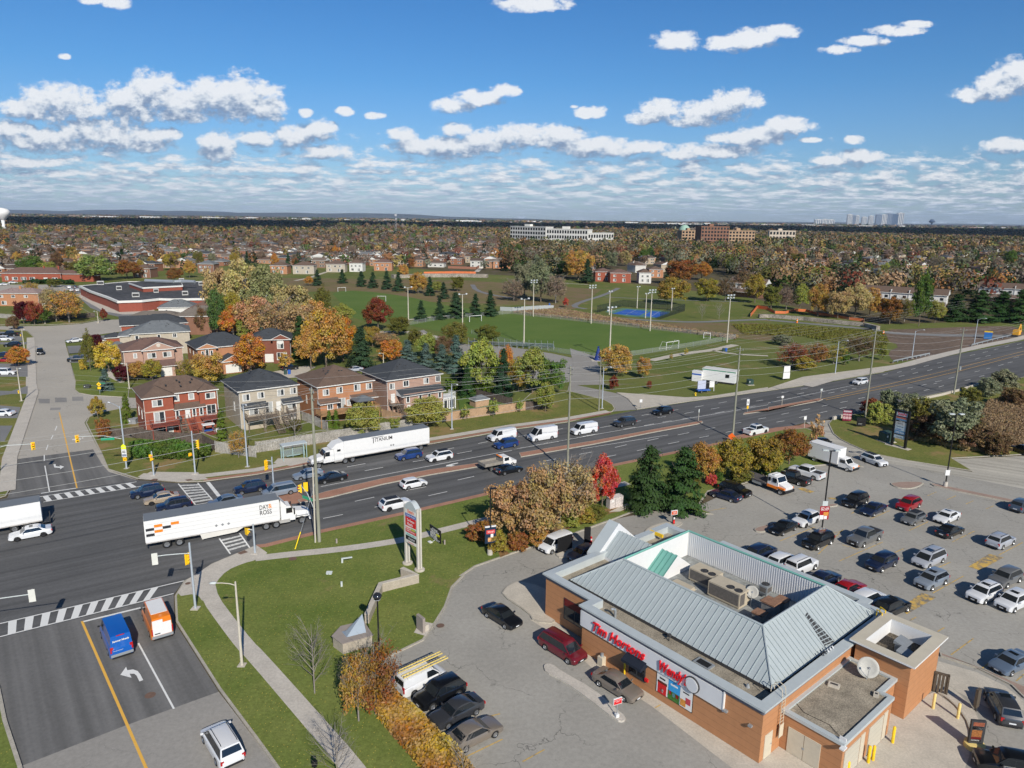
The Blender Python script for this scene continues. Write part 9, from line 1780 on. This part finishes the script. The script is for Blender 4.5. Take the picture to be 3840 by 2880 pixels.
for zone,ang,dx,dy in(('left',R(-6),17,36),('right',R(24),24,48)):
 gq=grid(430,3000,ang,dx,dy,2.0);X=np.array([q[0]for q in gq]);Y=np.array([q[1]for q in gq]);x,y=dcoord(X,Y);L,Rr_,Md=suburb(x,y)
 ok=L if zone=='left' else(Rr_|Md)
 for i in np.nonzero(ok)[0]:
  if rnd.random()<(.90 if zone=='left' else .62):cand.append((Y[i],X[i],x[i],y[i],ang+(math.pi if rnd.random()<.0 else 0),zone,gq[i][2]))
cand.sort();cand=[c for c in cand if-60<c[2]<2280]
FW=objcol('far_wall',rough=.9,spec=.2,var=.10,scale=.5);FR=objcol('far_roof',rough=.95,spec=.1,var=.14,scale=.8)
WALLC=[((.27,.125,.075),'red brick',5),((.36,.20,.12),'orange brick',5),((.25,.16,.11),'brown brick',4),((.40,.33,.24),'beige',2),((.55,.54,.50),'white',1.6),((.38,.26,.19),'tan brick',3)]
ROOFC=[((.125,.085,.066),'brown',9),((.10,.075,.062),'dark brown',5),((.065,.07,.078),'charcoal',3),((.16,.165,.17),'grey',3),((.17,.135,.11),'taupe',3)]
def wpick(l):return rnd.choices(l,[q[2]for q in l])[0]
FP=[]
for(w,d,h,gab,low)in((12,10,5.6,0,0),(11,11,5.8,1,0),(14,10,3.4,0,1),(10.5,10.5,5.6,2,0)):
 root=bpy.data.objects.new('house',None);COL.objects.link(root);MB().box(-w/2,-d/2,0,w/2,d/2,h).build('wall',FW,root)
 mb=MB();hR_(mb,-w/2,-d/2,w/2,d/2,h,2.1,.5,'gx' if gab==1 else 'hip')
 if gab==2:hR_(mb,-w/2,-d/2-1.2,0,1,h,1.6,.4,'gy')
 ro=mb.build('roof',[FR,FASC,FASC],root)
 MB().box(w*.2,1,h,w*.2+.8,1.7,h+2.9).build('chimney',FW,ro)
 if gab==2:MB().box(-w/2+.2,-d/2-1.2,0,-.2,-d/2,h).build('wall',FW,root)
 wp=MB().box(0,0,0,1.8,.14,1.25).mesh('window',FASC);pp=MB().box(.12,-.03,.12,1.68,.0,1.13).mesh('pane',PANE)
 for zz in([3.7,1.0]if not low else[1.0]):
  for xx in(-w*.38,w*.08,w*.27)if not low else(-w*.4,-w*.1,w*.25):
   o=link(wp,'window',root);o.location=(xx,-d/2-.1-(1.2 if gab==2 and xx<-.5 else 0),zz);link(pp,'pane',o)
 FP.append(root)
used_fp=[False]*4;NH=270;counts={}
rowsd={}
for c in cand[:NH]:rowsd.setdefault((c[5],c[6]),[]).append(c)
rank={}
for zone in('left','right'):
 ks=sorted({k[1]for k in rowsd if k[0]==zone})
 for ri,k in enumerate(ks):
  for ci,c in enumerate(sorted(rowsd[(zone,k)],key=lambda q:q[2])):rank[id(c)]=(ri+1,ci+1)
def ordn(n):return '%d%s'%(n,'th' if 10<=n%100<=20 else{1:'st',2:'nd',3:'rd'}.get(n%10,'th'))
for c in cand[:NH]:
 v_=rnd.randrange(4);wc,wn_,_=wpick(WALLC);rc,rn_,_=wpick(ROOFC)
 if used_fp[v_]:o=copy_tree(FP[v_])
 else:o=FP[v_];used_fp[v_]=True
 for ch in o.children:ch.color=c4(rc if ch.name.startswith('roof')else wc)
 for ch in o.children:
  if ch.name.startswith('roof'):
   for g_ in ch.children:g_.color=c4(wc)
 o.location=(c[1],c[0],0);o.rotation_euler=(0,0,c[4]+rnd.choice((0,0,0,.5*math.pi,0)));o.name='house'
 ri,ci=rank[id(c)]
 tag(o,'%s house, %s roof, %s from the left, %s row of the %s suburb'%(wn_,rn_,ordn(ci),ordn(ri),c[5]),'house','houses of the %s suburb'%c[5])
V=[];Fc=[];Cc=[]
def addq(vs,fs,col):
 o=len(V);V.extend(vs);Fc.extend([tuple(i+o for i in f)for f in fs]);Cc.extend([col]*len(fs))
for c in cand[NH:]:
 wc=wpick(WALLC)[0];rc=wpick(ROOFC)[0];w,d,h=rnd.uniform(10,14)/2,rnd.uniform(9,11)/2,rnd.choice((5.6,5.6,3.4));a=c[4];ca,sa=math.cos(a),math.sin(a)
 P_=lambda x,y,z:(c[1]+x*ca-y*sa,c[0]+x*sa+y*ca,z)
 addq([P_(-w,-d,0),P_(w,-d,0),P_(w,d,0),P_(-w,d,0),P_(-w,-d,h),P_(w,-d,h),P_(w,d,h),P_(-w,d,h)],[(0,1,5,4),(1,2,6,5),(2,3,7,6),(3,0,4,7)],wc)
 e=.5;addq([P_(-w-e,-d-e,h),P_(w+e,-d-e,h),P_(w+e,d+e,h),P_(-w-e,d+e,h),P_(-w+d,0,h+2.2),P_(w-d,0,h+2.2)],[(0,1,5,4),(1,2,5),(2,3,4,5),(3,0,4)],rc)
 if c[0]<1500:
  for xx in(-w*.7,w*.15):addq([P_(xx,-d-.06,h-2.0),P_(xx+1.7,-d-.06,h-2.0),P_(xx+1.7,-d-.06,h-.7),P_(xx,-d-.06,h-.7)],[(0,1,2,3)],rnd.choice(((.6,.6,.58),(.1,.11,.12))))
def colmesh(name,V,Fc,Cc,label,cat):
 me=bpy.data.meshes.new(name);me.from_pydata(V,[],Fc);me.update();at=me.color_attributes.new('tone','FLOAT_COLOR','CORNER');arr=[]
 for p_,c_ in zip(me.polygons,Cc):arr.extend([(*c_,1)]*p_.loop_total)
 at.data.foreach_set('color',np.array(arr,np.float32).ravel());me.materials.append(FARHOUSE);o=link(me,name);tag(o,label,cat,None,'stuff')
colmesh('distant_houses',V,Fc,Cc,'sea of small hip roofed houses in the far suburb below the horizon','houses')
V,Fc,Cc=[],[],[]
for i in range(420):
 Y=rnd.uniform(6000,20000);X=rnd.uniform(-.75,.75)*Y;w,d,h=rnd.uniform(12,70),20,rnd.uniform(6,16);c_=rnd.choice(((.6,.6,.58),(.45,.42,.38),(.7,.7,.7),(.35,.25,.2)))
 addq([(X-w,Y-d,0),(X+w,Y-d,0),(X+w,Y+d,0),(X-w,Y+d,0),(X-w,Y-d,h+12),(X+w,Y-d,h+12),(X+w,Y+d,h+12),(X-w,Y+d,h+12)],[(0,1,5,4),(1,2,6,5),(3,0,4,7),(4,5,6,7)],c_)
colmesh('distant_buildings',V,Fc,Cc,'pale specks of far industrial buildings along the horizon','buildings')
X,Y=sample(5200,470,1500);x,y=dcoord(X,Y);L,Rr_,Md=suburb(x,y);low=lower(x);inz=(y<low-1)&(x>-80)&(x<2290)
order=np.argsort(Y);nind=0;budget=296-sum(1 for o in bpy.data.objects if o.get('category')=='tree');zc={}
hx_=np.array([c[1]for c in cand]);hy_=np.array([c[0]for c in cand])
def clear(px_,py_,r_=8.5):return not(((hx_-px_)**2+(hy_-py_)**2)<r_*r_).any()
picked=[];rest=[]
for i in order:
 if not inz[i]:continue
 sub=L[i]or Rr_[i]or Md[i]
 if sub and not clear(X[i],Y[i]):continue
 if sub and rnd.random()<(.35 if L[i]else .4):continue
 if len(picked)<budget and Y[i]<900 and rnd.random()<.33:picked.append(i)
 else:rest.append(i)
names=[k for k in('gold','rust','tan','olive','brown','dgreen','green','goldol','sand','orange','grey','spruce','greyg','lime','darkred')]
picked.sort(key=lambda i:x[i]);zn={}
for i in picked:
 z_='left' if x[i]<560 else 'middle left' if x[i]<1110 else 'middle right' if x[i]<1640 else 'right';wts=WL if x[i]<1110 else WR
 col=rnd.choices(names,wts)[0];kind='spruce0' if col in('spruce','dgreen')else rnd.choice(RNDK if col not in('grey','brown')else('sparse','round1','round2'));k=(z_,col);zn[k]=zn.get(k,0)+1
 h=rnd.uniform(8,14)if x[i]<1110 else rnd.uniform(10,17)
 tree('%s %s, %s of its colour from the left, %s rooftops'%(CNAME[col],'spruce' if kind=='spruce0' else 'tree',ordn(zn[k]),z_),kind,col,Vector((X[i],Y[i],0)),h,h*rnd.uniform(.6,.95)*(.6 if kind=='spruce0' else 1),'trees of the far suburbs')
r_=np.array(rest);Hh=rng.uniform(8,14,len(r_));right=x[r_]>1110
treemass('suburban_trees','brown and golden trees scattered between the far left rooftops',X[r_][~right],Y[r_][~right],Hh[~right],Hh[~right]*.9,70,1.5,WL,'trees')
treemass('suburban_trees','mixed autumn trees scattered between the far right rooftops',X[r_][right],Y[r_][right],Hh[right]*.95,Hh[right]*.9,70,1.5,WR,'trees')
X,Y=sample(28000,320,1700);x,y=dcoord(X,Y);L,Rr_,Md=suburb(x,y);low=lower(x)
dense=((x>1085)&(x<1680)&(y<low-1)&~((x>1260)&(x<1440)&(y>563)&(y<590)))|((x>1640)&(y<541))|((x>=1560)&(y>low-34)&(y<low-2))|((x<1110)&(y<512)&(x>560)&(x<820))
dense&=~((x>1100)&(x<1325)&(y>512)&(y<536)&(rng.random(len(x))<.6))&(rng.random(len(x))<.52)
Hh=rng.uniform(10,19,dense.sum());near=Y[dense]<950
Xd,Yd=X[dense],Y[dense]
treemass('woodland','mixed autumn woodland behind the courts and park slope',Xd[near],Yd[near],Hh[near],Hh[near]*.95,130,1.3,WR)
treemass('woodland','autumn woodland round the pale apartment buildings',Xd[~near],Yd[~near],Hh[~near],Hh[~near]*.95,30,2.6,WR)
X,Y=sample(15000,1500,3000);x,y=dcoord(X,Y);ok=(x>-100)&(x<2320);X,Y,x,y=X[ok],Y[ok],x[ok],y[ok];Hh=rng.uniform(8,15,len(X))
left=(x<1110);sel=left&(rng.random(len(X))<.55)|~left
treemass('woodland','trees thinning into the far suburb towards the horizon',X[sel],Y[sel],Hh[sel],Hh[sel]*1.1,16,3.4,WL)
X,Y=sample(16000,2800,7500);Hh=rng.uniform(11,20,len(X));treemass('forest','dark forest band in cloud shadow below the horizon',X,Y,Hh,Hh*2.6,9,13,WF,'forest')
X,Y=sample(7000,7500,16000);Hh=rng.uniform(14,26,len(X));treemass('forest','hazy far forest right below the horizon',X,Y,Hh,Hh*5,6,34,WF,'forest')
for lab,xa,xb,hh,yy_ in(('hills',-15000,2500,170,19500),('hills',-19000,-3000,230,22500),('hills',1000,20000,95,21500)):
 mb=MB();n=60;r2=random.Random(int(xa));ph=[r2.uniform(0,6)for _ in range(5)];vs=[]
 for i in range(n+1):
  t_=i/n;X_=xa+(xb-xa)*t_;z_=hh*math.sin(math.pi*t_)**.6*(.62+.16*math.sin(5*t_+ph[0])+.12*math.sin(13*t_+ph[1])+.07*math.sin(31*t_+ph[2])+.03*math.sin(70*t_+ph[3]));vs+=[(X_,yy_-1200,0),(X_,yy_,z_),(X_,yy_+1500,0)]
 mb.add(vs,[f for i in range(n)for f in((3*i,3*i+3,3*i+4,3*i+1),(3*i+1,3*i+4,3*i+5,3*i+2))]);struct('hills',mb,mat('hill_green',(.07,.075,.045),.95,.3,.002,world=True,scale2=.02),True)
def block(label,pa,pb,h,dep,wall,floors,bays,name='apartment_building',cat='building',roofm=None,pent=True,group=None,band=None):
 d=pb-pa;a=math.atan2(d.y,d.x);L=d.length;t=thing(name,label,cat,(pa.x,pa.y,0),a,group);MB().box(0,0,0,L,dep,h).build('wall',wall,t)
 MB().box(-.4,-.4,h,L+.4,dep+.4,h+.7).build('roof',roofm or wall,t);fh=h/floors
 if pent:MB().box(L*.35,dep*.3,h+.7,L*.5,dep*.7,h+4).build('penthouse',wall,t)
 wm=MB().box(0,0,0,L/bays*.62,.25,fh*.58).mesh('window',band or DGLASS)
 for f_ in range(floors):
  for b_ in range(bays):o=link(wm,'window',t);o.location=(L/bays*(b_+.19),-.2,f_*fh+fh*.22)
 return t
PALE=mat('pale_render',(.62,.61,.57),.8,.04,.1)
def fardist(x,yg):return gd(x,yg)
block('long pale apartment slab with rows of dark balconies, left wing',gd(1102,531),gd(1178,535),30,16,PALE,5,14,group='pale apartment slabs')
block('long pale apartment slab with rows of dark balconies, middle wing',gd(1180,538),gd(1268,541),28,16,PALE,4,16,group='pale apartment slabs')
block('long pale apartment slab with rows of dark balconies, right end',gd(1269,541),gd(1324,539),23,16,PALE,3,10,pent=False,group='pale apartment slabs')
cmp_=BR_OR
for i,(x0,x1,yb,h,fl,bn)in enumerate(((1471,1512,537,27,6,6),(1512,1572,542,34,7,9),(1572,1628,540,28,6,8))):block('brick condominium block with pale balconies, %s part'%('left','middle','right')[i],gd(x0,yb),gd(x1,yb+.3),h,20,BR_BN if i==1 else BR_TN,fl,bn,group='brick condominium blocks')
t=thing('dome','pale green dome beside the brick condominium','dome',gd(1480,536)+Vector((0,12,0)),0);MB().lathe([(9,15),(9,27),(8.4,30),(6,33.5),(3,35.4),(0,36)],18).build('dome',mat('dome_green',(.30,.46,.38),.6,.05),t,True)
block('low cream building with one row of windows right of the condominium',gd(1660,529),gd(1716,530),26,16,mat('cream_render',(.55,.47,.38),.8,.05),3,8,pent=True)
def terrace(label,pa,pb,h,dep,n):
 d=pb-pa;a=math.atan2(d.y,d.x);L=d.length;t=thing('townhouse_row',label,'townhouses',(pa.x,pa.y,0),a,'townhouse rows');MB().box(0,0,0,L,dep,h*.45).build('lower_wall',BR_BN,t);MB().box(0,.02,h*.45,L,dep,h).build('upper_wall',STU,t)
 mb=MB();hR_(mb,0,0,L,dep,h,2.6,.6,'gx');mb.build('roof',[RF_BR,FASC,STU],t);mb=MB();shed(mb,0,L,-3.2,.0,h*.42,h*.62);mb.build('lower_roof',[RF_BR,FASC],t)
 wm=MB().box(0,-.1,0,1.4,.0,1.2).mesh('window',DGLASS)
 for k in range(n):
  for z_ in(h*.72,):o=link(wm,'window',t);o.location=(L*(k+.35)/n,0,z_)
  MB().box(L*k/n-.15,-.3,h*.4,L*k/n+.15,dep+.3,h+1.6).build('party_wall',STU,t)if 0<k<n and k%2==0 else None
 return t
terrace('long terrace of brown roofed white fronted townhouses behind the right tree belt',gd(1845,662),gd(2040,676),8.0,11,10);terrace('terrace of brown roofed townhouses at the right edge above the pines',gd(2110,652),gd(2290,664),8.0,11,9);terrace('short terrace of brown roofed townhouses right of the courts',gd(1575,640),gd(1650,645),7.5,11,4)
for lab,x0,x1,yb,wl_,rf_,h,dp in(('red brick house with a brown roof above the park path, left','1286','1322',608,BR_RED,RF_RD,6.5,12),('red brick house with a brown roof above the park path, middle','1318','1362',611,BR_RED,RF_RD,6.5,12),('white fronted gabled house above the park path','1380','1406',612,STU,RF_BR,7.0,12),('brick house behind the white fronted one, right','1402','1432',600,BR_OR,RF_BR,6.0,12)):
 pa,pb=gd(float(x0),yb),gd(float(x1),yb+.4);L=(pb-pa).length
 house(lab,pa,math.atan2((pb-pa).y,(pb-pa).x),L,dp,h,wl_,rf_,2.3,wins=[('f',L*.15,4.2,1.6,1.2),('f',L*.6,4.2,1.6,1.2),('f',L*.15,1.2,1.8,1.5),('f',L*.6,.9,1.8,2.0,'s')],vents=2,group='houses above the park')
for lab,x0,x1,yb,wl_,rf_,h in(('orange brick house at the left end of the row along the park',584,620,592,BR_OR,RF_BR,6),('beige house with a long sunroom roof in the row along the park',633,678,592,BR_BG,RF_BR,6),('cream house in the row along the park',705,745,588,BR_BG,RF_BR,6),('white house with balconies in the row along the park',755,783,587,STU,RF_BR,6.5),('orange brick house with a terracotta front in the row along the park',808,846,585,BR_OR,RF_RD,6.5),('white gabled house standing above the others in the park row',672,708,572,STU,RF_DK,7),('orange house with white windows at the right end of the park row',1065,1102,580,BR_OR,RF_TN,6),('dark roofed pale villa in the park row',946,985,566,STU,RF_DK,7),('pair of pale gabled houses behind the park row',812,850,560,BR_BG,RF_GR,6.5),('brown house with tall white bay before the school grounds',428,462,590,BR_BN,RF_GR,6.5),('brown brick house left of the spruce by the school grounds',288,325,600,BR_BN,RF_BR,6)):
 pa,pb=gd(x0,yb),gd(x1,yb+.4);L=(pb-pa).length
 house(lab,pa,math.atan2((pb-pa).y,(pb-pa).x),L,11,h,wl_,rf_,2.2,roofs=[(0,0,L,11,h,2.6,'gy' if 'gable' in lab else 'hip')],wins=[('f',L*.12,3.9,1.7,1.2),('f',L*.42,3.9,1.7,1.2),('f',L*.7,3.9,1.7,1.2),('f',L*.15,1.0,1.8,1.6),('f',L*.62,.5,1.8,2.1,'s')],vents=0,group='houses along the park')
b=gd(10,502);t=thing('water_tower','white bulbous water tower at the left edge of the horizon','water tower',(b.x,b.y,0),0);k=(b-CAM).dot(_F)/1549
def pz(y):return(hz_(10)-y)*k+CAMH
zt,zm,zb_=pz(449),pz(470),pz(475);MB().lathe([(5.5*k,0),(3.6*k,6*k),(3.0*k,pz(482)),(3.8*k,zb_)],20).build('column',mat('tower_white',(.80,.80,.80),.5,.02,.1),t,True);MB().lathe([(3.8*k,zb_),(9*k,pz(470)),(13.5*k,pz(464)),(15.5*k,pz(459)),(14*k,pz(454.5)),(9*k,pz(451)),(0,zt)],28).build('tank',MATS['tower_white'],t,True)
b=gd(855,511);t=thing('radio_mast','lattice radio mast with antennas in the middle distance','mast',(b.x,b.y,0),.4);k=(b-CAM).dot(_F)/1549;h=(hz_(855)-461)*k+CAMH;mb=MB()
for i in range(3):a=i*2.094;mb.tube((3.4*math.cos(a),3.4*math.sin(a),0),(.8*math.cos(a),.8*math.sin(a),h),.22,.16,5)
for j in range(14):
 z0,z1=h*j/14,h*(j+1)/14;r0,r1=3.4-2.6*j/14,3.4-2.6*(j+1)/14
 for i in range(3):a,b2=i*2.094,(i+1)*2.094;mb.tube((r0*math.cos(a),r0*math.sin(a),z0),(r1*math.cos(b2),r1*math.sin(b2),z1),.1,n=4)
mb.build('lattice',mat('mast_grey',(.20,.22,.25),.6,.1),t);MB().cbox((0,0,h-4),(5,5,5)).build('antenna',mat('antenna_grey',(.35,.37,.40),.6,.1),t);MB().cbox((1,1,h-12),(4,4,3)).build('antenna',MATS['antenna_grey'],t)
TD=11500.
for i,(x0,x1,yt,dark)in enumerate(((1829.5,1839,465.5,0),(1839.5,1847,467.5,1),(1847,1854,467.5,0),(1861.5,1871,470.5,0),(1876,1885,468.5,0),(1891.5,1902,466,1),(1902.5,1913,466.5,0),(1912.5,1923.5,464.5,1),(1925,1937,466,2),(1937.5,1949,463.5,0),(1760.5,1775,475,0),(1776,1787,474.5,0),(1788,1801,475.5,0))):
 xm=(x0+x1)/2;d=ray(xm*1.736,(hz_(xm)+4)*1.736);s_=TD/d.y;X_=d.x*s_;k=TD/1549*math.sqrt(1+(d.x/d.y)**2)*.98;w=(x1-x0)*k;h=(hz_(xm)-yt)*k+CAMH
 t=thing('tower_block',('%s distant tower, %s from the left on the skyline'%(('pale','blue grey','dark blue')[dark],ordn(i+1))if i<10 else 'low pale distant block, %s of the three left of the towers'%ordn(i-9)),'skyscraper',(X_,TD,0),-.2,'towers on the skyline' if i<10 else 'low blocks on the skyline')
 mt=(PALE,mat('tower_blue_grey',(.22,.26,.32),.4,.05,.05),mat('tower_dark',(.07,.11,.18),.3,.05,.05))[dark];MB().box(-w/2,0,0,w/2,w*.6,h).build('wall',mt,t);MB().box(-w*.2,w*.1,h,w*.2,w*.5,h+6).build('penthouse',mt,t)
 wm=MB().box(-w*.06,-1.2,12,w*.06,0,h-4).mesh('window_strip',mat('strip_glass',(.10,.14,.20),.3,0))
 for j in range(4):o=link(wm,'window_strip',t);o.location=(-w*.38+j*w*.25,0,0)
b=ray(2012*1.736,(hz_(2012)+3)*1.736);t=thing('control_tower','dark mushroom shaped tower right of the skyline','tower',(b.x/b.y*9000,9000,0),0);MB().lathe([(12,0),(10,60),(32,66),(36,80),(26,86),(20,100),(0,104)],14).build('tower',MATS['tower_dark'],t)
t=thing('construction_fence','orange snow fence winding along the slope of the works','fence',(0,0,0),0,'orange works fences')
def ofence(parent,q,h=1.2):
 pts=tR_(q);mb=MB()
 for a,b in zip(pts[:-1],pts[1:]):mb.add([(a[0],a[1],0),(b[0],b[1],0),(b[0],b[1],h),(a[0],a[1],h)],[(0,1,2,3)])
 mb.build('netting',mat('works_orange',(.62,.17,.06),.7,.2,.5),parent);mb=MB();[mb.tube((a[0],a[1],0),(a[0],a[1],h+.2),.06,n=4)for a in pts];mb.build('post',WOOD,parent)
ofence(t,'31 0,1020 60,1050 150,1052 230,1030 330,1035 420,1060 560,1080 700,1105 830,1120 820,1165');t=thing('construction_fence','orange frame of works fence beside the pond path','fence',(0,0,0),0,'orange works fences');ofence(t,'21 2060,1080 2120,1005 2212,1020',1.6)
t=thing('stone_embankment','low pale stone wall along the works track','wall',(0,0,0),0);pts=tR_('31 -80,1085 0,1085 300,1108 560,1135 830,1162 950,1190');MB().prism(strip(pts,1.6),0,1.5).build('wall',mat('rubble_stone',(.33,.29,.24),.95,.35,.35,world=True,scale2=2),t)
t=thing('stone_embankment','reddish stone bank below the far house row','wall',(0,0,0),0);pts=tR_('11 1180,745 1480,735 1820,735 2000,740');MB().prism(strip(pts,5),0,2.4).build('wall',MATS['rubble_stone'],t)
t=thing('construction_fence','orange works fence above the stone bank by the far houses','fence',(0,0,0),0,'orange works fences');ofence(t,'11 1450,718 1700,712 1900,716',2.4)
pts=tR_('11 1660,660 1900,668 1960,640');t=thing('garden_fence','reddish garden fence behind the far house row','fence',(0,0,0),0);MB().prism(strip(pts,.3),0,2.0).build('board',mat('fence_reddish',(.30,.14,.09),.9,.1),t)
b=g(3,1,120,1310);dtree(1659+30,414.75+330,414.75+308,46,'bushy','greyg','pale and dry in the wetland','wetland shrubs')
t=thing('excavator','small orange digger at the far right end of the works','excavator',g(3,1,2145,1250),R(40));MB().box(-2,-1,0,2,1,.8).build('track',DKM_,t);MB().box(-1.4,-1,.8,1.2,1,2.6).build('cab',mat('digger_orange',(.72,.36,.04),.5,.1),t);MB().path([(1,0,1.6),(3.2,0,4.4),(5.0,0,1.4)],.22,6).build('boom',MATS['digger_orange'],t)
CLM=mat('shade_cloud_white',(.85,.85,.86),1.0,0,spec=0)
def cloud(label,sx_,sy_,L,Wd,seed):  # unseen cloud above the frame, added so its shadow darkens the far band
 H_=1600.;k=H_/math.tan(R(SUN_EL));cx_,cy_=sx_+math.sin(-R(SH_AZ))*k,sy_-math.cos(R(SH_AZ))*k
 r2=random.Random(seed);mb=MB();bm=bmesh.new()
 for i in range(26):
  ox,oy=r2.uniform(-.5,.5)*L*.86,r2.uniform(-.5,.5)*Wd*.8;rr=r2.uniform(.5,1)*min(L,Wd)*.26
  mt=Matrix.Translation((ox,oy,r2.uniform(0,60)))@Matrix.Diagonal((rr*1.5,rr*1.1,rr*.22,1));bmesh.ops.create_icosphere(bm,subdivisions=3,radius=1,matrix=mt)
 for v_ in bm.verts:v_.co.z=max(v_.co.z,-10)
 me=bpy.data.meshes.new('cloud');bm.to_mesh(me);bm.free();me.materials.append(CLM);me.polygons.foreach_set('use_smooth',[True]*len(me.polygons));o=link(me,'cloud',None,(cx_,cy_,H_));o['kind']='structure';return o
cloud('c',-2300,3500,4600,2300,1);cloud('c',1000,4200,3200,2300,2);cloud('c',2900,3400,3800,2400,3)
me=MB().box(-27000,-2500,-1.2,27000,31000,420).mesh('haze',[]);hzo=link(me,'haze');hm=bpy.data.materials.new('haze_air');hm.use_nodes=True;nn=hm.node_tree.nodes;nn.clear()
out_=nn.new('ShaderNodeOutputMaterial');pv=nn.new('ShaderNodeVolumePrincipled');pv.inputs['Color'].default_value=(.62,.76,1,1);pv.inputs['Density'].default_value=2.8e-5;pv.inputs['Anisotropy'].default_value=0.0
hm.node_tree.links.new(pv.outputs[0],out_.inputs['Volume']);me.materials.append(hm);hzo['kind']='stuff';hzo['label']='thin pale blue haze in the far air'
